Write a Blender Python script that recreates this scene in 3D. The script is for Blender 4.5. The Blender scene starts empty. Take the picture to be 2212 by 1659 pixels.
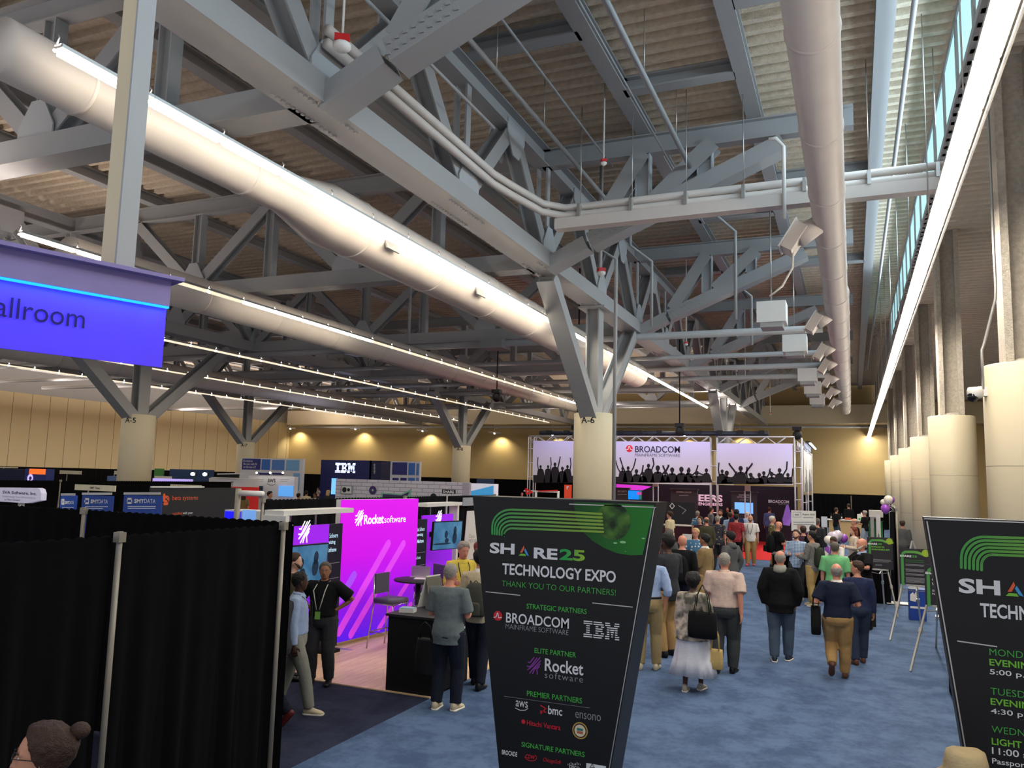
import bpy, math, random
import numpy as np
from mathutils import Vector, Matrix, Euler
S = bpy.context.scene
COL = S.collection
random.seed(7)
V3 = Vector

# ------------------------------------------------------------------ camera
FPX, CX, CY, HC = 1720.0, 1106.0, 829.5, 2.8      # focal length in pixels of the 2212x1659 frame, eye height
def _ray(px, py): return np.array([(px-CX)/FPX, -(py-CY)/FPX, -1.0])
_y = _ray(1842, 1053); _y /= np.linalg.norm(_y)
_z = np.cross(_y, _ray(842, 1026.8)); _z /= np.linalg.norm(_z)
if _z[1] < 0: _z = -_z
_x = np.cross(_y, _z)
ROT = np.array([_x, _y, _z])
cd = bpy.data.cameras.new('camera'); cam = bpy.data.objects.new('camera', cd); COL.objects.link(cam)
cd.sensor_width = 36; cd.lens = 36*FPX/2212; cd.clip_end = 300
cam.matrix_world = Matrix([list(ROT[i])+[[0, 0, HC][i]] for i in range(3)]+[[0, 0, 0, 1]])
S.camera = cam
def _d(px, py): return ROT @ _ray(px, py)
def atz(px, py, z=0): d = _d(px, py); return V3(d*(z-HC)/d[2]+np.array([0, 0, HC]))
def aty(px, py, Y): d = _d(px, py); return V3(d*Y/d[1]+np.array([0, 0, HC]))
def atx(px, py, X): d = _d(px, py); return V3(d*X/d[0]+np.array([0, 0, HC]))

# ------------------------------------------------------------------ world, exposure, big lights
S.view_settings.view_transform = 'Standard'; S.view_settings.look = 'None'
S.view_settings.exposure = 0.0; S.view_settings.gamma = 1.0; S.view_settings.use_curve_mapping = False
S.cycles.use_denoising = True
S.cycles.max_bounces = 6; S.cycles.diffuse_bounces = 4; S.cycles.glossy_bounces = 2; S.cycles.transmission_bounces = 3
S.cycles.sample_clamp_indirect = 4.0
w = bpy.data.worlds.new('world'); S.world = w; w.use_nodes = True
w.node_tree.nodes['Background'].inputs[0].default_value = (0.84, 0.85, 0.9, 1)
w.node_tree.nodes['Background'].inputs[1].default_value = 0.8
def area(name, loc, sx, sy, power, col, rot=(0, 0, 0), spread=180):
    l = bpy.data.lights.new(name, 'AREA'); l.shape = 'RECTANGLE'; l.size = sx; l.size_y = sy; l.energy = power; l.color = col
    l.spread = math.radians(spread)
    o = bpy.data.objects.new(name, l); COL.objects.link(o); o.location = loc; o.rotation_euler = rot; return o
WARM = (1.0, 0.93, 0.80)
ROWS = [(1.38, 3.6, 76, 660), (-7.72, 5.4, 60, 470), (-14.6, 6, 70, 420), (-21.6, 10, 70, 420), (-28.3, 12, 70, 420), (-34.4, 16, 70, 420), (-44, 20, 72, 620), (-53, 24, 72, 1300)]  # two leftmost rows have no fixtures: fill light added for the left wall
for X, y0, y1, pw in ROWS:                           # down light of the rows, plus added uplight that brightens the roof
    area('strip_and_fill_light', (X, (y0+y1)/2, 7.13), .10, y1-y0, pw, WARM)
    area('roof_fill_uplight', (X, (y0+y1)/2, 7.27), .10, y1-y0, pw*3.0, (1, .86, .77), (math.pi, 0, 0))
# daylight through the clerestory high on the right
area('clerestory_daylight', (1.72, 16, 10.7), 1.2, 36, 1150, (.66, .85, 1.0), (0, math.radians(78), 0))

# ------------------------------------------------------------------ materials
def lin(c): return tuple((x/255/12.92 if x/255 <= .04045 else ((x/255+.055)/1.055)**2.4) for x in c)
MC = {}
def mat(n, c, rough=.6, metal=0, emit=0, var=.12, scale=6, bump=0, bscale=None, ec=None, alpha=None, spec=.35):
    if n in MC: return MC[n]
    m = bpy.data.materials.new(n); m.use_nodes = True; N = m.node_tree.nodes; L = m.node_tree.links
    b = N['Principled BSDF']; c = lin(c)
    b.inputs['Roughness'].default_value = rough; b.inputs['Metallic'].default_value = metal
    b.inputs['Specular IOR Level'].default_value = spec
    tc = N.new('ShaderNodeTexCoord')
    nz = N.new('ShaderNodeTexNoise'); nz.inputs['Scale'].default_value = scale; nz.inputs['Detail'].default_value = 4
    L.new(tc.outputs['Object'], nz.inputs['Vector'])
    mx = N.new('ShaderNodeMix'); mx.data_type = 'RGBA'
    mx.inputs[6].default_value = (*[x*(1-var) for x in c], 1); mx.inputs[7].default_value = (*[min(1, x*(1+var)) for x in c], 1)
    L.new(nz.outputs[0], mx.inputs[0]); L.new(mx.outputs[2], b.inputs['Base Color'])
    if emit:
        b.inputs['Emission Color'].default_value = (*(lin(ec) if ec else c), 1); b.inputs['Emission Strength'].default_value = emit
    if bump:
        n2 = N.new('ShaderNodeTexNoise'); n2.inputs['Scale'].default_value = bscale or scale*4; n2.inputs['Detail'].default_value = 3
        L.new(tc.outputs['Object'], n2.inputs['Vector'])
        bp = N.new('ShaderNodeBump'); bp.inputs['Strength'].default_value = bump; bp.inputs['Distance'].default_value = .02
        L.new(n2.outputs[0], bp.inputs['Height']); L.new(bp.outputs[0], b.inputs['Normal'])
    MC[n] = m; return m
def nodes(m): return m.node_tree.nodes, m.node_tree.links, m.node_tree.nodes['Principled BSDF']
def two(n, c1, c2, kind='noise', scale=8, rough=.8, thr=(.42, .55), c3=None):
    """printed or patterned cloth: blotches, checks or flowers of two or three colours"""
    if n in MC: return MC[n]
    m = mat(n, c1, rough); N, L, b = nodes(m)
    tc = N.new('ShaderNodeTexCoord'); cr = N.new('ShaderNodeValToRGB')
    if kind == 'noise':
        t = N.new('ShaderNodeTexNoise'); t.inputs['Scale'].default_value = scale; t.inputs['Detail'].default_value = 5; o = t.outputs[0]
    elif kind == 'flower':
        t = N.new('ShaderNodeTexVoronoi'); t.inputs['Scale'].default_value = scale; o = t.outputs['Distance']
    else:
        t = N.new('ShaderNodeTexWave'); t.inputs['Scale'].default_value = scale; t.bands_direction = 'Z' if kind != 'stripe' else 'X'; o = t.outputs[1]
    L.new(tc.outputs['Object'], t.inputs['Vector'])
    if kind == 'plaid':
        t2 = N.new('ShaderNodeTexWave'); t2.inputs['Scale'].default_value = scale; t2.bands_direction = 'X'
        L.new(tc.outputs['Object'], t2.inputs['Vector'])
        ad = N.new('ShaderNodeMath'); ad.operation = 'ADD'; L.new(t.outputs[1], ad.inputs[0]); L.new(t2.outputs[1], ad.inputs[1])
        hv = N.new('ShaderNodeMath'); hv.operation = 'MULTIPLY'; hv.inputs[1].default_value = .5; L.new(ad.outputs[0], hv.inputs[0]); o = hv.outputs[0]
    L.new(o, cr.inputs[0]); e = cr.color_ramp.elements
    e[0].position, e[1].position = thr; e[0].color = (*lin(c1), 1); e[1].color = (*lin(c2), 1)
    if c3: k = e.new(min(.99, thr[1]+.12)); k.color = (*lin(c3), 1)
    L.new(cr.outputs[0], b.inputs['Base Color']); return m

# ------------------------------------------------------------------ mesh builder
_tx = {}
def glyphs(s, bold=0, shear=0, space=1):
    k = (s, bold, shear, space)
    if k not in _tx:
        c = bpy.data.curves.new('t', 'FONT'); c.body = s; c.resolution_u = 3; c.offset = bold; c.shear = shear; c.space_character = space
        c.dimensions = '2D'; c.fill_mode = 'BOTH'
        o = bpy.data.objects.new('t', c); COL.objects.link(o); bpy.context.view_layer.update()
        me = o.evaluated_get(bpy.context.evaluated_depsgraph_get()).to_mesh()
        v = np.array([list(x.co)[:2] for x in me.vertices]); f = [list(p.vertices) for p in me.polygons]
        o.evaluated_get(bpy.context.evaluated_depsgraph_get()).to_mesh_clear()
        bpy.data.objects.remove(o); bpy.data.curves.remove(c)
        v = (v-v.min(0)); mx = v.max(0); _tx[k] = (v/mx, f, mx[0]/mx[1])
    return _tx[k]
def frame(d, up=V3((0, 0, 1))):
    d = d.normalized(); s = d.cross(up)
    if s.length < 1e-4: s = d.cross(V3((0, 1, 0)))
    s.normalize(); return s, s.cross(d).normalized()
class M:
    def __init__(s): s.v = []; s.f = []; s.mi = []; s.mats = []; s.sm = []
    def add(s, vs, fs, m, smooth=False):
        if m not in s.mats: s.mats.append(m)
        k = s.mats.index(m); o = len(s.v); s.v += [tuple(p) for p in vs]
        for f in fs: s.f.append([i+o for i in f]); s.mi.append(k); s.sm.append(smooth)
        return s
    def box(s, c, d, m, rz=0, R=None):
        x, y, z = d[0]/2, d[1]/2, d[2]/2; R = R or Matrix.Rotation(rz, 3, 'Z'); c = V3(c)
        vs = [c+R@V3((a*x, b*y, e*z)) for e in (-1, 1) for b in (-1, 1) for a in (-1, 1)]
        return s.add(vs, [(0, 2, 3, 1), (4, 5, 7, 6), (0, 1, 5, 4), (2, 6, 7, 3), (0, 4, 6, 2), (1, 3, 7, 5)], m)
    def span(s, a, b, m):            # box between two corners
        a, b = V3(a), V3(b); return s.box((a+b)/2, [abs(q) for q in (b-a)], m)
    def bar(s, p, q, w, h, m, up=V3((0, 0, 1))):
        p, q = V3(p), V3(q); a, u = frame(q-p, up)
        vs = [e+a*(i*w/2)+u*(j*h/2) for e in (p, q) for i, j in ((-1, -1), (1, -1), (1, 1), (-1, 1))]
        return s.add(vs, [(3, 2, 1, 0), (4, 5, 6, 7), (0, 1, 5, 4), (1, 2, 6, 5), (2, 3, 7, 6), (3, 0, 4, 7)], m)
    def ibeam(s, p, q, w, h, m, t=.03, up=V3((0, 0, 1))):
        p, q = V3(p), V3(q); a, u = frame(q-p, up)
        s.bar(p+u*(h-t)/2, q+u*(h-t)/2, w, t, m, up); s.bar(p-u*(h-t)/2, q-u*(h-t)/2, w, t, m, up)
        return s.bar(p, q, t, h-2*t, m, up)
    def hbeam(s, p, q, w, h, m, t=.035, up=V3((0, 0, 1)), plate=False):    # I section lying on its side: flanges upright
        p, q = V3(p), V3(q); a, u = frame(q-p, up)
        s.bar(p+a*(w-t)/2, q+a*(w-t)/2, t, h, m, up); s.bar(p-a*(w-t)/2, q-a*(w-t)/2, t, h, m, up)
        if plate: s.bar(p-u*(h/2-.015), q-u*(h/2-.015), w+.04, .035, m, up)
        return s.bar(p, q, w-2*t, t, m, up)
    def loft(s, rings, m, closed=True, smooth=True, cap=True):
        n = len(rings[0]); vs = [p for r in rings for p in r]; fs = []
        for i in range(len(rings)-1):
            for j in range(n if closed else n-1):
                k = (j+1) % n; fs.append((i*n+j, i*n+k, (i+1)*n+k, (i+1)*n+j))
        if cap and closed: fs.append(tuple(range(n-1, -1, -1))); fs.append(tuple((len(rings)-1)*n+j for j in range(n)))
        return s.add(vs, fs, m, smooth)
    def tube(s, pts, r, m, n=8, smooth=True, ry=None):
        pts = [V3(p) for p in pts]; rr = r if hasattr(r, '__len__') else [r]*len(pts); rings = []; a = None
        for i, p in enumerate(pts):
            d = (pts[min(i+1, len(pts)-1)]-pts[max(i-1, 0)]).normalized()
            if a is None: a, u = frame(d)
            else: a = (a-d*a.dot(d)).normalized(); u = a.cross(d)
            q = rr[i]; qa, qu = (q if hasattr(q, '__len__') else (q, q))
            rings.append([p+a*(math.cos(t)*qa)+u*(math.sin(t)*qu) for t in [2*math.pi*k/n for k in range(n)]])
        return s.loft(rings, m, smooth=smooth)
    def lathe(s, c, prof, m, n=24, smooth=True):
        c = V3(c); return s.loft([[c+V3((r*math.cos(2*math.pi*k/n), r*math.sin(2*math.pi*k/n), z)) for k in range(n)] for r, z in prof], m, smooth=smooth)
    def ball(s, c, r, m, n=12, k=8):
        c = V3(c); r = r if hasattr(r, '__len__') else (r, r, r)
        return s.loft([[c+V3((r[0]*math.sin(a)*math.cos(t), r[1]*math.sin(a)*math.sin(t), -r[2]*math.cos(a))) for t in [2*math.pi*i/n for i in range(n)]]
                       for a in [max(.02, min(math.pi-.02, math.pi*j/k)) for j in range(k+1)]], m)
    def poly(s, pts, m, th=0, nrm=None):                      # flat polygon, extruded along nrm by th
        pts = [V3(p) for p in pts]; n = len(pts)
        if not th: return s.add(pts, [tuple(range(n))], m)
        d = V3(nrm).normalized()*th; vs = pts+[p-d for p in pts]
        return s.add(vs, [tuple(range(n)), tuple(range(2*n-1, n-1, -1))]+[(i, n+i, n+(i+1) % n, (i+1) % n) for i in range(n)], m)
    def text(s, t, O, U, Vv, w, h, m, bold=0, shear=0, space=1, off=None):
        """lettering t set in a w x h box whose lower left corner is O, reading along U, standing along Vv"""
        v, f, asp = glyphs(t, bold, shear, space); U = V3(U).normalized(); Vv = V3(Vv).normalized(); Nn = U.cross(Vv)
        if w is None: w = h*asp
        if h is None: h = w/asp
        O = V3(O)+Nn*(.004 if off is None else off)
        return s.add([O+U*(a*w)+Vv*(b*h) for a, b in v], f, m)
    def build(s, name, parent=None, label=None, cat=None, group=None, kind=None, loc=None, local=False):
        me = bpy.data.meshes.new(name); vs = s.v
        if parent is not None: 
            if not local:
                w_, q = parent.matrix_basis.copy(), parent.parent
                while q is not None: w_ = q.matrix_basis @ w_; q = q.parent
                iv = w_.inverted(); vs = [iv@V3(p) for p in vs]
        else:
            if loc is None:
                A = np.array(vs); org = V3(((A[:, 0].min()+A[:, 0].max())/2, (A[:, 1].min()+A[:, 1].max())/2, A[:, 2].min()))
            else: org = V3(loc)
            if not local: vs = [V3(p)-org for p in vs]
        me.from_pydata([tuple(p) for p in vs], [], s.f); me.validate()
        for m in s.mats: me.materials.append(m)
        if len(me.polygons) == len(s.f):
            me.polygons.foreach_set('material_index', s.mi); me.polygons.foreach_set('use_smooth', s.sm)
        me.update(); o = bpy.data.objects.new(name, me); COL.objects.link(o)
        if parent is not None: o.parent = parent
        else: o.location = org
        return tag(o, label, cat, group, kind)
def tag(o, label=None, cat=None, group=None, kind=None):
    if label: o['label'] = label
    if cat: o['category'] = cat
    if group: o['group'] = group
    if kind: o['kind'] = kind
    return o
def thing(name, label, cat, loc=(0, 0, 0), rz=0, group=None):
    o = bpy.data.objects.new(name, None); COL.objects.link(o); o.empty_display_size = .2
    o.matrix_basis = Matrix.Translation(V3(loc)) @ Matrix.Rotation(rz, 4, 'Z')
    return tag(o, label, cat, group)
def dup(root, loc, label=None, rz=None):
    r = root.copy(); COL.objects.link(r); r.location = loc
    if rz is not None: r.rotation_euler[2] = rz
    if label: r['label'] = label
    for c in list(root.children):
        k = c.copy(); COL.objects.link(k); k.parent = r
        for g in list(c.children): q = g.copy(); COL.objects.link(q); q.parent = k
    return r
X3, Y3, Z3 = V3((1, 0, 0)), V3((0, 1, 0)), V3((0, 0, 1))
class PL:
    """an upright plane in the hall, so that print and panels can be set out on it"""
    def __init__(s, P, U): s.P = V3(P); s.U = V3(U).normalized(); s.N = s.U.cross(Z3)
    def at(s, px, py):
        d = V3(_d(px, py)); c = V3((0, 0, HC)); return c+d*((s.P-c).dot(s.N)/d.dot(s.N))
    def txt(s, m, t, ll, lr, hp, mt, off=.004, **k):
        a, b = s.at(*ll), s.at(*lr); h = (s.at(ll[0], ll[1]-hp)-a).z; w_ = (b-a).dot(s.U)
        sl = (b.z-a.z)
        m.text(t, a+Z3*(sl*.5), s.U, Z3, w_, h, mt, off=off, **k)
    def rect(s, m, x0, y0, x1, y1, mt, th=.02, off=0, z0=None):
        """panel from the upper left to the lower right corner; z0 sets its foot instead of y1"""
        a, b = s.at(x0, y0), s.at(x1, y1); lo = b.z if z0 is None else z0
        w_ = (b-a).dot(s.U); a = a+s.N*off; u = s.U*w_; A = V3((a.x, a.y, lo)); B = V3((a.x, a.y, a.z))
        return m.poly([A, A+u, B+u, B], mt, th, s.N)
# ------------------------------------------------------------------ materials of the hall
steel = mat('painted_steel', (160, 160, 160), .5, var=.05, scale=1.5)
steel_b = mat('painted_steel_pale', (170, 172, 174), .5, var=.05, scale=1.5)
deckm = mat('sprayed_deck', (206, 190, 168), .95, var=.3, scale=9, bump=.9, bscale=30)
ductm = mat('duct_grey', (212, 202, 194), .45, var=.06, scale=2)
wallm = mat('tan_wall', (196, 172, 122), .8, var=.04, scale=.6)
panelm = mat('cream_wall_panel', (206, 190, 152), .75, var=.04, scale=.5)
seamm = mat('panel_seam', (120, 108, 84), .8)
creamm = mat('cream_drum', (222, 208, 176), .55, var=.03, scale=1)
fire = mat('rough_fireproofing', (196, 186, 170), .95, var=.35, scale=14, bump=1, bscale=40)
blackm = mat('black_matte', (12, 12, 14), .7)
drape = mat('black_drape', (10, 10, 12), .95, var=.25, scale=5, bump=.3, bscale=300, spec=.1)
alu = mat('aluminium', (190, 188, 184), .35, metal=.7, var=.05)
postm = mat('drape_post', (150, 142, 128), .5, metal=.3)
white = mat('white_paint', (225, 222, 216), .5, var=.03)
redm = mat('red_plastic', (190, 28, 30), .4)
darkm = mat('charcoal', (34, 34, 38), .6)

# carpet
def carpet(n, c1, c2):
    m = mat(n, c1, .95, var=.2, scale=2.2, bump=.4, bscale=220, spec=.1); N, L, b = nodes(m)
    tc = N.new('ShaderNodeTexCoord'); a = N.new('ShaderNodeTexNoise'); a.inputs['Scale'].default_value = 2.3; a.inputs['Detail'].default_value = 8; a.inputs['Roughness'].default_value = .75
    L.new(tc.outputs['Object'], a.inputs['Vector']); r = N.new('ShaderNodeValToRGB'); L.new(a.outputs[0], r.inputs[0])
    r.color_ramp.elements[0].position = .4; r.color_ramp.elements[1].position = .6
    r.color_ramp.elements[0].color = (*lin(c1), 1); r.color_ramp.elements[1].color = (*lin(c2), 1)
    L.new(r.outputs[0], b.inputs['Base Color']); return m
blue = carpet('blue_aisle_carpet', (72, 90, 120), (94, 114, 145)); navyc = carpet('dark_blue_carpet', (40, 44, 62), (52, 56, 76))
m = M(); m.span((-5, -3, -.1), (12, 76.5, 0), blue); m.build('floor', kind='structure', label='blue carpet of the wide aisle')
m = M(); m.span((-62, -3, -.1), (-5, 76.5, 0), navyc); m.build('floor_booths', kind='structure', label='dark blue carpet under the booths')
m = M(); m.span((-14, 31.8, .0), (-2.3, 41.99, .012), mat('red_carpet', (205, 22, 24), .9, bump=.2)); m.build('red_carpet', label='bright red carpet laid under the stage booth of the crowd banner', cat='carpet')
# walls
m = M(); m.span((-62, 76.5, 0), (12, 76.7, 12.5), wallm); m.build('wall_back', kind='structure')
m = M(); m.span((-61.4, 0, 0), (-61.2, 76.5, 8.6), panelm); m.span((-61.4, 0, 8.6), (-61.2, 76.5, 12.5), steel)
for k in range(46): m.span((-61.2, 4+k*1.6, 0), (-61.19, 4.03+k*1.6, 8.6), seamm)
m.build('wall_left', kind='structure')
m = M(); m.span((11.8, -3, 0), (12, 76.5, 12.5), wallm); m.build('wall_right', kind='structure')
m = M(); m.span((-60, 74.4, 8.3), (11, 76.4, 9.9), creamm); m.build('trim_bulkhead', kind='structure')
# corrugated deck: flutes run across the hall
deckd = mat('sprayed_deck_dark', (150, 138, 120), .95, var=.3, scale=9, bump=.9, bscale=30)
def deck(x0, x1, y0, y1, z, name, deckm=deckm):
    m = M(); pr = []; y = y0; p = .42
    while y < y1:
        pr += [(y, z), (y+.15, z), (y+.19, z+.13), (y+.38, z+.13)]; y += p
    vs = [(x, a, b) for x in (x0, x1) for a, b in pr]; n = len(pr)
    m.add(vs, [(i, i+1, n+i+1, n+i) for i in range(n-1)], deckm); m.span((x0, y0, z+.3), (x1, y1, z+.4), deckm)
    m.build(name, kind='structure')
deck(-61, 2.0, -3, 76, 11.75, 'ceiling'); deck(2.0, 12, -3, 76, 10.2, 'ceiling_low', mat('pale_ribbed_soffit', (226, 214, 194), .8, bump=.4))
# clerestory
m = M(); glass = mat('daylit_frosted_glass', (190, 225, 232), .3, emit=1.0, ec=(170, 222, 232))
fr = m
for k in range(20): m.span((2.0, 1+k*2.2, 10.35), (2.04, 2.9+k*2.2, 11.6), glass)
m.span((1.97, 0, 11.6), (2.1, 46, 11.75), steel); m.span((1.97, 0, 10.2), (2.1, 46, 10.36), steel)
for k in range(21): m.span((1.97, .8+k*2.2, 10.3), (2.08, 1+k*2.2, 11.7), steel)
m.build('window_1', kind='structure')
m = M(); m.span((1.98, 46, 10.2), (2.1, 76, 12), steel); m.build('trim_clerestory', kind='structure')

# ------------------------------------------------------------------ columns with drums and V struts
DRUM = 4.85
def plaque(m, t, X, Y, r):
    d = V3((-X, -Y, 0)).normalized(); u = V3((-d.y, d.x, 0)); 
    v, f, asp = glyphs(t, .01); a0 = math.atan2(d.y, d.x); sh = {'A-5': .5, 'A-6': .3}.get(t, .2)
    m.add([(X+(r+.006)*math.cos(a0-sh+(q-.5)*.7), Y+(r+.006)*math.sin(a0-sh+(q-.5)*.7), DRUM-.34+.2*z) for q, z in v], f, blackm)
def column(X, Y, t, label, top=8.1):
    r = thing('column', label, 'column', (X, Y, 0))
    m = M(); m.lathe((X, Y, 0), [(.6, 0), (.6, DRUM-.02), (.58, DRUM)], creamm, 40); d = m.build('drum', r)
    if t: m = M(); plaque(m, t, X, Y, .6); m.build('column_number', d)
    m = M(); m.ibeam((X, Y, DRUM), (X, Y, top), .5, .42, steel, .04, up=X3); m.build('shaft', r)
    m = M(); m.span((X-.42, Y-.42, top), (X+.42, Y+.42, top+.06), steel); m.build('cap_plate', r)
    for s in (-1, 1):
        m = M(); p, q = V3((X, Y+s*.34, DRUM-.1)), V3((X, Y+s*4.3, 8.1)); m.hbeam(p, q, .46, .4, steel, .045, plate=True)
        for k in range(26):
            e = p.lerp(q, .2+.2*k/26); 
            for a in (-.12, .12): m.ball(e+X3*a+V3((0, -s*.0, -.0)), .022, steel, 6, 3)
        m.build('strut', r)
    return r
column(-7.3, 23.5, 'A-6', 'thick round cream column marked A-6 standing in front of the crowd banner')
column(-25.2, 22.5, 'A-5', 'round cream column marked A-5 below the end of the purple ballroom sign')
column(-23.6, 47, 'A-8', 'round cream column marked A-8 in front of the tan back wall')
column(-39.1, 44.2, 'A-7', 'round cream column marked A-7 at left end of the blue tile board')
column(-7.3, 50.6, '', 'column with pale V struts rising behind the crowd banner truss')
for k, (X, Y) in enumerate([(2.62, 15.1), (2.6, 25.4), (2.75, 35.6), (2.8, 45.6), (2.8, 55.6), (2.8, 65.4)]):
    nm = ['nearest in the right-hand row, with a dome camera on it', 'second in the right-hand row, next behind the one with the camera', 'third in the right-hand row', 'fourth in the right-hand row', 'fifth in the right-hand row', 'farthest of the right-hand row'][k]
    r = thing('column', 'round cream column with rough grey shaft, '+nm, 'column', (X, Y, 0))
    m = M(); m.lathe((X, Y, 0), [(.6, 0), (.6, DRUM-.02), (.58, DRUM)], creamm, 40)
    for z in (1.6, 3.2): m.lathe((X, Y, z), [(.602, -.004), (.602, .004)], seamm, 40)
    m.build('drum', r)
    m = M(); m.bar((X-.24, Y, DRUM), (X-.24, Y, 10.2), .12, .62, fire, Y3); m.bar((X+.24, Y, DRUM), (X+.24, Y, 10.2), .12, .62, fire, Y3); m.bar((X, Y, DRUM), (X, Y, 10.2), .4, .1, fire, Y3)
    m.lathe((X, Y, DRUM), [(.42, 0), (.32, .06), (.2, .1)], fire, 14); m.build('shaft', r)
# dome camera and its conduit on the nearest drum
r = thing('security_camera', 'small white dome camera on the side of the nearest right-hand column', 'camera', (1.94, 14.95, 4.4))
m = M(); m.lathe((1.88, 14.9, 4.33), [(.02, .16), (.1, .15), (.12, .1), (.12, .0), (.1, -.02)], white, 16); m.box((1.99, 14.95, 4.42), (.14, .12, .16), white); m.build('housing', r)
m = M(); m.ball((1.84, 14.86, 4.32), .085, mat('smoked_dome', (20, 20, 24), .1)); m.build('dome', r, label='dark glossy dome')
m = M(); m.tube([(2.0, 14.9, 4.45), (2.0, 14.9, 5.1), (2.04, 14.92, 5.2), (2.2, 14.7, 5.9), (2.21, 14.7, 6.1), (2.22, 14.7, 10.18)], .022, alu); m.build('conduit', label='thin grey conduit climbing the nearest right-hand column', cat='conduit')

# ------------------------------------------------------------------ trusses
ZB, ZT = 8.4, 11.15
def gusset(r, c, s, h, ax):
    t = .03; a = Y3 if ax == 'y' else X3; n = X3 if ax == 'y' else Y3; c = V3(c); k = 1 if c.z < 9.5 else -1
    m = M(); m.poly([c+a*x*s/2+Z3*(k*z*h/2) for x, z in ((-1, -1), (1, -1), (1, -.2), (.35, 1), (-.35, 1), (-1, -.2))], steel_b, t, n); m.build('gusset', r)
YN = [9.3+9.5*k for k in range(-1, 7)]
def long_truss(X, y0, y1, label, detail=True):
    r = thing('roof_truss', label, 'truss', (X, (y0+y1)/2, ZB-.22))
    m = M(); m.hbeam((X, y0, ZB), (X, y1, ZB), .62, .44, steel, plate=True); m.build('bottom_chord', r)
    m = M(); m.ibeam((X, y0, ZT), (X, y1, ZT), .42, .5, steel); m.build('top_chord', r)
    h = 9.5/4; y = 9.3-9.5; k = 0
    bolts = M()
    while y < y1-h:
        if y >= y0-.1:
            m = M(); m.hbeam((X, y+.1, ZB+.2), (X, y+h-.1, ZT-.2), .36, .34, steel); m.build('diagonal', r)
            m = M(); m.hbeam((X, y+h+.1, ZT-.2), (X, y+2*h-.1, ZB+.2), .36, .34, steel); m.build('diagonal', r)
            m = M(); m.bar((X-.13, y+2*h, ZB+.2), (X-.13, y+2*h, ZT-.2), .05, .2, steel, Y3); m.bar((X+.13, y+2*h, ZB+.2), (X+.13, y+2*h, ZT-.2), .05, .2, steel, Y3); m.build('vertical', r)
            for s in (-.22, .22): gusset(r, (X+s, y, ZB+.5), .9, .8, 'y'); gusset(r, (X+s, y+h, ZT-.5), 1.0, .8, 'y')
            if detail:
                for a in range(14):
                    for b in (-.2, .2): bolts.box((X+b, y-.75+a*.115, ZB-.235), (.05, .05, .03), steel)
        y += 2*h
    if bolts.v: bolts.build('bolts', r, kind='stuff')
long_truss(-7.3, 0, 76, 'long pale blue-grey truss running over column A-6 down the hall')
long_truss(-25, 0, 76, 'long grey truss running over columns A-5 and A-8')
long_truss(-42.5, 10, 76, 'long grey truss far left over the rear booths', False)
def cross_truss(Y, x0, x1, label, wing=True):
    r = thing('cross_truss', label, 'truss', ((x0+x1)/2, Y, ZB-.22))
    if wing:      # tapering wing to the right of the main truss
        p, q = V3((x0, Y, 8.45)), V3((x1, Y, 10.7)); k = V3((x0+1.25, Y, 8.75)); c1 = k.lerp(q, .02)
        m = M(); m.hbeam(V3((x0+.2, Y, 8.25)), k, .5, .36, steel, plate=True); m.hbeam(c1, q, .5, .4, steel, plate=True); m.build('bottom_chord', r)
        m = M(); m.ibeam((x0, Y, ZT), (x1+1.5, Y, ZT), .3, .5, steel); m.build('top_chord', r)
        for a, b in ((.04, .30), (.36, .66)):
            m = M(); m.hbeam(k.lerp(q, a)+Z3*.2, V3((k.lerp(q, b).x, Y, ZT-.2)), .34, .42, steel); m.build('diagonal', r)
        for a in (.3, .62): m = M(); m.ibeam(k.lerp(q, a)+Z3*.2, V3((k.lerp(q, a).x, Y, ZT-.2)), .3, .36, steel_b, up=X3); m.build('vertical', r)
        m = M()
        for i in range(9): m.box(k.lerp(q, .03+.028*i)+V3((0, -.26, .08)), (.07, .03, .05), steel); m.box(k.lerp(q, .03+.028*i)+V3((0, -.26, -.08)), (.07, .03, .05), steel)
        m.build('bolts', r, kind='stuff')
    else:
        m = M(); m.hbeam((x0, Y, ZB), (x1, Y, ZB), .5, .44, steel, plate=True); m.build('bottom_chord', r)
        m = M(); m.ibeam((x0, Y, ZT), (x1, Y, ZT), .3, .5, steel); m.build('top_chord', r)
        n = 6; h = (x1-x0)/n
        for i in range(n):
            a, b = (ZB+.2, ZT-.2) if i % 2 == 0 else (ZT-.2, ZB+.2)
            m = M(); m.hbeam((x0+i*h+.1, Y, a), (x0+(i+1)*h-.1, Y, b), .3, .34, steel); m.build('diagonal', r)
        for i in range(1, n): m = M(); m.ibeam((x0+i*h, Y, ZB+.2), (x0+i*h, Y, ZT-.2), .26, .3, steel, up=X3); m.build('vertical', r)
        for i in range(2, n, 2): gusset(r, (x0+i*h, Y-.18, ZB+.5), .9, .8, 'x')
ordn = ['nearest', 'second', 'third', 'fourth', 'fifth', 'sixth']
for k, Y in enumerate([9.3, 18.8, 28.3, 37.8, 47.3, 56.8]):
    cross_truss(Y, -7.3, -1.3, 'tapering truss wing right of the main truss, %s of the six' % ordn[k])
    cross_truss(Y, -24.8, -7.5, 'grey cross truss between the rows of A-5 and A-6, %s from the camera' % ordn[k], False)
    if k: cross_truss(Y, -42.3, -25.2, 'grey cross truss left of column A-5, %s of the five' % ordn[k-1], False)
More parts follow.
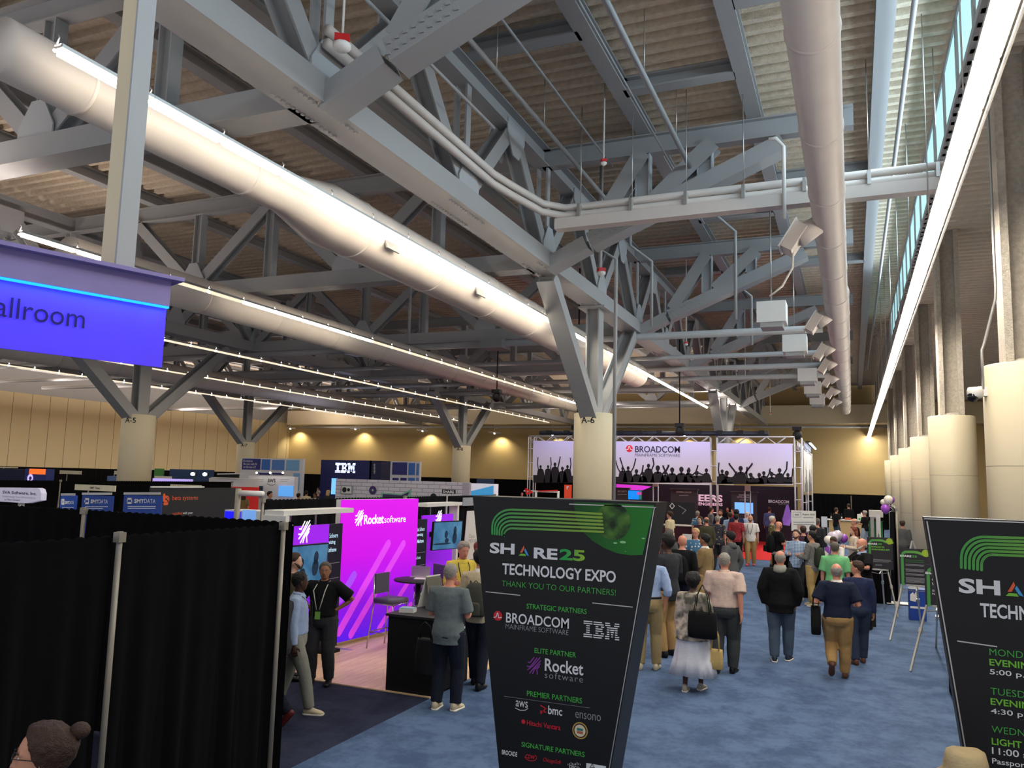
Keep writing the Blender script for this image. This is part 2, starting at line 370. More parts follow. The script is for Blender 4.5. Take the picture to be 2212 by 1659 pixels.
# roof beams along the hall and short ones across
bx = [.75, -1.95, -4.6, -10.2, -12.9, -15.6, -18.3, -21, -28, -30.7, -33.4, -36.1, -38.8, -46, -49, -52, -55]
for k, X in enumerate(bx):
    m = M(); m.ibeam((X, 0, 11.575), (X, 76, 11.575), .34, .33, steel, .04); m.build('roof_beam', label=['steel roof beam just right of the big round duct', 'steel roof beam between the main truss and round duct, the one by the duct', 'steel roof beam between the main truss and round duct, the one by the truss'][k] if k < 3 else 'grey roof beam in the shade left of the main truss', cat='beam', group='roof beams')
for k, (Y, xa, xb) in enumerate([(13.9, -7.1, -4.7), (16.5, -4.5, -2.1), (23.2, -7.1, -4.7), (25.9, -4.5, -2.1), (13.9, -1.8, .6), (23.2, -1.8, .6), (32.6, -7.1, -4.7), (32.6, -1.8, .6)]):
    m = M(); m.ibeam((xa, Y, 11.575), (xb, Y, 11.575), .34, .33, steel, .04); m.build('cross_beam', label='short steel cross beam under the ribbed deck, '+['beside the truss over the first bay', 'in the middle lane, near', 'beside the truss in the second bay', 'in the middle lane, farther', 'behind the round duct, near', 'behind the round duct in the second bay', 'beside the truss in the third bay', 'behind the round duct in the third bay'][k], cat='beam')
m = M(); m.span((-3.2, 11.6, 11.1), (-2.15, 12.6, 11.25), white); m.span((-3.0, 11.7, 11.05), (-2.3, 12.4, 11.1), steel); m.build('ceiling_hatch', label='square white hatch frame under the deck at the top edge', cat='hatch')

# ------------------------------------------------------------------ ducts, pipes, boxes
def duct(X, z, secs, label, ribs=True):
    r = thing('air_duct', label, 'duct', (X, secs[0][0], z-secs[0][1]))
    m = M(); n = 28
    m.loft([[(X+rr*math.cos(2*math.pi*k/n), y, z+rr*math.sin(2*math.pi*k/n)) for k in range(n)] for y, rr in secs], ductm); m.build('duct_body', r)
    if ribs:
        y = secs[0][0]+1
        while y < secs[-1][0]:
            rr = np.interp(y, [a for a, b in secs], [b for a, b in secs])
            m = M(); m.loft([[(X+(rr+e)*math.cos(2*math.pi*k/n), y+d, z+(rr+e)*math.sin(2*math.pi*k/n)) for k in range(n)] for d, e in ((-.03, 0), (-.02, .015), (.02, .015), (.03, 0))], ductm, cap=False); m.build('joint_band', r); y += 2.9
    return r
R = duct(-.33, 8.35, [(3, .32), (16.9, .32), (17.2, .32), (24, .32), (24.3, .36), (50, .36), (62, .34)], 'big round duct running down the right of the roof')
for k, Y in enumerate([17.2, 26.6, 32.5, 36.5, 41.5, 47, 53]):
    r = thing('duct_outlet', 'boxy air outlet angled off the round duct, the %s counting away from the camera' % (ordn+['seventh'])[k], 'outlet', (-.8, Y, 8.1))
    m = M(); m.tube([(-.55, Y, 8.2), (-.95, Y-.05, 7.95)], [.2, .24], ductm, 12); m.build('neck', r)
    m = M(); c = V3((-1.0, Y-.05, 7.92)); R3 = Matrix.Rotation(math.radians(32), 3, 'Y'); m.box(c, (.24, .62, .6), ductm, R=R3); m.build('outlet_box', r)
    m = M(); m.box(c+R3@V3((-.14, 0, 0)), (.03, .7, .68), white, R=R3); m.build('rim', r)
    if k in (1, 2, 4, 5, 6):
        m = M(); m.span((-2.6+.3*(k > 1), Y-1.6, 7.75), (-1.75+.3*(k > 1), Y-.75, 8.4), white); b = m.build('hanging_speaker_box', label='white square box hung beside the round duct, the %s going away' % {1: 'first and largest', 2: 'second', 4: 'third', 5: 'fourth', 6: 'last'}[k], cat='box')
        q = m = M(); m.tube([(-2.2+.3*(k > 1), Y-1.2, 8.4), (-2.2+.3*(k > 1), Y-1.2, 11.88)], .02, alu, 6); m.build('rod', b)
        m = M(); m.span((-2.5+.3*(k > 1), Y-1.55, 7.6), (-1.85+.3*(k > 1), Y-.8, 7.75), steel); m.build('base_tray', b)
duct(-8.62, 7.42, [(5.4, .34), (10.2, .34), (11.3, .56), (34, .5)], 'fat pale duct running behind the nearest left light row')
duct(-16, 7.45, [(12, .47), (30, .45), (48, .4)], 'round grey duct above the second light row', True)
duct(-30.6, 7.45, [(16, .5), (60, .45)], 'far round grey duct over the left booths', True)
m = M()
for Y in (12.8, 16.8): m.box((-8.62+.53, Y, 7.42-.2), (.03, .45, .26), steel, R=Matrix.Rotation(-.35, 3, 'Y'))
m.build('duct_grilles', bpy.data.objects['air_duct.001'])
def pipe(pts, r, label, cat='pipe', mt=None, grp=None, name='pipe'):
    m = M(); m.tube(pts, r, mt or steel, 10); return m.build(name, label=label, cat=cat, group=grp)
for k, (X, z, r_, a, b) in enumerate([(-6.15, 10.6, .05, 3, 21), (-5.35, 10.6, .025, 3, 18.5), (-3.45, 10.4, .06, 3, 22), (-4.0, 10.7, .02, 3, 24), (-.9, 10.8, .025, 3, 30), (-6.3, 9.6, .03, 8.5, 13.5), (1.15, 11.0, .05, 3, 60)]):
    pipe([(X, a, z), (X, b, z)], r_, 'thin pale sprinkler pipe running along under the deck, '+['close right of the main truss', 'a slim one second from the truss', 'a thick one in the middle lane', 'the slimmest in the middle lane', 'behind the round duct', 'low beside the truss web', 'right of the last roof beam'][k])
for k, (Y, z, r_, xa, xb) in enumerate([(28.0, 8.02, .13, -52, -.8), (33.2, 8.04, .1, -52, -.9), (36.6, 8.03, .12, -50, -.9), (40.1, 8.03, .12, -36, -.9), (44.4, 8.03, .12, -36, -8), (52, 8.03, .12, -55, -8), (74, 7.95, .11, -58, 8)]):
    pipe([(xa, Y, z), (xb, Y, z)], r_, 'white pipe crossing the whole hall, '+['the one just behind column A-6', 'second behind column A-6', 'third behind column A-6', 'fourth behind column A-6', 'fifth behind column A-6', 'in the far dark bays', 'along the top of the back wall'][k])
for k, X in enumerate([-19.5, -27.0, -36, -13.2]):
    m = M(); m.span((X, 27.6, 7.8), (X+.9, 28.4, 8.17), steel); m.build('junction_box', label='grey box sitting on the cross pipe, '+['left of the second light row', 'left of column A-5', 'far left', 'near column A-6'][k], cat='box')
# conduit rack that follows the truss and turns across the aisle
r = thing('conduit_rack', 'pink-lit tray with two fat conduits bending off the truss and crossing the aisle', 'rack', (-3, 16.8, 8.5))
m = M(); m.span((-6.4, 17.25, 8.72), (1.9, 17.55, 8.98), ductm); m.build('tray', r)
for dz, dy in ((9.06, .6), (9.28, .68)):
    m = M(); m.tube([(-6.95, 9, dz), (-6.95, 14.9, dz), (-6.85, 15.6, dz), (-6.6, 16.5+dy*.7, dz), (-6.2, 16.75+dy, dz), (-5.6, 16.8+dy, dz), (1.9, 16.8+dy, dz)], .085, ductm, 12); m.build('conduit', r)
for k in range(7): m = M(); m.box((-5.8+1.25*k, 17.32, 9.12), (.07, .2, .3), alu); m.build('clamp', r)
# drop rods and drop pipes
rods = M()
k = 0
for X, Y, z0 in [(-5.8+1.25*i, 17.4, 9.2) for i in range(7) if i != 4]+[(-6.15, 8+2.6*i, 10.6) for i in range(5)]+[(-3.45, 8+3*i, 10.4) for i in range(5)]+[(1.4, 6+5*i, 7.3) for i in range(12)]:
    m = M(); m.tube([(X, Y, z0), (X, Y, 11.75)], .012, alu, 5); m.build('hanger_rod', label='thin steel rod hanging from the ribbed deck', cat='rod', group='thin steel hanger rods')
for k, (px, py, py2, Y) in enumerate([(1331, 560, 1075, 21.5), (1408, 565, 705, 24.4), (1588, 500, 690, 24.4), (1623, 640, 745, 30), (890, 560, 740, 24.4)]):
    p, q = aty(px, py, Y), aty(px-3 if k == 0 else px, py2, Y); pts = [(p.x-.5, Y-.8, 11.86), (p.x-.5, Y-.8, p.z+.35), p, (p.x, Y, q.z)]
    if k == 0: pts = [(p.x-.35, Y-.4, 11.86), (p.x-.35, Y-.4, p.z+.2), p, (p.x, Y, 0)]
    pipe(pts, .055 if k == 0 else .05, ['tall thin white downpipe standing right beside column A-6', 'white drop pipe with an elbow, middle of the roof right of A-6', 'white drop pipe with an elbow near the white boxes', 'white drop pipe in the third bay', 'white drop pipe left of the A-6 strut'][k])
# heat and strobe heads with red collars
for k, (px, py, Y, zt) in enumerate([(739, 92, 8.3, 12), (1299, 586, 20.5, 12), (1304, 350, 16.6, 12), (1482, 742, 30, 11.5), (1610, 815, 42, 11), (1664, 893, 60, 11)]):
    c = aty(px, py, Y); s = 1 if k < 2 else .6
    r = thing('sounder_beacon', 'small red and white alarm beacon hanging '+['at the top of the near truss', 'over column A-6 truss', 'on the conduit rack', 'in the third bay', 'in the fourth bay', 'in front of the far bulkhead'][k], 'alarm', c)
    m = M(); m.box(c+V3((0, 0, .03)), (.2*s, .2*s, .1*s), redm, .6); m.build('collar', r, label='red collar')
    m = M(); m.lathe(c+V3((0, 0, -.14*s)), [(.03, 0), (.07*s, .02), (.12*s, .06*s), (.12*s, .12*s)], white, 10); m.build('sounder', r)
    m = M(); m.tube([c+V3((0, 0, .06)), (c.x, c.y, 11.88)], .018, white, 6); m.build('rod', r)
# surface box fans of the right bay: looping flex cables
pipe([(-1.0, 17.2, 8.3), (-1.05, 17.1, 7.3), (-1.25, 17, 6.9), (-1.5, 17, 6.7)], .022, 'white cable looping down from the nearest air outlet', 'cable', white, name='cable')
pipe([(-1.2, 17.2, 8.4), (-1.2, 17.2, 10), (-1.35, 17.2, 10.2), (-1.5, 17.2, 10.2)], .04, 'white curved conduit rising above the nearest air outlet', 'conduit', white, name='conduit')

# ------------------------------------------------------------------ strip lights
lamp = mat('led_strip', (255, 246, 226), .4, emit=26, ec=(255, 240, 214)); lamp_dim = mat('led_strip_dim', (255, 240, 214), .4, emit=1.0, ec=(255, 236, 205)); spot = mat('led_end_spot', (255, 250, 236), .4, emit=30, ec=(255, 246, 228))
lamp_hot = mat('led_strip_hot', (255, 250, 240), .4, emit=60, ec=(255, 246, 232))
def strip(lampm, wd, label, grp, off=False):
    r = thing('strip_light', label, 'light', (0, 0, 0), 0, grp)
    m = M(); m.span((-wd/2, .03, .04), (wd/2, 1.19, .09), alu); m.span((wd/2+.03, 0, .02), (wd/2+.06, 1.22, .06), alu); m.build('housing', r)
    m = M(); m.loft([[(-wd/2*.9, y, .04), (-wd/2*.6, y, -.03), (wd/2*.6, y, -.03), (wd/2*.9, y, .04)] for y in (.05, 1.17)], lampm, smooth=False); m.build('diffuser', r)
    m = M(); m.tube([(0, .02, .09), (.03, .02, .15), (0, .02, .2)], .009, alu, 5); m.ball((0, .0, .0), .03 if lampm == lamp_dim else .02, spot, 6, 4); m.build('end_clip', r)
    return r
def row(X, y0, y1, lampm, wd, label, grp, lit=None):
    a = strip(lampm, wd, label, grp); a.location = (X, y0, 7.2); y = y0; first = True
    b = None
    while y < y1:
        on = lit is None or any(p <= y+.3 <= q for p, q in lit)
        if on:
            if not first: dup(a, (X, y, 7.2))
            first = False
        else:
            if b is None: b = strip(lamp_dim, wd, label.replace('lit', 'dim'), grp+' (dim)'); b.location = (X, y, 7.2)
            else: dup(b, (X, y, 7.2))
        y += 1.225
row(1.38, 4.2, 75.5, lamp_hot, .25, 'glaring lit strip light in the straight row at the right, before the round columns', 'glaring strip lights of the right row')
row(-7.72, 5.42, 46, lamp, .11, 'bright lit strip light in the long row left of the main truss and column A-6', 'bright strip lights by the main truss', [(5, 20.6), (22.4, 23.4), (26.5, 27.8), (29, 47)])
row(-14.6, 9.9, 48, lamp, .10, 'lit strip light in the second row left of column A-6', 'strip lights of the second row', [(9.5, 12.6), (16, 21.5), (40, 47)])
row(-21.6, 18.8, 57, lamp_dim, .10, 'dim strip light in the third row, over the middle of the hall', 'strip lights of the third row')
row(-28.3, 18, 57, lamp_dim, .10, 'dim strip light in the fourth row, passing behind column A-5', 'strip lights of the fourth row')
row(-34.4, 21, 57, lamp_dim, .10, 'dim strip light in the fifth row over the far left booths', 'strip lights of the fifth row')
for k, (px, py) in enumerate([(630, 925), (770, 926), (915, 930), (1070, 935), (1195, 938), (1480, 940), (1600, 935)]):
    c = aty(px, py, 74.8); r = thing('wall_washer', 'small white wall washer lamp before the back wall, '+['first from the left', 'second, above the blue sign tower', 'third, above the small blue tile board', 'fourth, right of column A-8', 'left of column A-6', 'above the logo of the crowd banner', 'far right'][k], 'light', c)
    m = M(); m.tube([c+V3((-.7, -.2, .05)), c+V3((.7, -.2, -.05))], .09, white, 8); m.build('lamp_tube', r)
    m = M(); m.ball(c+V3((0, -.2, -.05)), .1, spot, 8, 4); m.build('lamp_lens', r); m = M(); m.tube([c+V3((0, -.2, 0)), c+V3((0, -.2, 1.3))], .03, white, 6); m.build('rod', r)
    l = bpy.data.lights.new('washer', 'SPOT'); l.energy = 420; l.color = (1, .86, .58); l.spot_size = math.radians(125); l.spot_blend = .8; l.shadow_soft_size = .1
    o = bpy.data.objects.new('washer', l); COL.objects.link(o); o.location = c+V3((0, .9, -.1)); o.rotation_euler = (math.radians(12), 0, 0)
l = bpy.data.lights.new('right_wall_washer', 'SPOT'); l.energy = 90; l.color = (1, .86, .55); l.spot_size = math.radians(110); l.spot_blend = .7; l.shadow_soft_size = .2
o = bpy.data.objects.new('right_wall_washer', l); COL.objects.link(o); o.location = (1.4, 75, 7.0); o.rotation_euler = (math.radians(14), 0, 0)

# ------------------------------------------------------------------ post and ballroom sign
r = thing('sign_gantry', 'purple and blue lit ballroom sign box hung at the upper left', 'sign', (-5.2, 4.1, 3.5))
A, B = V3((-5.45, 3.0, 0)), V3((-4.9, 4.58, 0)); u = (B-A).normalized(); A = A-u*1.2
nrm = u.cross(Z3)
hd = mat('gantry_lavender', (150, 138, 196), .5)
m = M(); m.bar(A-nrm*.22+Z3*4.17, B-nrm*.22+Z3*4.17, .44, .2, hd); m.bar(A-nrm*.2+Z3*4.285, B+u*.07-nrm*.2+Z3*4.285, .56, .03, hd); m.build('header_box', r)
pm = mat('ballroom_panel', (96, 78, 235), .35, emit=.42, ec=(70, 44, 255))
m = M(); m.bar(A-nrm*.06+Z3*3.83, B-nrm*.06+Z3*3.83, .02, .48, pm); pn = m.build('sign_panel', r)
P = PL(B-nrm*.05, u)
m = M(); P.txt(m, 'Ballroom', (-48, 671), (180, 716), 46, mat('sign_letter_navy', (38, 22, 110), .5), off=.012); m.build('lettering', pn)
m = M(); m.bar(A-nrm*.02+Z3*4.062, B-nrm*.02+Z3*4.062, .03, .014, mat('blue_led', (20, 110, 255), .4, emit=3.5, ec=(16, 120, 255))); m.build('led_bar', r)
e = (A+B)/2; o = area('sign_led', (e.x+nrm.x*.02, e.y+nrm.y*.02, 4.05), .03, (B-A).length, 5, (.06, .3, 1)); o.rotation_euler = (0, 0, math.atan2(u.y, u.x)-math.pi/2)
p0 = aty(292, 300, 4.35); m = M(); pb = V3((-5.28, 4.38, 4.3)); m.bar(pb, pb+Z3*7.4, .155, .155, creamm, Y3); m.bar(pb+V3((.09, .0, 0)), pb+V3((.09, 0, 7.4)), .02, .17, steel_b, Y3); m.build('sign_post', label='square cream hanging post that carries the ballroom sign', cat='post')
# ------------------------------------------------------------------ drawing helpers for print on flat things
def stroke(m, pts, w, N, mt, caps=True):
    pts = [V3(p) for p in pts]; N = V3(N).normalized()
    for a, b in zip(pts, pts[1:]):
        if (b-a).length < 1e-6: continue
        s = N.cross((b-a).normalized())*w/2; m.add([a-s, b-s, b+s, a+s], [(0, 1, 2, 3)], mt)
    if caps:
        u, v = frame(N)
        for p in pts: m.add([p+(u*math.cos(t)+v*math.sin(t))*w/2+N*.0004 for t in [2*math.pi*k/10 for k in range(10)]], [tuple(range(10))], mt)
def disc(m, c, r, N, mt, n=28, ry=None):
    u, v = frame(V3(N)); m.add([V3(c)+u*(r*math.cos(2*math.pi*k/n))+v*((ry or r)*math.sin(2*math.pi*k/n)) for k in range(n)], [tuple(range(n))], mt)
def P3(pl, pts, off=.004): return [pl.at(*p)+pl.N*off for p in pts]
def textlines(m, pl, x0, y0, x1, n, dy, h, mt, seed=1, slope=0):
    """rows of small print too far off to read: thin bars of uneven length"""
    rg = random.Random(seed)
    for k in range(n):
        e = x1-(x1-x0)*(rg.random()*.25 if k % 3 else .02)
        stroke(m, P3(pl, [(x0, y0+k*dy), (e, y0+k*dy+slope*(e-x0))]), h, pl.N, mt, False)
ROCKET = [[(.0, .42), (.22, .40), (.72, 1.0)], [(.05, .68), (.2, .66), (.5, 1.02)], [(.03, .2), (.42, .48), (.95, 1.05)], [(.2, 0), (.45, .3), (1.0, .86)], [(.42, 0), (.56, .3), (.97, .66)], [(.78, .0), (.72, .3), (.92, .5)]]
def rocket(m, O, U, V_, w, h, mt, t):
    for ln in ROCKET: stroke(m, [V3(O)+V3(U)*(a*w)+V3(V_)*(b*h) for a, b in ln], t, V3(U).cross(V3(V_)), mt)
def seg(n, c0, c1, axis='Z', lo=0, hi=1, emit=0, extra=None):
    """print that runs from one colour to another across the panel (object space)"""
    m = mat(n, c0, .5, emit=emit); N, L, b = nodes(m); tc = N.new('ShaderNodeTexCoord'); sp = N.new('ShaderNodeSeparateXYZ'); L.new(tc.outputs['Object'], sp.inputs[0])
    mr = N.new('ShaderNodeMapRange'); mr.inputs[1].default_value = lo; mr.inputs[2].default_value = hi; L.new(sp.outputs[axis], mr.inputs[0])
    cr = N.new('ShaderNodeValToRGB'); L.new(mr.outputs[0], cr.inputs[0]); cr.color_ramp.elements[0].color = (*lin(c0), 1); cr.color_ramp.elements[1].color = (*lin(c1), 1)
    if extra: k = cr.color_ramp.elements.new(extra[0]); k.color = (*lin(extra[1]), 1)
    L.new(cr.outputs[0], b.inputs['Base Color'])
    if emit: L.new(cr.outputs[0], b.inputs['Emission Color'])
    return m
tw = mat('print_white', (232, 232, 232), .5); tgreen = mat('print_green', (72, 176, 72), .5); tgreen2 = mat('print_lime', (120, 196, 60), .5); tgrey = mat('print_grey', (150, 150, 155), .5)
tred = mat('print_red', (214, 36, 52), .5); tblack = mat('print_black', (24, 24, 28), .5); torange = mat('print_orange', (236, 100, 60), .5); tblue = mat('print_blue', (70, 160, 220), .5)
signm = mat('sign_black', (17, 17, 20), .45, var=.1)

# ------------------------------------------------------------------ the two tapered expo signs
def tri_mark(m, c, w, U, N):                      # the three-coloured triangle in the word
    c = V3(c); h = w*.92; A, B, C = c+Z3*h*.5, c-U*w/2-Z3*h*.5, c+U*w/2-Z3*h*.5
    g = (A+B+C)/3; s = w*.17
    for p, q, mt in ((A, B, torange), (B, C, tgreen2), (C, A, tblue)):
        p2, q2 = p.lerp(g, .08), q.lerp(g, .08); i = V3(N).cross((q2-p2).normalized())
        m.add([p2.lerp(q2, .02)+V3(N)*.001, p2.lerp(q2, .72)+V3(N)*.001, p2.lerp(q2, .62)+i*s+V3(N)*.001, p2.lerp(q2, .2)+i*s+V3(N)*.001], [(0, 1, 2, 3)], mt)
def expo_sign(cor, pl, th, label, loc):
    r = thing('expo_sign', label, 'sign', loc)
    tl, tr, bl, br = [pl.at(*p) for p in cor]; f = lambda t, b: t.lerp(b, (t.z-.3)/(t.z-b.z))
    zt = (tl.z+tr.z)/2; tl.z = tr.z = zt; L0, R0 = f(tl, bl), f(tr, br); mid = (L0+R0)/2
    if (R0-L0).dot(pl.U) < .36: L0 = mid-pl.U*.18; R0 = mid+pl.U*.18
    m = M(); m.poly([L0, R0, tr, tl], signm, th, pl.N); m.build('tower_body', r)
    m = M(); c = (L0+R0)/2-pl.N*th/2; m.box((c.x, c.y, .16), (.7, .6, .3), signm); m.box((c.x, c.y, .005), (.9, .75, .01), signm); m.build('foot', r)
    return r, L0, R0, tl, tr
def beading(m, a, b, N): stroke(m, [V3(a)+V3(N)*.003, V3(b)+V3(N)*.003], .006, N, alu, False)
s1 = PL((-1.13, 5.0, 2.67), X3)
r, L0, R0, TL, TR = expo_sign([(1021, 1070), (1418, 1087), (1078, 1659), (1320, 1659)], s1, .33, 'black tapered tower sign thanking the partners, left of the aisle', (-1.7, 5.15, 0))
A = lambda x, y: (1010+x/2.724, 1050+y/2.724)     # offsets measured on an enlargement of the sign
m = M()
top = s1.at(*A(60, 60)); 
m.poly(P3(s1, [A(625, 92), A(1098, 112), A(1030, 405), A(960, 407), A(880, 395), A(800, 362), A(735, 322), A(690, 280), A(655, 235), A(635, 180)], .002), seg('green_glow_print', (14, 42, 20), (40, 132, 46), 'X', -.1, .75, extra=(.6, (30, 120, 34))))
gp = two('green_planet_print', (16, 44, 18), (74, 120, 40), 'noise', 9, .5, (.4, .62), (130, 150, 60)); c = s1.at(*A(855, 208)); disc(m, c+s1.N*.003, (s1.at(*A(960, 208))-c).length, s1.N, gp)
for a, b, t in ((870, 335, 26), (915, 330, 40), (1035, 308, 20), (930, 385, 8), (760, 150, 3), (700, 190, 3), (980, 140, 3), (1010, 250, 3), (820, 330, 3)): disc(m, s1.at(*A(a, b))+s1.N*.0035, t/2.724*.0029*.5, s1.N, mat('print_pale_green', (150, 210, 140), .5), 8, t/2.724*.0012*.5)
for k in range(6):
    x = 147+k*14; y0 = 138+k*22; rr = 112-k*13
    pts = [A(x, 281+k*1.5)]+[A(x+rr*(1-math.cos(t)), y0+rr*.9*(1-math.sin(t))+rr*.12*math.cos(t)*0) for t in [math.pi/2*q/8 for q in range(9)]]+[A(500, y0+9), A(790+k*2, y0+26-k)]
    stroke(m, P3(s1, pts, .005+.0002*k), .0135, s1.N, seg('stripe_green_gold', (52, 160, 84), (150, 176, 60), 'X', -.6, .3))
m.build('artwork', r)
m = M()
def T(t, x0, y0, x1, y1, h, mt, **k): s1.txt(m, t, A(x0, y0), A(x1, y1), h/2.724, mt, **k)
T('SH', 131, 393, 277, 405, 64, tw, bold=.035); T('RE', 390, 425, 530, 434, 64, tw, bold=.035); T('25', 541, 434, 692, 444, 66, seg('green_to_lime', (40, 170, 80), (176, 204, 40), 'X', -.02, .14), bold=.035)
tri_mark(m, s1.at(*A(333, 378))+s1.N*.004, .083, s1.U, s1.N)
T('TECHNOLOGY EXPO', 205, 514, 873, 574, 66, tw, bold=.022); T('THANK YOU TO OUR PARTNERS!', 203, 584, 873, 648, 33, tgreen, bold=-.004)
def flush(n='lettering'):
    global m
    m.build(n, r); m = M()
flush()
T('STRATEGIC PARTNERS', 348, 718, 702, 756, 30, tgreen, bold=.012); flush(); T('BROADCOM', 227, 806, 597, 836, 60, tw, bold=.012); T('MAINFRAME SOFTWARE', 225, 838, 595, 877, 29, tgrey, bold=-.006)
c = s1.at(*A(180, 763)); disc(m, c+s1.N*.004, .0315, s1.N, tred); stroke(m, [c+s1.N*.006+s1.U*a+Z3*b for a, b in ((-.028, -.012), (-.012, -.008), (-.004, .018), (0, .018), (.006, -.012), (.028, -.008))], .005, s1.N, tw); flush('partner_logo')
def ibm(m, pl, ll, lr, hp, mt, bars=8):
    """the striped three letters: each letter drawn as eight bars"""
    a, b = pl.at(*ll), pl.at(*lr); w_ = (b-a).dot(pl.U); h = (pl.at(ll[0], ll[1]-hp)-a).z; t = h/(bars*2-1)
    rows = {'I': [(0, 1), (0, 1), (.3, .7), (.3, .7), (.3, .7), (.3, .7), (0, 1), (0, 1)],
            'B': [(0, .8), (0, .95), ((.2, .45), (.7, 1)), (.2, .85), (.2, .85), ((.2, .45), (.7, 1)), (0, .95), (0, .8)],
            'M': [((0, .33), (.67, 1)), ((0, .37), (.63, 1)), (.12, .88), ((.12, .3), (.34, .66), (.7, .88)), ((.12, .3), (.38, .62), (.7, .88)), ((.12, .3), (.42, .58), (.7, .88)), ((0, .3), (.45, .55), (.7, 1)), ((0, .3), (.7, 1))]}
    for x0, wl, L in ((0, .25, 'I'), (.28, .3, 'B'), (.61, .39, 'M')):
        for k, e in enumerate(rows[L]):
            for s, q in (e if isinstance(e[0], tuple) else (e,)):
                z = h-(2*k+.5)*t; x = x0+wl*s; y = x0+wl*q; o = a+pl.N*.004+Z3*z
                sl = (b.z-a.z); m.add([o+pl.U*(w_*p)+Z3*(g*t/2+sl*p) for p, g in ((x, -1), (y, -1), (y, 1), (x, 1))], [(0, 1, 2, 3)], mt)
ibm(m, s1, A(683, 886), A(893, 908), 96/2.724, tw); flush('partner_logo')
T('ELITE PARTNER', 395, 982, 640, 1008, 30, tgreen, bold=.012); flush(); T('Rocket', 455, 1090, 682, 1112, 74, tw, bold=.015); T('software', 455, 1130, 680, 1154, 38, tgrey, bold=-.004, space=1.2)
o = s1.at(*A(352, 1098)); rocket(m, o+s1.N*.004, s1.U, Z3, .092, .1, mat('print_violet', (134, 62, 150), .5), .0075); flush('partner_logo')
T('PREMIER PARTNERS', 350, 1235, 675, 1278, 32, tgreen, bold=.012); flush(); T('aws', 285, 1297, 355, 1303, 36, tw, bold=0); stroke(m, P3(s1, [A(282, 1305), A(310, 1318), A(340, 1318), A(356, 1308)]), .004, s1.N, tw); flush('partner_logo')
T('bmc', 475, 1342, 558, 1350, 50, tw, bold=.015); stroke(m, P3(s1, [A(432, 1290), A(462, 1308), A(432, 1338), A(432, 1322), A(462, 1330)]), .007, s1.N, tred); flush('partner_logo'); T('ensono', 635, 1366, 785, 1380, 36, tgrey, bold=-.006); flush('partner_logo')
T('Hitachi Vantara', 350, 1410, 548, 1432, 30, tred, bold=.012); disc(m, s1.at(*A(330, 1385))+s1.N*.004, .014, s1.N, tred); flush('partner_logo')
c = s1.at(*A(663, 1438)); N4 = s1.N
for q, (rr, mt_) in enumerate(((.051, mat('seal_gold', (196, 160, 80), .4)), (.044, mat('seal_brown', (80, 52, 36), .5)), (.036, mat('seal_cream', (226, 214, 180), .5)))): disc(m, c+N4*(.004+.001*q), rr, N4, mt_)
stroke(m, [c+N4*.007-s1.U*.02+Z3*.008, c+N4*.007+s1.U*.02+Z3*.006], .016, N4, mat('seal_teal', (60, 130, 120), .5), False); stroke(m, [c+N4*.007-s1.U*.02-Z3*.01, c+N4*.007+s1.U*.02-Z3*.012], .014, N4, mat('seal_rust', (190, 90, 60), .5), False); flush('round_seal')
T('SIGNATURE PARTNERS', 318, 1530, 690, 1597, 30, tgreen, bold=.012); flush(); T('BROCADE', 203, 1580, 293, 1590, 28, tw, bold=.02); flush('partner_logo'); T('CDW', 342, 1602, 398, 1606, 24, tred, bold=.02, shear=.25)
c = s1.at(*A(372, 1592)); stroke(m, [c+N4*.004+s1.U*(.042*math.cos(t))+Z3*(.024*math.sin(t)) for t in [math.pi*1.1+k*.35 for k in range(11)]], .004, N4, tred); flush('partner_logo')
T('ChicagoSoft', 446, 1626, 552, 1642, 30, tred, shear=.3); flush('partner_logo')
for k in range(9): e = s1.at(*A(592+k*9, 1640)); stroke(m, [e+N4*.004, e+N4*.004+Z3*(.006+.009*(1-abs((k % 4)-2)/2))], .003, N4, tw)
T('CISCO', 598, 1662, 660, 1665, 18, tw, bold=.02); flush('partner_logo'); s1.rect(m, *A(700, 1628), *A(815, 1700), tw, .001, .004); stroke(m, P3(s1, [A(722, 1655), A(735, 1632), A(748, 1655), A(722, 1655)], .007), .003, s1.N, tblack); flush('partner_logo')
m = M(); N = s1.N
beading(m, TR-Z3*.03-X3*.012, R0+X3*-.012, N); beading(m, TL.lerp(TR, .55)-Z3*.03, TR-Z3*.03, N); a, b = s1.at(*A(107, 621)), s1.at(*A(972, 712)); beading(m, a, a.lerp(b, .25), N); beading(m, a.lerp(b, .74), b, N)
a, b = s1.at(*A(215, 1236)), s1.at(*A(720, 1305)); stroke(m, [a+N*.003, b+N*.003], .002, N, tgrey, False); m.build('metal_beading', r)
# right sign
s2 = PL((.36, 4.6, 2.67), X3)
r, L0, R0, TL, TR = expo_sign([(1996, 1114), (2440, 1137), (2117, 1659), (2385, 1659)], s2, .14, 'black tapered tower sign with the evening timetable, cut by the right edge', (.95, 4.8, 0))
B = lambda x, y: (1900+x/2.865, 1080+y/2.865)
m = M()
for k in range(6):
    x = 505+k*25; y0 = 228+k*22; rr = 135-k*14
    pts = [B(x, 418+k*3)]+[B(x+rr*(1-math.cos(t)), y0+rr*.95*(1-math.sin(t))) for t in [math.pi/2*q/8 for q in range(9)]]+[B(895, y0+8), B(1250, y0+40)]
    stroke(m, P3(s2, pts, .005+.0002*k), .0125, s2.N, seg('stripe_green', (48, 156, 80), (124, 178, 60), 'X', -.6, .0))
m.build('artwork', r)
m = M()
def T2(t, x0, y0, x1, y1, h, mt, **k): s2.txt(m, t, B(x0, y0), B(x1, y1), h/2.865, mt, **k)
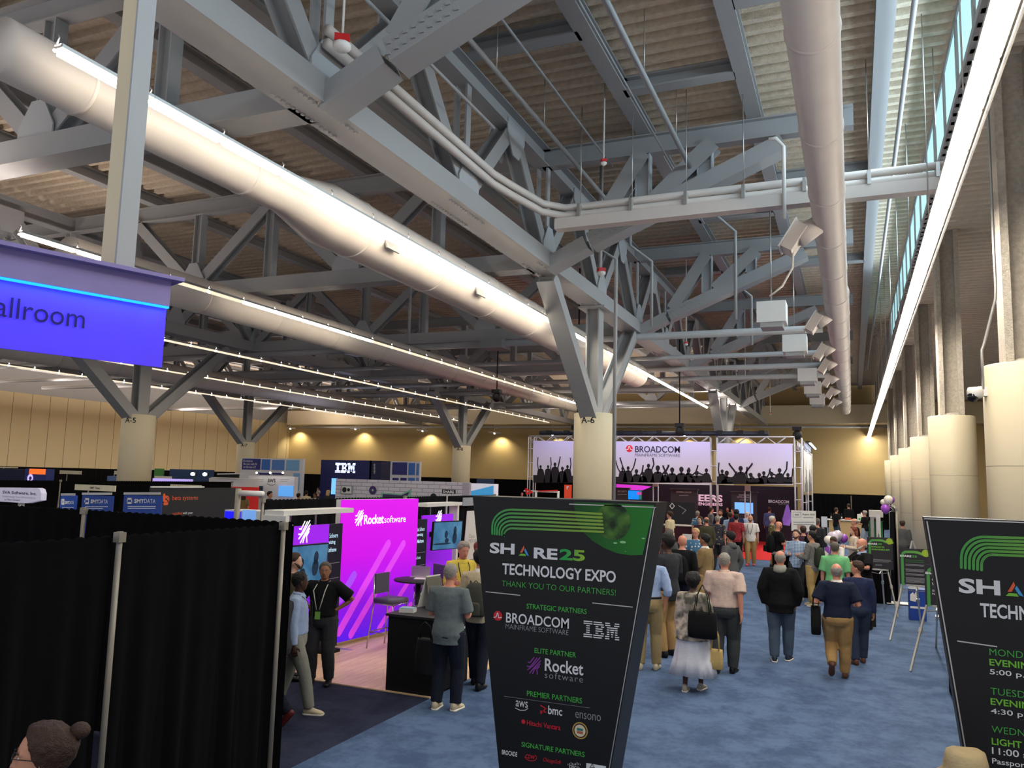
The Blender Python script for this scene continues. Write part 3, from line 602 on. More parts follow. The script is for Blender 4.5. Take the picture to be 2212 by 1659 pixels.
T2('SH', 490, 574, 748, 592, 92, tw, bold=.035); tri_mark(m, s2.at(*B(832, 548))+s2.N*.004, .085, s2.U, s2.N); T2('RE', 920, 604, 1150, 618, 92, tw, bold=.035); T2('25', 1165, 618, 1400, 632, 92, tgreen2, bold=.035)
m.build('lettering', r); m = M(); T2('TECHNOLOGY EXPO', 624, 728, 1560, 795, 88, tw, bold=.022); m.build('lettering', r); m = M()
for k, (d, e, t) in enumerate((('MONDAY', 'EVENING', '5:00 p.m.'), ('TUESDAY', 'EVENING', '4:30 p.m.'), ('WEDNESDAY', 'LIGHT L', '11:00 a.m.'))):
    y = 967+k*245; x = 680+k*7; T2(d, x, y-2, x+[300, 310, 420][k], y+16, 42, tgreen, bold=-.004); T2(e, x, y+62, x+[300, 300, 240][k], y+80, 42, tgreen2, bold=.02); T2(t, x+2, y+126, x+[300, 300, 330][k], y+144, 42, tw, bold=.01); m.build('lettering', r); m = M()
T2('Passport', 697, 1648, 920, 1662, 44, tw, bold=.01); m.build('lettering', r)
m = M(); beading(m, TL+X3*.012-Z3*.02, L0+X3*.012, s2.N); beading(m, TL-Z3*.008, TR-Z3*.008, s2.N); a = s2.at(*B(480, 872)); beading(m, a, a+X3*.17-Z3*.01, s2.N); m.build('metal_beading', r)

# ------------------------------------------------------------------ pipe and drape
def drape_wall(a, b, z, label, grp=None, pole=(1, 1), seed=0, amp=.035):
    a, b = V3(a), V3(b); d = (b-a); L = d.length; u = d/L; n = u.cross(Z3)
    r = thing('drape_panel', label, 'curtain', (a.x, a.y, 0), 0, grp)
    rg = random.Random(seed); ph = [rg.random()*6 for _ in range(3)]; K = int(max(16, L/.035)); K = min(K, 420)
    def off(s, z_): k = .06+.94*(1-z_/z); return amp*k*(math.sin(s*21+ph[0])+.6*math.sin(s*33+ph[1])+.5*math.sin(s*13+ph[2]))
    m = M(); lv = [.03, z*.35, z*.7, z*.93, z-.05, z-.015]; rings = []
    for q in lv: rings.append([a+u*(L*k/K)+n*off(L*k/K, q)+Z3*q for k in range(K+1)])
    rings.append([a+u*(L*k/K)+n*0+Z3*(z+.01*math.sin(k*2.1)) for k in range(K+1)])
    rings += [[p-n*(2*(p-a).dot(n))-n*.0 if False else a+u*((p-a).dot(u))-n*(.03+(p-a).dot(n)*.5)+Z3*p.z for p in q] for q in reversed(rings[:-1])]
    m.loft(rings, drape, closed=False); m.build('curtain', r)
    for k, e in enumerate((a-u*.02, b+u*.02)):
        if pole[k]: m = M(); m.tube([e+n*.03, e+n*.03+Z3*(z+.03)], .021, postm, 8); m.box(e+n*.03+Z3*(z-.01), (.06, .06, .07), postm); m.box(e+Z3*.004, (.4, .4, .008), postm); m.build('upright', r)
    m = M(); m.tube([a-n*.015+Z3*(z-.03), b-n*.015+Z3*(z-.03)], .008, postm, 6); m.build('crossbar', r)
    return r
drape_wall((-4.87, 4.26, 0), (-4.87, 6.02, 0), 2.32, 'black pleated drape nearest the camera, right of its grey post', seed=1)
drape_wall((-4.87, 1.9, 0), (-4.87, 4.2, 0), 2.32, 'black pleated drape nearest the camera, left of the grey post at bottom left', pole=(1, 0), seed=2)
drape_wall((-7.85, 6.42, 0), (-4.95, 6.3, 0), 2.33, 'black drape crossing behind the nearest drape, right of its thin post', seed=3, pole=(1, 0))
drape_wall((-13.5, 6.5, 0), (-7.92, 6.43, 0), 2.33, 'black drape crossing behind the nearest drape, left of its thin post', seed=4, pole=(1, 0))
drape_wall((-9.25, 10.95, 0), (-9.25, 15.6, 0), 2.33, 'black drape backing the magenta booth, left half', seed=5)
drape_wall((-9.25, 15.7, 0), (-9.25, 20.5, 0), 2.33, 'black drape backing the magenta booth, right half', seed=6, pole=(0, 1))
drape_wall((-23.2, 12, 0), (-23.4, 18, 0), 2.36, 'black drape behind the blue banners, left piece', seed=7)
drape_wall((-23.4, 18.1, 0), (-23.9, 26.3, 0), 2.36, 'black drape behind the blue banners, right piece', seed=8, pole=(0, 1))
for k, (a, b) in enumerate([((-60.6, 26, 0), (-60.6, 40, 0)), ((-60.6, 40.1, 0), (-60.6, 55, 0)), ((-60.6, 55.1, 0), (-60.6, 75.5, 0)), ((-60, 75.8, 0), (-48, 75.8, 0)), ((-47.9, 75.8, 0), (-36, 75.8, 0)), ((-35.9, 75.8, 0), (-24, 75.8, 0)), ((-23.9, 75.8, 0), (-12, 75.8, 0)), ((-3.2, 60, 0), (-.2, 60, 0)), ((-.1, 60, 0), (2.2, 60, 0)), ((2.3, 60, 0), (6.5, 60, 0)), ((-3.3, 75.8, 0), (8, 75.8, 0))]):
    drape_wall(a, b, 2.72 if k < 7 else 2.2, 'far black drape, '+['at the far left edge', 'behind column A-5', 'before the wall corner', 'at left end of the back wall', 'behind the blue sign tower', 'left of column A-8', 'right of column A-8', 'behind the bar, left of its seam post', 'behind the bar, right of its seam post', 'behind the right-hand columns', 'farthest back behind the bar'][k], seed=20+k, amp=.06, pole=(1, 0))
drape_wall((.96, 22.2, 0), (.98, 25.2, 0), 2.3, 'black drape end-on behind the green poster easels, with balloons tied to it', seed=40)
m = M(); m.box((.95, 22.05, .03), (.5, .4, .02), white); m.build('floor_plate', label='white floor plate under the end post of the drape by the easels', cat='plate')

# ------------------------------------------------------------------ magenta booth
wood = mat('light_wood_floor', (206, 160, 112), .4); N_, L_, b_ = nodes(wood); tc = N_.new('ShaderNodeTexCoord'); mp = N_.new('ShaderNodeMapping'); mp.inputs['Scale'].default_value = (14, 1.6, 1); wn = N_.new('ShaderNodeTexNoise'); wn.inputs['Scale'].default_value = 1.2; wn.inputs['Detail'].default_value = 6
L_.new(tc.outputs['Object'], mp.inputs[0]); L_.new(mp.outputs[0], wn.inputs['Vector']); cr = N_.new('ShaderNodeValToRGB'); cr.color_ramp.elements[0].position = .35; cr.color_ramp.elements[1].position = .7
cr.color_ramp.elements[0].color = (*lin((232, 190, 142)), 1); cr.color_ramp.elements[1].color = (*lin((250, 218, 174)), 1); L_.new(wn.outputs[0], cr.inputs[0]); L_.new(cr.outputs[0], b_.inputs['Base Color'])
m = M(); m.span((-9.1, 9.3, 0), (-5.0, 16, .015), wood); m.build('booth_floor', label='light wood floor laid under the magenta booth', cat='floor')
lb = PL(((-7.62, 12.2, 1)), (.13, .99, 0))
r = thing('light_box_wall', 'glowing magenta wall panel with white slogan and slanting bars', 'display', (-7.65, 12.2, 0))
mag = seg('magenta_backlit', (84, 20, 240), (206, 0, 222), 'Z', .1, 2.3, .62, (.62, (196, 0, 226)))
m = M(); c = [(722, 1393), (893, 1357), (897, 1075), (746, 1083)]; q = P3(lb, c, 0); q[0].z = q[1].z = .08; q[2].z = q[3].z = 2.38; q[3].x = q[0].x; q[3].y = q[0].y; q[2].x = q[1].x; q[2].y = q[1].y
m.poly(q, mag, .01, lb.N); pn = m.build('backlit_print', r)
m = M(); o = lb.N*-.012; m.poly([p+o for p in q], white, .1, lb.N); m.box(q[0]+V3((.1, 0, -.07)), (.5, .08, .012), alu); m.build('frame', r)
m = M(); bar = mat('backlit_pale_violet', (176, 84, 255), .5, emit=.5, ec=(150, 70, 245)); bar2 = mat('backlit_pink', (224, 76, 255), .5, emit=.5, ec=(214, 60, 240))
Cc = lambda x, y: (560+x/4.254, 1080+y/4.254)
for p, e, w_, mt_ in ((Cc(870, 690), Cc(700, 990), .14, bar), (Cc(1185, 400), Cc(700, 1270), .14, bar2), (Cc(1325, 400), Cc(800, 1310), .13, bar2), (Cc(1390, 720), Cc(1060, 1240), .1, bar2), (Cc(1390, 960), Cc(1240, 1200), .1, bar2)): 
    a, b = lb.at(*p), lb.at(*e)
    if b.z < .16: b = a.lerp(b, (a.z-.16)/(a.z-b.z))
    lim = q[0]; t = (b-lim).dot(lb.U)
    if t < .09: tt = ((a-lim).dot(lb.U)-.09)/((a-lim).dot(lb.U)-t); b = a.lerp(b, tt)
    stroke(m, [a+lb.N*.003, b+lb.N*.003], w_, lb.N, mt_)
m.build('slanting_bars', pn)
m = M(); glow = mat('backlit_white', (255, 255, 255), .5, emit=1.0)
lb.txt(m, 'Rocket', (785.5, 1133.4), (828, 1130), 20.5, glow, bold=.02, off=.006); lb.txt(m, 'software', (829.5, 1130.2), (875.5, 1126.6), 15, glow, bold=-.004, off=.006)
o = lb.at(766, 1135.5); rocket(m, o+lb.N*.006, lb.U, Z3, .2, .24, glow, .018); m.build('lettering', pn)
def kiosk(y0, y1, near, label, screen_px, pan_px, txt_px):
    r = thing('kiosk', label, 'kiosk', (-7.3, (y0+y1)/2, 0)); X_ = -7.5 if near else -7.85; pl = PL((X_, y0, 1), Y3)
    ye = y0 if near else y1
    m = M(); xa, xb = (-7.64, -7.3) if near else (-8.02, -7.72); m.span((xa, y0, 2.2), (xb, y1+(.2 if near else 0), 2.27), white); m.span((xa, ye-.03, .015), (xb+(.06 if near else -.1), ye+.05, 2.2), white); m.build('arch', r)
    m = M(); m.span((X_-.06, y0+.12, .6), (X_-.02, y1-.12, 2.02), seg('violet_panel%d' % near, (70, 24, 190), (150, 20, 230), 'Z', -.2, 1.6, .55)); 
    v = m.build('violet_panel', r); a = pl.at(*pan_px[0]); m = M(); rocket(m, V3((X_-.015, a.y, a.z)), Y3, Z3, .26, .3, glow, .022); m.build('emblem', v)
    m = M(); 
    for y in (y0+.45, y1-.45): m.tube([(X_-.04, y, 2.02), (X_-.04, y, 2.2)], .015, alu, 6)
    m.build('hanger', r)
    return r, pl
scr = two('screen_blue_picture', (40, 84, 124), (92, 142, 178), 'noise', 3.5, .3, (.35, .7)); nodes(scr)[2].inputs['Emission Strength'].default_value = .35; nodes(scr)[2].inputs['Emission Color'].default_value = (*lin((70, 130, 180)), 1)
r1, pl = kiosk(9.1, 10.6, True, 'white arch kiosk left of the magenta panel, with tilted screen', 0, [(646, 1173)], 0)
r2, pl2 = kiosk(13.95, 15.5, False, 'white arch kiosk right of the magenta panel, with small screen', 0, [(942, 1137)], 0)
def tv(c, w_, h, yaw, tilt, label, X0):
    r = thing('television', label, 'screen', c); Rm = Matrix.Rotation(yaw, 3, 'Z') @ Matrix.Rotation(tilt, 3, 'Y'); c = V3(c)
    m = M(); m.box(c, (.05, w_, h), blackm, R=Rm); m.box(c-Rm@V3((.07, 0, 0)), (.1, .3, .3), blackm, R=Rm); m.span((X0, c.y-.05, c.z-.05), (c.x-.05, c.y+.05, c.z+.05), blackm); m.build('bezel', r)
    m = M(); m.box(c+Rm@V3((.026, 0, 0)), (.004, w_-.03, h-.03), scr, R=Rm); s = m.build('screen', r)
    m = M(); dk = mat('screen_figure', (34, 62, 92), .4); 
    for y, z, a, b in ((-.05, .02, .05, .08), (.22, .08, .05, .1), (-.15, -.16, .28, .02), (-.02, -.1, .06, .05), (.22, -.06, .07, .12)): m.add([c+Rm@V3((.029, y*w_/.9+a*math.cos(t), z+b*math.sin(t))) for t in [k*.6 for k in range(10)]], [tuple(range(10))], dk)
    m.build('picture', s)
tv((-7.28, 9.55, 1.5), .98, .56, -.1, .06, 'wide screen on the left kiosk behind the black polo wearer', -7.53)
tv((-7.5, 14.4, 1.64), .86, .56, -.25, .06, 'screen on the right kiosk above the person in yellow', -7.87)
def text_panel(y0, y1, x, z1, label, k):
    r = thing('text_panel', label, 'panel', (x, (y0+y1)/2, 0)); pl = PL((x+.02, y0, 1), Y3)
    m = M(); m.span((x-.02, y0, .06), (x+.02, y1, z1), mat('navy_panel', (22, 24, 46), .4)); m.box((x, (y0+y1)/2, .035), (.4, .3, .05), blackm); m.build('board', r)
    m = M(); w_ = y1-y0; pale = mat('lit_panel_text', (190, 225, 245), .5, emit=.7)
    for i, (t, z, h, wd) in enumerate((('Rocket Software', z1-.22, .075, .72), ('Modernizing', z1-.33, .075, .62), ('the Mainframe', z1-.44, .07, .68), ('Code. Evolved.', z1-.74, .055, .5), ('Security. Fortified.', z1-.98, .055, .6), ('Data. Unlocked.', z1-1.2, .055, .5), ('Infrastructure. Automated.', z1-1.42, .05, .72), ('Application. Accelerated.', z1-1.62, .05, .72))):
        m.text(t, (x+.02, y0+.08*w_+.02, z), Y3, Z3, wd*w_*.95, h, pale, bold=.01 if 0 < i < 3 else 0)
        if i > 2: m.span((x+.02, y0+.08*w_, z+.115), (x+.024, y1-.08*w_, z+.122), tgrey)
    m.build('lettering', r)
text_panel(10.47, 11.1, -7.72, 2.0, 'dark upright text panel just left of the magenta wall', 0)
text_panel(13.24, 13.76, -7.62, 1.98, 'dark upright text panel just right of the magenta wall', 1)
# high table, stools
r = thing('bar_table', 'round black bar table in front of the magenta wall', 'table', (-6.95, 12.35, .015))
m = M(); m.lathe((-6.95, 12.35, 1.0), [(.42, 0), (.43, .015), (.42, .03)], darkm, 32); m.build('tabletop', r)
m = M(); m.tube([(-6.95, 12.35, .03), (-6.95, 12.35, 1.0)], .045, darkm, 12); m.build('pedestal', r)
m = M()
for a in (0, 1): m.box((-6.95, 12.35, .035), (.75 if a else .07, .07 if a else .75, .04), darkm)
m.build('cross_base', r)
m = M(); m.box((-6.9, 12.42, 1.034), (.3, .2, .006), white, .3); m.build('paper', label='white papers lying on the round bar table', cat='paper')
m = M(); m.box((-7.05, 12.6, 1.035), (.34, .24, .01), alu, .2); m.box((-7.12, 12.72, 1.12), (.34, .02, .17), alu, .2); m.build('laptop', label='open grey laptop on the round bar table', cat='laptop')
def stool(x, y, rz, label):
    r = thing('bar_stool', label, 'stool', (x, y, .015), rz); vin = mat('grey_vinyl', (84, 80, 100), .45); ch = mat('chrome', (205, 200, 210), .2, metal=.9, var=.02)
    m = M(); m.loft([[(a*s, b*s, z) for a, b in ((-.2, -.2), (.2, -.2), (.2, .2), (-.2, .2))] for s, z in ((.97, .72), (1.02, .74), (1.02, .78), (.95, .80))], vin); m.build('seat', r, local=True)
    m = M(); m.box((0, -.2, 1.02), (.36, .04, .32), vin); m.build('backrest', r, local=True)
    for sx in (-1, 1):
        m = M(); m.tube([(sx*.2, -.21, 1.15), (sx*.19, -.2, .72), (sx*.24, -.27, 0)], .013, ch, 6); m.build('leg', r, local=True)
        m = M(); m.tube([(sx*.19, .18, .73), (sx*.24, .24, 0)], .013, ch, 6); m.build('leg', r, local=True)
    m = M(); 
    for z, k in ((.26, .225), (.71, .2)): m.tube([(-k, -k-.02, z), (k, -k-.02, z), (k, k, z), (-k, k, z), (-k, -k-.02, z)], .011, ch, 6)
    m.build('foot_rail', r, local=True)
stool(-7.0, 11.55, -1.65, 'chrome bar stool with grey seat, left of the round bar table')
stool(-7.15, 13.1, 2.6, 'chrome bar stool behind the round bar table')
# black counter
r = thing('reception_counter', 'black reception counter where the man in grey stands', 'counter', (-5.33, 9.9, 0))
m = M(); m.span((-5.68, 9.33, 0), (-5.0, 10.36, .96), blackm); m.build('cabinet', r); m = M(); m.span((-5.71, 9.3, .96), (-4.97, 10.39, .99), darkm); m.build('top', r)
m = M(); cp = PL((-5.0, 9.3, 0), Y3); m.text('Rocket', (-5.0, 9.5, .62), Y3, Z3, .75, .19, tw, bold=.02); m.text('software', (-5.0, 9.72, .48), Y3, Z3, .5, .08, tgrey, space=1.2); m.build('lettering', r)
m = M(); m.box((-5.52, 9.55, 1.015), (.2, .14, .05), white, .2); m.box((-5.52, 9.55, 1.045), (.19, .13, .012), mat('pale_teal', (150, 190, 196), .5), .2); m.build('card_box', label='small white box of cards on the black counter', cat='box')
r = thing('tabletop_sign', 'white folded card sign standing on the black counter', 'sign', (-5.45, 10.1, .99))
for s, mt_ in ((-1, white), (1, mat('grey_card', (96, 92, 82), .6))):
    m = M(); m.poly([(-5.5+s*.1, 9.95, .995), (-5.42+s*.1, 10.3, .995), (-5.45, 10.3, 1.42), (-5.5, 9.98, 1.42)], mt_, .008, (s, 0, .3)); m.build('card', r)
r = thing('tote_bag', 'black tote bag hanging at the side of the man in grey by the counter', 'bag', (-4.93, 9.05, .35))
m = M(); m.loft([[(-4.88+w_*math.cos(t)*.5, 8.98+.06*math.sin(t), z) for t in [2*math.pi*k/14 for k in range(14)]] for z, w_ in ((.36, .3), (.4, .36), (.6, .36), (.78, .32), (.8, .3))], blackm); m.build('bag_body', r)
m = M(); m.tube([(-5.0, 8.98, .79), (-4.98, 8.97, .95), (-4.93, 8.97, 1.0), (-4.86, 8.97, .95), (-4.84, 8.98, .79)], .012, blackm, 6); m.build('handle', r)
# tall tapered standee behind the partner sign
r = thing('standee', 'white tapered standee half hidden behind the partner sign', 'sign', (-6.4, 13.3, 0)); sp = PL((-6.4, 13.2, 1), (.5, .87, 0))
m = M(); q = P3(sp, [(1000, 1175), (1042, 1172), (1027, 1103), (1010, 1104)], 0); q[0].z = q[1].z = 1.0; lo = [V3((p.x, p.y, .02)) for p in q[:2]]; m.poly([lo[0], lo[1], q[1], q[2], q[3], q[0]], white, .02, sp.N); m.build('board', r)
m = M(); sp.txt(m, 'Cisco', (1013, 1164), (1025, 1160), 8, tgrey); sp.txt(m, 'MDS SAN', (1012, 1173), (1033, 1170), 7, tgrey); m.build('lettering', r)
for k, (x0, y0, x1, y1) in enumerate([(1001, 1075, 1023, 1092), (1011, 1104, 1026, 1108)][:1]): m = M(); PL((-9.1, 19, 2), Y3).rect(m, x0, y0, x1, y1, mat('grey_card_sign', (150, 150, 156), .6), .02); m.build('hung_sign', label='plain grey card hung on the drape behind the magenta booth', cat='sign')

# ------------------------------------------------------------------ mid and far left booths
def board(name, label, cat, px, Y, mt, th=.05, foot=None, plane=None, prints=None, group=None):
    pl = plane or PL((0, Y, 0), X3); r = thing(name, label, cat, pl.at((px[0]+px[2])/2, px[3]), 0, group); r.location.z = 0 if foot is None else foot
    m = M(); pl.rect(m, *px, mt, th, z0=0 if foot is None else foot); m.build('board', r)
    if prints: m = M(); prints(m, pl); m.build('lettering', r)
    return r, pl
# rounded header of the software stand at the left edge
r = thing('stand_header', 'white rounded stand header with dark software name, at the left edge', 'sign', (-17, 11, 0)); pl = PL((0, 11, 0), X3)
m = M(); m.poly(P3(pl, [(-8, 1083), (58, 1087), (88, 1081), (89, 1066), (86, 1057), (80, 1054), (-8, 1053)], 0), mat('lit_white_sign', (206, 200, 222), .5, emit=.25), .12, pl.N); m.build('header_panel', r)
m = M(); p = pl.at(40, 1086); m.tube([(p.x, 11.06, .01), (p.x, 11.06, p.z+.1)], .06, alu); m.box((p.x, 11.06, .01), (.6, .5, .02), alu); m.build('stem', r)
m = M(); pl.txt(m, 'SVA Software, Inc.', (5.5, 1069), (79, 1069), 7.5, mat('ink_navy', (50, 46, 90), .5), bold=.02); pl.txt(m, 'Modernizing Your Infrastructure', (5, 1076.5), (77, 1076.5), 4.5, tgrey); pl.txt(m, 'to Meet Demand', (10, 1081.5), (43, 1081.5), 4, mat('ink_navy', (50, 46, 90))); m.build('lettering', r)
namem = mat('cream_name_board', (226, 216, 186), .6)
pz = PL((0, 15.4, 0), X3)
def hung(px, Y, t, label, h=4.5):
    pl = PL((0, Y, 0), X3); r = thing('name_board', label, 'sign', pl.at((px[0]+px[2])/2, px[3])); m = M(); pl.rect(m, *px, namem, .03); m.build('board', r)
    a = pl.at((px[0]+px[2])/2, px[3]); m = M(); m.tube([(a.x-.3, Y+.04, 0.01), (a.x-.3, Y+.04, a.z+.1)], .02, postm, 6); m.box((a.x-.3, Y+.04, .006), (.4, .4, .012), postm); m.build('stand_pole', r)
    if t: c = (px[0]+px[2])/2; w_ = len(t)*.75*h/2*.8; m = M(); pl.txt(m, t, (c-w_, (px[1]+px[3])/2+h/2), (c+w_, (px[1]+px[3])/2+h/2), h, tblack, bold=.015); m.build('lettering', r)
hung((162, 1046, 248, 1062), 15.3, 'SMT Data', 'long cream name board above the blue banners')
hung((368, 1046, 434, 1056), 21, 'Beta Systems Software', 'cream name board peeping over the charcoal backdrop', 2.6)
hung((129, 1016, 175, 1025), 30, '', 'small cream name board on the far drape, left of column A-5')
hung((-10, 1008, 38, 1011.5), 31, '', 'cream name board on the far drape at the left edge')
hung((334, 1028, 370, 1034), 29, '', 'cream name board just right of column A-5')
hung((247, 1017, 262, 1025), 30.5, '', 'cream name board touching the left side of column A-5')
smt = mat('banner_blue', (38, 74, 160), .5)
def smt_banner(px, Y, k, label, plane=None):
    pl = plane or PL((0, Y, 0), X3); a = pl.at((px[0]+px[2])/2, px[3]); r = thing('pull_up_banner', label, 'banner', (a.x, a.y, 0), 0, None)
    m = M(); pl.rect(m, *px, smt, .015, z0=.08); m.build('print', r); e, f = pl.at(px[0], px[1]), pl.at(px[2], px[1])
    m = M(); m.bar(e+Z3*.02, f+Z3*.02, .03, .05, alu); e2, f2 = V3((e.x, e.y, .04)), V3((f.x, f.y, .04)); m.bar(e2, f2, .2, .08, alu); m.build('rail', r)
    w_ = px[2]-px[0]; x, y = px[0], px[1]; m = M(); s = w_/78
    pl.txt(m, 'SMT', (x+22*s, y+19), (x+43*s, y+19), 9*s**.3, tw, bold=.03); pl.txt(m, 'DATA', (x+43.5*s, y+19), (x+68*s, y+19), 9*s**.3, tw)
    for d in (0, 9): stroke(m, P3(pl, [(x+6*s, y+9.5+d), (x+18*s, y+9.5+d)]), (pl.at(x, y)-pl.at(x, y+4)).z, pl.N, tw, False)
    for d in (7, 17): stroke(m, P3(pl, [(x+d*s, y+8), (x+d*s, y+20)]), (pl.at(x, y)-pl.at(x, y+2.2)).z, pl.N, tw, False)
    textlines(m, pl, x+8*s, y+26, x+70*s, 2, 4, .012, tw, k); m.build('lettering', r)
smt_banner((268, 1068, 346, 1130), 13, 1, 'blue pull-up banner with white data logo, nearest the charcoal backdrop')
smt_banner((178, 1068.5, 241, 1130), 13, 2, 'blue pull-up banner with white data logo, middle of three')
smt_banner((131, 1070, 163, 1130), 13, 3, 'narrow angled blue pull-up banner, leftmost of three', PL((-17, 12.6, 0), (.62, .78, 0)))
bp = PL((-15.9, 15, 1), Y3)
r = thing('backdrop', 'charcoal booth backdrop with orange logo and lettering', 'display', (-15.9, 16.3, 0))
m = M(); bp.rect(m, 326, 1054, 517, 1115, mat('backdrop_charcoal', (38, 36, 40), .6), .05, z0=.0); m.build('print', r)
m = M(); a, b = bp.at(326, 1053.5), bp.at(440, 1053.5); m.bar(a+Z3*.02, V3((a.x, b.y, a.z+.02)), .05, .035, white); m.build('edge_trim', r)
m = M(); bp.txt(m, 'beta systems', (371.6, 1084), (427, 1081.5), 12.5, torange, bold=-.004); bp.txt(m, 'satisfied', (372, 1112), (393, 1111.5), 6, torange); bp.txt(m, 'with your', (394.5, 1112.5), (416, 1111.5), 7, tw)
stroke(m, P3(bp, [(354.5, 1069), (354.5, 1081), (356.5, 1083.5), (361.5, 1083), (363, 1081), (363, 1076), (361, 1073.5), (354.5, 1074)]), .07, bp.N, torange); stroke(m, P3(bp, [(355, 1088.5), (361, 1088)]), .07, bp.N, torange); m.build('lettering', r)
# lit counter in front of it
r = thing('light_box_counter', 'tall lit counter with deep blue screen beside the dark backdrop', 'counter', (-10.4, 11.5, 0)); pl = PL((0, 11.4, 0), X3)
a, b = pl.at(484, 1101), pl.at(553, 1099); m = M(); m.span((a.x, 11.42, 0), (b.x, 11.9, a.z), white); m.build('cabinet', r)
m = M(); pl.rect(m, 486, 1104, 518, 1124, mat('deep_blue_screen', (20, 20, 235), .4, emit=.9, ec=(20, 14, 240)), .01); pl.rect(m, 524, 1101, 551, 1126, mat('pale_blue_lit', (120, 170, 240), .4, emit=.6), .01); m.build('lit_panel', r)
m = M(); p = pl.at(531, 1075); m.tube([(p.x, 11.2, 0.01), (p.x, 11.2, 2.5)], .05, postm, 8); m.tube([(p.x, 11.2, 2.42), (p.x+.55, 11.2, 2.42)], .05, white, 8); m.box((p.x, 11.2, .01), (.4, .4, .02), postm); m.build('camera_pole', label='grey pole with a short white arm beside the blue lit counter', cat='pole')
# far left small stands
def stand(px, Y, mt, label, name='display_stand', cat='display', pr=None, th=.4):
    return board(name, label, cat, px, Y, mt, th, None, None, pr)
glowor = mat('lit_orange', (255, 110, 40), .5, emit=.9); glowb = mat('lit_navy', (40, 50, 110), .5, emit=.15)
def gpr(m, pl):
    pl.rect(m, 64, 1012.5, 98, 1025, glowor, .01, .01); textlines(m, pl, 68, 1016, 95, 2, 5, .08, mat('lit_white', (255, 245, 235), .5, emit=1.5), 3)
    c = pl.at(66, 1033); disc(m, c+pl.N*.02, .2*1.0, pl.N, mat('lit_lilac', (210, 190, 250), .5, emit=.8)); disc(m, c+pl.N*.025+X3*.02, .09, pl.N, glowb)
    c = pl.at(80, 1033); 
stand((55, 1012, 99, 1040), 26, glowb, 'small stand with a glowing orange header at the far left', pr=gpr)
stand((-10, 1012, 55, 1040), 27.5, mat('dim_navy_stand', (22, 30, 60), .4, emit=.1), 'dark stand with a blue glow at the left edge, behind the drapes')
stand((232, 1028, 258, 1041), 28, mat('pale_blue_stand', (96, 120, 170), .5), 'pale blue panel beside column A-5')
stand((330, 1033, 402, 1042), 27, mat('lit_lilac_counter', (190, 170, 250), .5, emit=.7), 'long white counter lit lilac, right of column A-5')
stand((367, 1013, 462, 1026), 45, mat('teal_blue_banner', (26, 54, 96), .5), 'long dark blue banner on the far left drape', th=.03)
stand((334, 1012, 352, 1026), 43, mat('green_sign', (60, 120, 60), .5), 'small green panel right of column A-5', th=.1)
for k, (px, py) in enumerate(((416, 1024), (442, 1024.5))):
    c = aty(px, py, 31); r = thing('flood_lamp', 'bright white flood lamp over the far left stands, '+['left one', 'right one'][k], 'light', c); m = M(); m.ball(c, (.13, .05, .08), mat('flood_white', (235, 248, 255), .3, emit=25), 10, 6); m.build('lamp_face', r)
    m = M(); m.box(c+V3((0, .1, 0)), (.3, .12, .2), blackm); m.tube([c+V3((0, .12, 0)), (c.x, c.y+.12, 0)], .025, blackm, 6); m.build('housing', r)
# curved red and white reception
r = thing('curved_stand', 'curved white and red reception stand left of the white wall with two screens', 'counter', (-28.5, 33, 0)); pl = PL((0, 32, 0), X3)
a, b = pl.at(428, 1032), pl.at(532, 1030); cx_, rr = (a.x+b.x)/2, (b.x-a.x)/2; mred = mat('stand_red', (214, 40, 36), .5, emit=.15)
m = M(); arc = [math.pi+math.pi*k/24 for k in range(25)]
m.loft([[V3((cx_+rr*math.cos(t), 33+.9*math.sin(t), z)) for t in arc] for z in (0, a.z)], white, closed=False); m.span((a.x, 32.9, a.z), (b.x, 33.2, a.z+.04), white); m.build('curved_wall', r)
p = pl.at(490, 1051); m = M(); m.loft([[V3((cx_+(rr+.02)*math.cos(t), 33+.92*math.sin(t), z)) for t in arc[8:]] for z in (.2, p.z)], mred, closed=False); m.build('red_band', r)
m = M(); pl.rect(m, 468, 1022, 514, 1031, blackm, .1, z0=pl.at(468, 1031).z); m.bar(pl.at(470, 1024), pl.at(530, 1023), .06, .05, white); m.build('lighting_truss', r)
# aws wall with two screens
aw = PL((0, 34, 0), X3)
r = thing('booth_wall', 'white booth wall with short dark lettering between two screens', 'display', (-25, 34, 0))
m = M(); aw.rect(m, 537, 1027, 633, 1095, seg('white_to_lilac_wall', (232, 230, 236), (220, 190, 240), 'X', 0, 2.2), .3, z0=0); m.build('wall_panel', r)
m = M(); aw.txt(m, 'aws', (578, 1042), (595, 1042), 8, tblack, bold=.01); stroke(m, P3(aw, [(577, 1045), (583, 1048), (590, 1048), (595, 1045)]), .025, aw.N, tblack); textlines(m, aw, 547, 1036, 570, 2, 4, .02, tgrey, 4); textlines(m, aw, 605, 1036, 624, 2, 4, .02, tgrey, 5); m.build('lettering', r)
for k, (px, mt_, l) in enumerate((((536, 1049, 567, 1074), mat('dark_screen', (30, 44, 66), .3, emit=.12), 'dark screen on the left half of the white booth wall'), ((604, 1049, 633, 1073), mat('sky_screen', (90, 160, 230), .3, emit=.8), 'sky blue screen on the right half of the white booth wall'))):
    m = M(); aw.rect(m, *px, mt_, .06, .064); m.build('monitor', label=l, cat='screen')
for k, x in enumerate((556, 585, 612)):
    a = aw.at(x, 1027); r = thing('arm_lamp', 'small white arm lamp on top of the white two-screen wall, '+['left', 'middle', 'right'][k], 'light', a); m = M(); m.tube([a+V3((0, .1, 0)), a+V3((.1, -.1, .12)), a+V3((.28, -.4, .16))], .02, white, 6); m.build('arm', r); m = M(); m.ball(a+V3((.3, -.42, .14)), .05, spot, 8, 4); m.build('lamp_head', r)
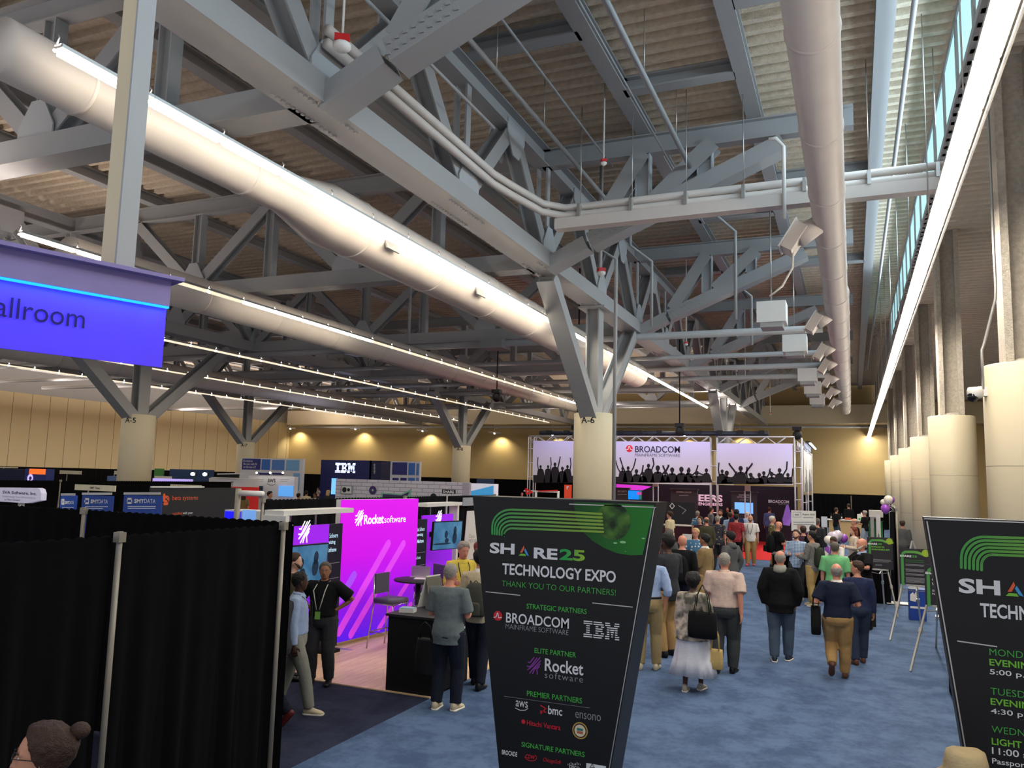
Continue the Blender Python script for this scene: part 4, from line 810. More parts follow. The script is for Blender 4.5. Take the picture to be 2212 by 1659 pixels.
# blue tile boards and tower
nav = mat('tile_navy', (48, 48, 120), .5); mb = mat('tile_blue', (60, 110, 190), .5); mb2 = mat('tile_mid', (86, 128, 196), .5); lbt = mat('tile_sky', (120, 170, 214), .5); frm = mat('tile_frame', (214, 212, 216), .5)
def tiles(px, Y, cells, label, pr=None):
    pl = PL((0, Y, 0), X3); r = thing('tile_board', label, 'display', pl.at((px[0]+px[2])/2, px[3])); r.location.z = 0
    m = M(); pl.rect(m, *px, frm, .2, z0=0); m.build('frame', r)
    for c, mt_ in cells: m = M(); pl.rect(m, *c, mt_, .012, .012); m.build('tile', r)
    if pr: m = M(); pr(m, pl); m.build('lettering', r)
def tp(m, pl):
    for k, t in enumerate(('Do more at', 'the core with AI', 'on the new z17.')): pl.txt(m, t, (526, 998+k*6.6), (526+[20, 29, 28][k], 998+k*6.6), 5, tw, off=.02)
tiles((521, 989, 649, 1095), 38.5, [((524, 990.5, 562, 1015), nav), ((566, 992, 583, 1015.5), mb), ((588, 993, 614, 1016), mb2), ((619, 993.5, 646, 1017), lbt), ((556, 1021, 583, 1026), nav), ((588, 1021, 612, 1026), nav), ((634, 1022, 646, 1060), lbt)], 'tall white framed board of blue squares behind the two-screen wall', tp)
tiles((844, 996, 905, 1060), 40, [((848, 998.5, 879, 1026), nav), ((883, 1000, 896, 1026.5), mb), ((900, 1001, 904.5, 1027), mb2), ((848, 1032, 861, 1040), nav), ((865, 1032, 878, 1040), nav), ((882, 1032, 896, 1040), mb), ((899, 1032, 904.5, 1040), mb2)], 'smaller white framed board of blue squares right of the blue tower', lambda m, pl: ibm(m, pl, (850.5, 1008), (858, 1008), 7, tw))
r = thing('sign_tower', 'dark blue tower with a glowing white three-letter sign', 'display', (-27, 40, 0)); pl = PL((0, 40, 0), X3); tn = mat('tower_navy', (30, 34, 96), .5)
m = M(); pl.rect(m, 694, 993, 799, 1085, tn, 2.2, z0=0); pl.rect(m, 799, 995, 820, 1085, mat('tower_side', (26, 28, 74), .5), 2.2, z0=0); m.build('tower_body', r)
m = M(); ibm(m, pl, (724, 1020.5), (767, 1021.5), 20.5, mat('neon_white_blue', (220, 232, 255), .4, emit=6, ec=(190, 210, 255))); m.build('lettering', r)
m = M(); 
for k in range(6): disc(m, pl.at(809, 1004+k*3.6)+pl.N*.006, .05 if k % 2 else .075, pl.N, tgrey, 8)
m.build('emblem', r)
m = M(); pl.rect(m, 717, 1033, 728, 1068, mat('sky_lit', (110, 180, 240), .4, emit=1.2), .02, .02); m.build('lit_doorway', r)
o = area('tower_sign_light', pl.at(746, 1000)+V3((0, .3, .8)), 2, .3, 60, (.7, .75, 1), (math.radians(200), 0, 0))
# white brick music booth
bw = mat('white_brick_print', (214, 206, 214), .6); N_, L_, b_ = nodes(bw); tc = N_.new('ShaderNodeTexCoord'); sp_ = N_.new('ShaderNodeSeparateXYZ'); cb = N_.new('ShaderNodeCombineXYZ'); br = N_.new('ShaderNodeTexBrick')
L_.new(tc.outputs['Object'], sp_.inputs[0]); L_.new(sp_.outputs[0], cb.inputs[0]); L_.new(sp_.outputs[2], cb.inputs[1]); L_.new(cb.outputs[0], br.inputs['Vector']); br.inputs['Scale'].default_value = 1; br.inputs['Brick Width'].default_value = .52; br.inputs['Row Height'].default_value = .155; br.inputs['Mortar Size'].default_value = .012
br.inputs['Color1'].default_value = (*lin((218, 210, 218)), 1); br.inputs['Color2'].default_value = (*lin((210, 202, 212)), 1); br.inputs['Mortar'].default_value = (*lin((150, 140, 150)), 1); L_.new(br.outputs[0], b_.inputs['Base Color'])
wp = PL((0, 28, 0), X3); r = thing('brick_print_wall', 'white brick patterned booth wall with music shapes on it', 'display', (-16, 28, 0))
m = M(); wp.rect(m, 726, 1034, 1012, 1095, bw, .15, z0=0); m.build('wall_panel', r); m = M(); wp.rect(m, 999, 1043, 1013, 1095, mat('brick_end', (180, 172, 186), .6), .15, .01, z0=0); m.build('end_panel', r)
def motif(label, f): 
    m = M(); f(m); m.build('wall_motif', r, label=label)
pur = mat('motif_purple', (74, 44, 104), .5); mint = mat('motif_mint', (130, 190, 160), .5)
motif('grey cassette shape', lambda m: (wp.rect(m, 738, 1048, 762, 1068, tgrey, .03, .05), wp.rect(m, 740, 1050, 760, 1066, white, .03, .06), disc(m, wp.at(746, 1058)+wp.N*.07, .11, wp.N, darkm), disc(m, wp.at(755, 1058)+wp.N*.07, .07, wp.N, darkm)))
motif('purple vinyl disc', lambda m: (disc(m, wp.at(806, 1059)+wp.N*.03, .175, wp.N, pur), disc(m, wp.at(806, 1059)+wp.N*.035, .05, wp.N, mint)))
motif('purple guitar shape edged mint', lambda m: (m.poly(P3(wp, [(824, 1064), (868, 1067), (890, 1056), (887, 1072), (878, 1082), (824, 1082)], .04), mint, .02, wp.N), m.poly(P3(wp, [(828, 1067), (868, 1070), (886, 1062), (876, 1080), (828, 1080)], .05), pur, .02, wp.N)))
motif('half dark disc', lambda m: disc(m, wp.at(937, 1074)+wp.N*.03, .15, wp.N, darkm))
pl = PL((-9.1, 17.6, 2), X3)
r = thing('pole_sign', 'small black sign with white capitals standing over the drape', 'sign', pl.at(968, 1070)); m = M(); pl.rect(m, 955, 1057, 983, 1067, blackm, .03); m.build('board', r); m = M(); pl.txt(m, 'SHARE', (957, 1065), (981, 1065.4), 6, tw, bold=.02); m.build('lettering', r); a = pl.at(965, 1067); m = M(); m.tube([a+V3((0, .02, 0)), (a.x, a.y+.02, .01)], .02, alu, 6); m.box((a.x, a.y, .01), (.4, .4, .02), alu); m.build('pole', r)
def bl(m, pl): m.poly(P3(pl, [(1014, 1062), (1066, 1049), (1066, 1070), (1014, 1070)], .012), mat('sky_graphic', (70, 160, 220), .5, emit=.4), .01, pl.N)
stand((1013, 1044, 1067, 1090), 30, mat('white_lit_stand', (226, 224, 240), .5, emit=.3), 'white and sky blue stand behind the top left of the partner sign', pr=bl)
stand((1030, 1034, 1066, 1046), 33, mat('slate_banner', (46, 62, 90), .5), 'slate blue banner behind the white and sky blue stand', th=.05)
# red frame stand left of column A-6
r = thing('frame_stand', 'white frame stand with red shapes left of column A-6', 'display', (-13.5, 30, 0)); pl = PL((0, 30, 0), X3)
m = M(); m.bar(pl.at(1132, 1060), pl.at(1206, 1063), .08, .06, white)
for x in (1158, 1206): p = pl.at(x, 1061); m.tube([p, (p.x, p.y, 0)], .05, white, 6)
m.build('frame', r); m = M(); stroke(m, P3(pl, [(1137, 1056), (1150, 1063), (1139, 1067), (1137, 1056)], .06), .07, pl.N, mred); m.add(P3(pl, [(1160, 1060), (1206, 1058), (1206, 1061), (1165, 1062)], .06), [(0, 1, 2, 3)], mred); m.build('red_mark', r)
board('square_sign', 'orange red square sign beside column A-6', 'sign', (1219, 1047, 1233, 1059), 31, mat('sign_orange_red', (226, 74, 46), .5, emit=.2), .1, None, None, lambda m, pl: pl.txt(m, 'r', (1224, 1057), (1229, 1057), 7, tw, bold=.04))
# ------------------------------------------------------------------ stage booth with the crowd banner
bt = PL((0, 37, 0), X3); tm = mat('truss_silver', (206, 206, 212), .35, metal=.4)
def tower(X, Y, z, label):
    r = thing('truss_post', label, 'truss', (X, Y, 0)); m = M(); q = .15
    for a in (-q, q):
        for b in (-q, q): m.tube([(X+a, Y+b, 0.02), (X+a, Y+b, z)], .028, tm, 6)
    m.build('chord', r); m = M()
    k = 0; h = z/7
    for i in range(7):
        for a in (-q, q): m.tube([(X-q, Y+a, i*h+.1), (X+q, Y+a, i*h+.1)], .024, tm, 6); m.tube([(X+a, Y-q, i*h+.1), (X+a, Y+q, i*h+.1)], .02, tm, 6)
    m.build('rung', r, kind='stuff'); m = M(); m.box((X, Y, .02), (.5, .5, .02), tm); m.build('base_plate', r)
    return r
for px, l in ((1146, 'silver truss post at left end of the crowd banner'), (1541, 'silver truss post between the two crowd banner pieces'), (1724, 'silver truss post at right end of the crowd banner')):
    p = bt.at(px, 1000); tower(p.x, 37.2, 4.9, l)
for Y, l in ((40.6, 'silver truss post in the side frame of the stage booth, nearer one'), (44.8, 'silver truss post in the side frame of the stage booth, rear one')): tower(-2.1, Y, 4.5, l)
def htruss(a, b, label):
    a, b = V3(a), V3(b); r = thing('truss_beam', label, 'truss', (a+b)/2); d = (b-a); L = d.length; u = d/L; n = u.cross(Z3); m = M()
    for i in (-.14, .14):
        for z in (-.16, .16): m.tube([a+n*i+Z3*z, b+n*i+Z3*z], .026, tm, 6)
    m.build('chord', r); m = M(); k = 0; st = .42
    while (k+1)*st < L:
        for i in (-.14, .14): s = 1 if k % 2 else -1; m.tube([a+u*(k*st)+n*i+Z3*.16*s, a+u*((k+1)*st)+n*i-Z3*.16*s], .018, tm, 5)
        k += 1
    m.build('lacing', r, kind='stuff'); return r
htruss((-14.85, 37.2, 4.78), (-6.0, 37.2, 4.78), 'silver lattice beam over the left part of the crowd banner'); htruss((-5.6, 37.2, 4.78), (-2.3, 37.2, 4.78), 'silver lattice beam over the right part of the crowd banner')
htruss((-2.1, 37.5, 4.6), (-2.1, 44.6, 4.6), 'silver lattice beam over the side banner of the stage booth')
m = M(); m.tube([(-14.3, 37.1, 5.1), (-3.4, 37.1, 5.08)], .11, mat('dark_cover', (26, 32, 48), .5), 10)
for x in range(12): m.box((-13.8+x*.92, 37.1, 5.15), (.25, .3, .14), blackm)
m.build('light_batten', label='long dark lamp batten lying along the top of the stage truss', cat='light')
led = mat('led_cold', (235, 240, 255), .4, emit=14, ec=(225, 235, 255))
r = thing('led_bar', 'glaring cold led bar slanting off the right corner of the stage truss', 'light', (-1.75, 40, 4.7)); m = M(); m.bar((-1.72, 38.2, 4.72), (-1.72, 44, 4.72), .07, .05, led); m.build('led_strip', r); m = M(); m.bar((-1.8, 38, 4.77), (-1.8, 44.2, 4.77), .2, .05, blackm); m.build('holder', r)
# crowd banners
lil = seg('lilac_banner', (226, 224, 232), (206, 198, 250), 'Z', 0, 2.2); bink = mat('banner_ink', (30, 27, 34), .7)
def hands(m, pl, pts, w_): stroke(m, P3(pl, pts, .01), w_, pl.N, bink)
def figure(m, x, y, hs, arms, up=1):
    """one dancing figure printed in black: x, y is the head in photo pixels"""
    c = bt.at(x, y)+bt.N*.011; s = (bt.at(x, y)-bt.at(x, y+1)).z*hs; disc(m, c, s*3.2, bt.N, bink, 14, s*4)
    m.add(P3(bt, [(x-hs*12, 1042), (x-hs*9, y+hs*16), (x-hs*7.5, y+hs*9), (x-hs*4, y+hs*5.5), (x+hs*4, y+hs*5.5), (x+hs*7.5, y+hs*9), (x+hs*9, y+hs*16), (x+hs*12, 1042)], .01), [(7, 6, 5, 4, 3, 2, 1, 0)], bink)
    m.add(P3(bt, [(x-hs*1.5, y), (x-hs*1.5, y+hs*8), (x+hs*1.5, y+hs*8), (x+hs*1.5, y)], .01), [(0, 1, 2, 3)], bink)
    for (ex, ey, hx, hy) in arms:
        sx = x+(hs*6 if ex > 0 else -hs*6); e = (sx+ex, y+hs*8+ey); h = (sx+hx, y+hs*8+hy)
        hands(m, bt, [(sx, y+hs*9), e, h], s*2.6)
        for f in (-1.6, 0, 1.6): hands(m, bt, [h, (h[0]+f, h[1]-2.6)], s*.9)
def banner(x0, x1, yt0, yt1, yb, label, figs, extra=None):
    r = thing('crowd_banner', label, 'banner', bt.at((x0+x1)/2, yb)); a, b = bt.at(x0, yt0), bt.at(x1, yt1); lo = bt.at((x0+x1)/2, yb).z
    m = M(); m.poly([V3((a.x, 37, lo)), V3((b.x, 37, lo)), V3((b.x, 37, (a.z+b.z)/2)), V3((a.x, 37, (a.z+b.z)/2))], lil, .02, bt.N); f = m.build('fabric', r)
    m = M(); m.add(P3(bt, [(x0, yb-.3), (x0, yb-17), ((x0+x1)/2, yb-13), (x1, yb-16), (x1, yb-.3)], .008), [(4, 3, 2, 1, 0)], bink)
    for g in figs: figure(m, *g)
    m.build('crowd_print', f)
    if extra: m = M(); extra(m); m.build('lettering', f)
    m = M()
    for k in range(int((b.x-a.x)/.6)+1): x = a.x+k*.6; m.tube([(x, 37, (a.z+b.z)/2), (x, 37.03, 4.62)], .01, tm, 4)
    m.build('tie', r)
UPR = (2, -12, 1, -24); UPL = (-2, -12, -1, -24); OUTR = (7, -8, 12, -20); OUTL = (-7, -8, -12, -20)
def logo(m):
    bt.txt(m, 'BROADCOM', (1372, 977), (1469, 978.5), 14, mat('ink_grape', (52, 46, 70), .6), bold=.012, off=.012); bt.txt(m, 'MAINFRAME SOFTWARE', (1372, 986), (1469, 987.5), 6.5, mat('ink_grey', (110, 104, 124), .6), off=.012)
    c = bt.at(1359.5, 969); disc(m, c+bt.N*.012, .165, bt.N, mat('logo_red', (232, 40, 70), .5)); stroke(m, [c+bt.N*.014+X3*a+Z3*b for a, b in ((-.16, -.06), (-.06, -.04), (-.02, .1), (.02, .1), (.06, -.04), (.16, -.06))], .03, bt.N, tw)
banner(1152, 1534, 950, 956.5, 1043, 'white lilac banner printed with a black dancing crowd and red round logo, behind column A-6',
       [(1168, 1008, .8, [UPL]), (1184, 1008, .8, [UPR]), (1199, 1003, 1, [(3, -12, 5, -22)]), (1215, 1012, 1, []), (1226, 1008, .9, [UPR]), (1345, 1012, .9, [(-5, -8, -9, -22)]), (1357, 1011, 1, [(-6, -12, -11, -28), (6, -10, 10, -26)]), (1375, 1018, 1.2, [(5, -8, 7, -20)]), (1389, 1023, 1, []), (1401, 1006, 1.1, [(5, -12, 3, -23)]), (1421, 1011, 1.5, [(9, -6, 14, -16)]), (1437, 1020, 1.1, []), (1452, 1015, 1.4, [(-6, -8, -11, -18)]), (1472, 1014, 1.5, [(6, -5, 7, -13)]), (1488, 1016, 1.2, [(8, -6, 12, -18)]), (1505, 1022, 1.3, [(-8, -6, -12, -14)]), (1526, 1016, 1.1, [(-8, -2, -12, -4)])], logo)
banner(1549, 1712, 957.5, 960, 1046, 'white lilac banner with one dancer holding both arms up, right of the middle truss post',
       [(1560, 1018, 1, [UPL]), (1570, 1022, 1.4, [(8, -4, 12, -12)]), (1600, 1012, 1.4, [(-8, -10, -16, -20), (8, -10, 16, -20)]), (1622, 1026, 1.2, [UPL]), (1640, 1026, 1.2, [(-8, -6, -14, -10)]), (1650, 1022, 1.1, [(5, -8, 7, -16)]), (1667, 1024, 1.2, [(8, -4, 12, -8)]), (1684, 1016, 1.2, [(8, -12, 9, -26), (-8, -2, -14, -8)]), (1702, 1026, 1.1, [(3, -8, 4, -20)])])
r = thing('side_banner', 'pale side banner with dark drips on the right flank of the stage booth', 'banner', (-2.05, 41, 2.6)); m = M(); m.span((-1.98, 37.6, 2.55), (-1.96, 44.6, 4.4), mat('banner_pale', (226, 222, 214), .7)); f = m.build('fabric', r)
m = M(); rg = random.Random(4)
for k in range(34): y = 37.8+k*.2; h = .3+rg.random()*.9; m.span((-1.96, y, 2.55), (-1.955, y+.1, 2.55+h), mat('drip_grey', (120, 116, 112), .7))
m.build('drip_print', f)
# back wall of the booth
bw2 = PL((0, 42, 0), X3)
r = thing('stage_back_wall', 'dark plum back wall of the stage booth with big pale letters', 'display', (-7, 42, 0)); a, b = bw2.at(1330, 1043), bw2.at(1722, 1056)
m = M(); m.span((a.x, 42, 0), (b.x, 42.2, 2.75), mat('plum_wall', (28, 17, 30), .6)); w0 = m.build('wall_panel', r)
m = M(); pk = mat('letter_pink', (236, 196, 214), .5, emit=.35)
bw2.txt(m, 'EERS', (1509, 1082.5), (1561, 1085), 15, pk, bold=.035, off=.02); bw2.txt(m, 'ENGINEERS', (1509, 1091.5), (1561, 1093.5), 6.5, pk, bold=.03, off=.02); bw2.txt(m, 'BROADCOM', (1660, 1086.5), (1704.5, 1087), 6.5, tw, bold=.02, off=.02); bw2.txt(m, 'SOFTWARE', (1682, 1091), (1704.5, 1091), 3, tgrey, off=.02); m.build('lettering', w0)
m = M(); m.add(P3(bw2, [(1331, 1045.5), (1390, 1049), (1408, 1051), (1386, 1060), (1331, 1062)], .01), [(4, 3, 2, 1, 0)], seg('sunset_print', (255, 110, 50), (220, 60, 220), 'Z', -.15, .05, .5)); m.build('sunset_print', w0)
m = M(); m.add(P3(bw2, [(1690, 1122), (1698, 1092), (1703, 1090), (1711, 1118), (1706, 1136), (1692, 1134)], .01), [(5, 4, 3, 2, 1, 0)], mat('violet_glow_print', (150, 110, 210), .5, emit=.2)); m.build('violet_print', w0)
o = area('stage_wash', (-6.5, 39.5, 4.5), 7, .4, 60, (.85, .7, 1)); o.rotation_euler = (math.radians(25), 0, 0)
o = area('banner_wash', (-7, 35.6, 5.2), 14, .3, 70, (.82, .8, 1)); o.rotation_euler = (math.radians(50), 0, 0)
def info_kiosk(px, Y, label, lines, sc=None):
    pl = PL((0, Y, 0), X3); r = thing('info_kiosk', label, 'kiosk', pl.at((px[0]+px[2])/2, px[3])); r.location.z = 0
    m = M(); pl.rect(m, *px, mat('kiosk_charcoal', (58, 56, 60), .5), .25, z0=0); a, b = pl.at(px[0]-2, px[1]), pl.at(px[2]+2, px[1]); m.span((a.x, Y-.06, a.z), (b.x, Y+.3, a.z+.05), mat('kiosk_charcoal', (58, 56, 60))); m.build('body', r)
    m = M(); c = (px[0]+px[2])/2
    for k, t in enumerate(lines): w_ = len(t)*1.25; pl.txt(m, t, (c-w_, px[1]+8+k*5), (c+w_, px[1]+8.2+k*5), 3.6, mat('kiosk_letter', (176, 172, 176), .5), bold=.02, off=.01)
    textlines(m, pl, c-10, px[1]+13+4*len(lines)-4, c+10, 1, 3, .03, tgrey); m.build('lettering', r)
    if sc: m = M(); pl.rect(m, *sc, mat('sky_screen2', (110, 170, 240), .3, emit=1.0), .03, .03); m.build('screen', r)
info_kiosk((1449, 1057, 1506, 1115), 40, 'charcoal kiosk with white title left of the big pale letters', ['MODERN DEVOPS'])
info_kiosk((1580, 1063, 1635, 1115), 40, 'charcoal kiosk with a sky blue screen right of the big pale letters', ['MAINFRAME', 'INTELLIGENCE'], (1587, 1085, 1627, 1110))
info_kiosk((1331, 1055, 1358, 1100), 38.8, 'charcoal kiosk right behind column A-6', ['SECURITY'])
for k, (x, y) in enumerate(((1416.5, 1045), (1615, 1055))):
    p = aty(x, y, 38.5); r = thing('speaker_stand', 'small pale speaker on a silver truss stand, '+['left of the first charcoal kiosk', 'above the sky blue kiosk screen'][k], 'speaker', (p.x, p.y, 0)); m = M(); m.box(p, (.24, .2, .26), mat('speaker_tan', (170, 160, 150), .6)); m.build('speaker', r)
    m = M(); 
    for s in (-.12, .12): m.tube([(p.x+s, p.y, 0.01), (p.x+s, p.y, p.z-.12)], .025, tm, 6)
    m.box((p.x, p.y, .012), (.4, .4, .02), tm); m.build('stand', r)
def movhead(px, py, Y, label, z):
    p = aty(px, py, Y); r = thing('moving_head_lamp', label, 'light', p); m = M(); m.box(p+V3((0, 0, .1)), (.4, .3, .16), blackm); m.build('base', r); m = M(); m.ball(p-V3((0, 0, .18)), (.2, .2, .22), blackm, 10, 6); m.build('head', r); m = M(); m.tube([p+V3((0, 0, .1)), (p.x, p.y, z)], .03, blackm, 6); m.build('rod', r)
movhead(1468, 923, 36.9, 'black moving head lamp over the middle of the crowd banner', 11.88); movhead(1722, 931, 37.3, 'black lamp on top of the right truss corner', 4.9); movhead(1073, 850, 33, 'black projector hanging in the dark roof left of column A-6', 11.88); movhead(1247, 930, 29, 'small black device hung left of the A-6 drum', 11.88)
# blue screen, dark graphic fence
r = thing('blue_monitor', 'bright blue screen with a pink patch above the right end of the partner sign', 'screen', aty(1370, 1079, 30)); r.location.z = 0; pl = PL((0, 30, 0), X3)
m = M(); pl.rect(m, 1355, 1058, 1387, 1080, blackm, .08); p = pl.at(1371, 1078); m.tube([(p.x, 30.05, 0.01), (p.x, 30.05, p.z)], .05, blackm, 8); m.box((p.x, 30.05, .01), (.6, .5, .02), blackm); m.build('stand', r)
m = M(); pl.rect(m, 1357, 1059.5, 1380, 1079, mat('azure_screen', (10, 120, 240), .3, emit=1.0), .01, .01); pl.rect(m, 1380, 1059.5, 1386, 1079, mat('teal_screen', (40, 130, 130), .3, emit=.4), .01, .01); pl.rect(m, 1376, 1063, 1386, 1069, mat('pink_patch', (214, 70, 170), .4, emit=.5), .01, .02); m.build('screen', r)
def fence(m, pl): stroke(m, P3(pl, [(1452, 1087), (1457, 1093), (1452, 1099), (1447, 1093), (1452, 1087)], .01), .03, pl.N, tw); stroke(m, P3(pl, [(1466, 1092), (1482, 1102), (1474, 1110)], .01), .03, pl.N, tgrey)
board('graphic_panel', 'dark patterned panel with a white diamond mark behind the aisle crowd', 'display', (1440, 1083.5, 1502, 1150), 34, mat('graphite_panel', (36, 36, 42), .5), .06, None, None, fence)
m = M(); p = aty(1455, 1125, 33.3); m.span((p.x-.6, 33, 0), (p.x+1, 33.6, 1.05), mat('plum_counter', (60, 24, 40), .5)); m.span((p.x-.65, 32.95, 1.05), (p.x+1.05, 33.65, 1.09), white); m.build('plum_counter', label='plum counter with white top under the dark patterned panel', cat='counter')
m = M(); p = aty(1487, 1150, 25); m.span((p.x-.45, 24.6, 0), (p.x+.45, 25.2, .98), blackm); m.build('black_counter', label='small black counter among the crowd, with a white sheet on it', cat='counter'); m = M(); m.box((p.x, 24.8, 1.12), (.28, .03, .27), white); m.build('paper_sheet', label='white sheet standing on the small black counter in the crowd', cat='paper')

# ------------------------------------------------------------------ right hand side of the aisle
ru = PL((0, 27, 0), X3); r = thing('pull_up_banner', 'white and purple pull-up banner dated August 2025', 'banner', aty(1736, 1190, 27)); r.location.z = 0
m = M(); ru.rect(m, 1709, 1102, 1763, 1149, mat('banner_white', (224, 220, 214), .6), .02); m.build('upper_print', r); m = M(); ru.rect(m, 1709, 1149, 1763, 1200, mat('banner_purple', (62, 26, 74), .6), .02, z0=.1); e, f = ru.at(1709, 1102), ru.at(1763, 1102); m.bar((e.x, 27.02, .05), (f.x, 27.02, .05), .25, .1, alu); m.build('lower_print', r)
m = M(); ru.txt(m, 'August 2025', (1733, 1114), (1760, 1114.3), 4.6, tblack, bold=.015); stroke(m, P3(ru, [(1713, 1106), (1730, 1106.4), (1730, 1117.4), (1713, 1117), (1713, 1106)]), .012, ru.N, tgrey); stroke(m, P3(ru, [(1717, 1112), (1726, 1112)]), .05, ru.N, tgrey, False)
textlines(m, ru, 1735, 1118, 1757, 1, 3, .02, tgrey); textlines(m, ru, 1714, 1128, 1760, 2, 5, .03, tgrey, 8); stroke(m, P3(ru, [(1722, 1139), (1733, 1139)]), .14, ru.N, mat('mauve_print', (190, 150, 140), .6), False); textlines(m, ru, 1712, 1154, 1722, 3, 5, .04, tw, 9); m.build('lettering', r)
# registration counter under black cloth
r = thing('registration_counter', 'long counter under black cloth behind the standing group at the right', 'counter', (-.5, 22, 0)); m = M(); m.span((-1.95, 21.9, 0), (.8, 22.6, 1.02), drape); m.build('cloth', r); m = M(); m.span((-1.97, 21.88, 1.02), (.82, 22.62, 1.05), darkm); m.build('top', r)
m = M(); m.box((-.25, 21.95, 1.06), (.5, .3, .015), white); m.build('leaflets', label='white leaflets on the black registration counter', cat='paper')
def balloon(px, py, rpx, Y, mt, label, tail=None):
    c = aty(px, py, Y); rr = rpx*Y/1720*.93; r = thing('balloon', label, 'balloon', c); m = M(); m.loft([[c+V3((rr*a*math.cos(t), rr*a*math.sin(t), rr*z)) for t in [2*math.pi*k/16 for k in range(16)]] for a, z in ((.03, -1.28), (.08, -1.22), (.06, -1.17), (.4, -.95), (.75, -.68), (.95, -.25), (1, .1), (.9, .52), (.6, .85), (.25, 1.0), (.03, 1.03))], mt); m.build('skin', r)
    t = V3(tail or (c.x, min(c.y, 22.4), 1.05)); m = M(); m.tube([c-Z3*rr*1.25, c.lerp(t, .5)+V3((.03, 0, 0)), t], .005, white, 4); m.build('string', r)
bwh = mat('balloon_white', (232, 222, 206), .3, spec=.5); bpu = mat('balloon_purple', (150, 74, 184), .25, spec=.5); bcl = mat('balloon_pearl', (206, 192, 206), .2, spec=.6)
tp_ = (.97, 22.3, 2.2)
balloon(1919, 1080, 9, 22.0, bwh, 'white balloon, topmost of the bunch on the black drape', tp_); balloon(1912.5, 1099, 9, 21.9, bpu, 'purple balloon hanging lowest in the bunch on the black drape', tp_); balloon(1925, 1080, 7, 22.5, bpu, 'purple balloon peeping out right behind the topmost white one', tp_); balloon(1909, 1085, 6.5, 22.4, bwh, 'white balloon half hidden left behind the topmost one', tp_)
balloon(1789, 1166, 8.5, 21.6, bwh, 'small white balloon beside the head of the man in the green polo'); balloon(1791, 1188, 8, 21.7, bpu, 'purple balloon left of the neck of the man in the green polo'); balloon(1799, 1161, 12, 22.3, bcl, 'large pearly balloon behind the small white one'); balloon(1809, 1157, 11, 22.9, bcl, 'large pearly balloon over the man in the white shirt'); balloon(1822, 1163, 9, 23.2, bpu, 'purple balloon behind the man in the white shirt')
# easels with posters
ph = mat('poster_charcoal', (44, 40, 46), .5); pgr = seg('poster_green', (60, 140, 74), (126, 176, 60), 'X', -.3, .4)
def poster(tl, tr, h, Y, feet, label, lines, hook):
    pl = PL((0, Y, 0), X3); a, b = pl.at(*tl), pl.at(*tr); W = b.x-a.x; base = pl.at(tl[0], tl[1]+h).z; zt = (a.z+b.z)/2
    e = thing('easel', 'grey folding tripod easel under the '+label, 'easel', ((a.x+b.x)/2, Y, 0)); apex = V3(((a.x+b.x)/2, Y+.45, zt+.12))
    for k, f in enumerate(feet):
        f = V3(f) if len(f) == 3 else atz(*f, 0.01); m = M(); m.bar(f, apex, .028, .028, alu); m.bar(f.lerp(apex, .32), f.lerp(apex, .36), .045, .045, alu); m.build('leg', e)
    m = M(); f0, f1, f2 = [(V3(f) if len(f) == 3 else atz(*f, 0.01)).lerp(apex, .5) for f in feet]; g = (f0+f1+f2)/3-Z3*.05
    for f in (f0, f1, f2): m.bar(f, g, .016, .016, alu)
    m.build('spreader', e); m = M(); m.bar((a.x+.1, Y-.02, base-.015), (b.x-.1, Y-.02, base-.015), .05, .025, alu); m.build('ledge', e)
    r = thing('poster', label, 'poster', ((a.x+b.x)/2, Y, base)); A0 = V3((a.x, Y-.02, base)); m = M(); m.poly([A0, A0+X3*W, A0+X3*W+Z3*(zt-base), A0+Z3*(zt-base)], ph, .012, pl.N); m.build('board', r)
    H = zt-base; q = lambda u, v: A0+X3*(W*u)+Z3*(H*v)+pl.N*.003; m = M()
    stroke(m, [q(.1, 0.0), q(.1, .78), q(.13, .86), q(.2, .9), q(.5, .91), q(.62, .9), q(.75, .86), q(.99, .85)], W*.09, pl.N, pgr); disc(m, q(.87, .89)+pl.N*.002, W*.13, pl.N, mat('poster_lime', (150, 180, 50), .5)); m.build('artwork', r)
    m = M(); m.text('SHARE', q(.02, .76), X3, Z3, W*.38, H*.055, tw, bold=.03, off=.005); m.text('25', q(.42, .76), X3, Z3, W*.16, H*.055, tgreen, bold=.03, off=.005); lines(m, q, W, H, pl); m.build('lettering', r)
def p1(m, q, W, H, pl):
    m.text('DOWNLOAD THE', q(.17, .67), X3, Z3, W*.5, H*.05, tgreen2, bold=.02); m.text('SHARE MOBILE APP!', q(.17, .59), X3, Z3, W*.7, H*.05, tgreen2, bold=.02); m.text('ensono', q(.3, .1), X3, Z3, W*.26, H*.05, tgrey)
    for k in range(3): stroke(m, [q(.2, .3-k*.035), q(.92-.1*(k == 2), .3-k*.035)], H*.012, pl.N, tgrey, False)
def p2(m, q, W, H, pl):
    for k in range(2): stroke(m, [q(.2, .68-k*.05), q(.8, .68-k*.05)], H*.025, pl.N, mat('text_dim_green', (50, 90, 56), .5), False)
    for g, n in ((.56, 2), (.43, 3), (.3, 2), (.19, 5)):
        for k in range(n): stroke(m, [q(.2, g-k*.03), q(.9-.12*(k == n-1), g-k*.03)], H*.013, pl.N, tgrey, False)
def p3(m, q, W, H, pl):
    m.text('COMP', q(.2, .6), X3, Z3, W*.3, H*.07, tw, bold=.03); m.text('WI-FI', q(.2, .49), X3, Z3, W*.24, H*.07, tw, bold=.03); m.text('SSID: SHARE', q(.2, .34), X3, Z3, W*.4, H*.045, tw, bold=.01); m.text('Password:', q(.2, .26), X3, Z3, W*.33, H*.045, tw, bold=.01)
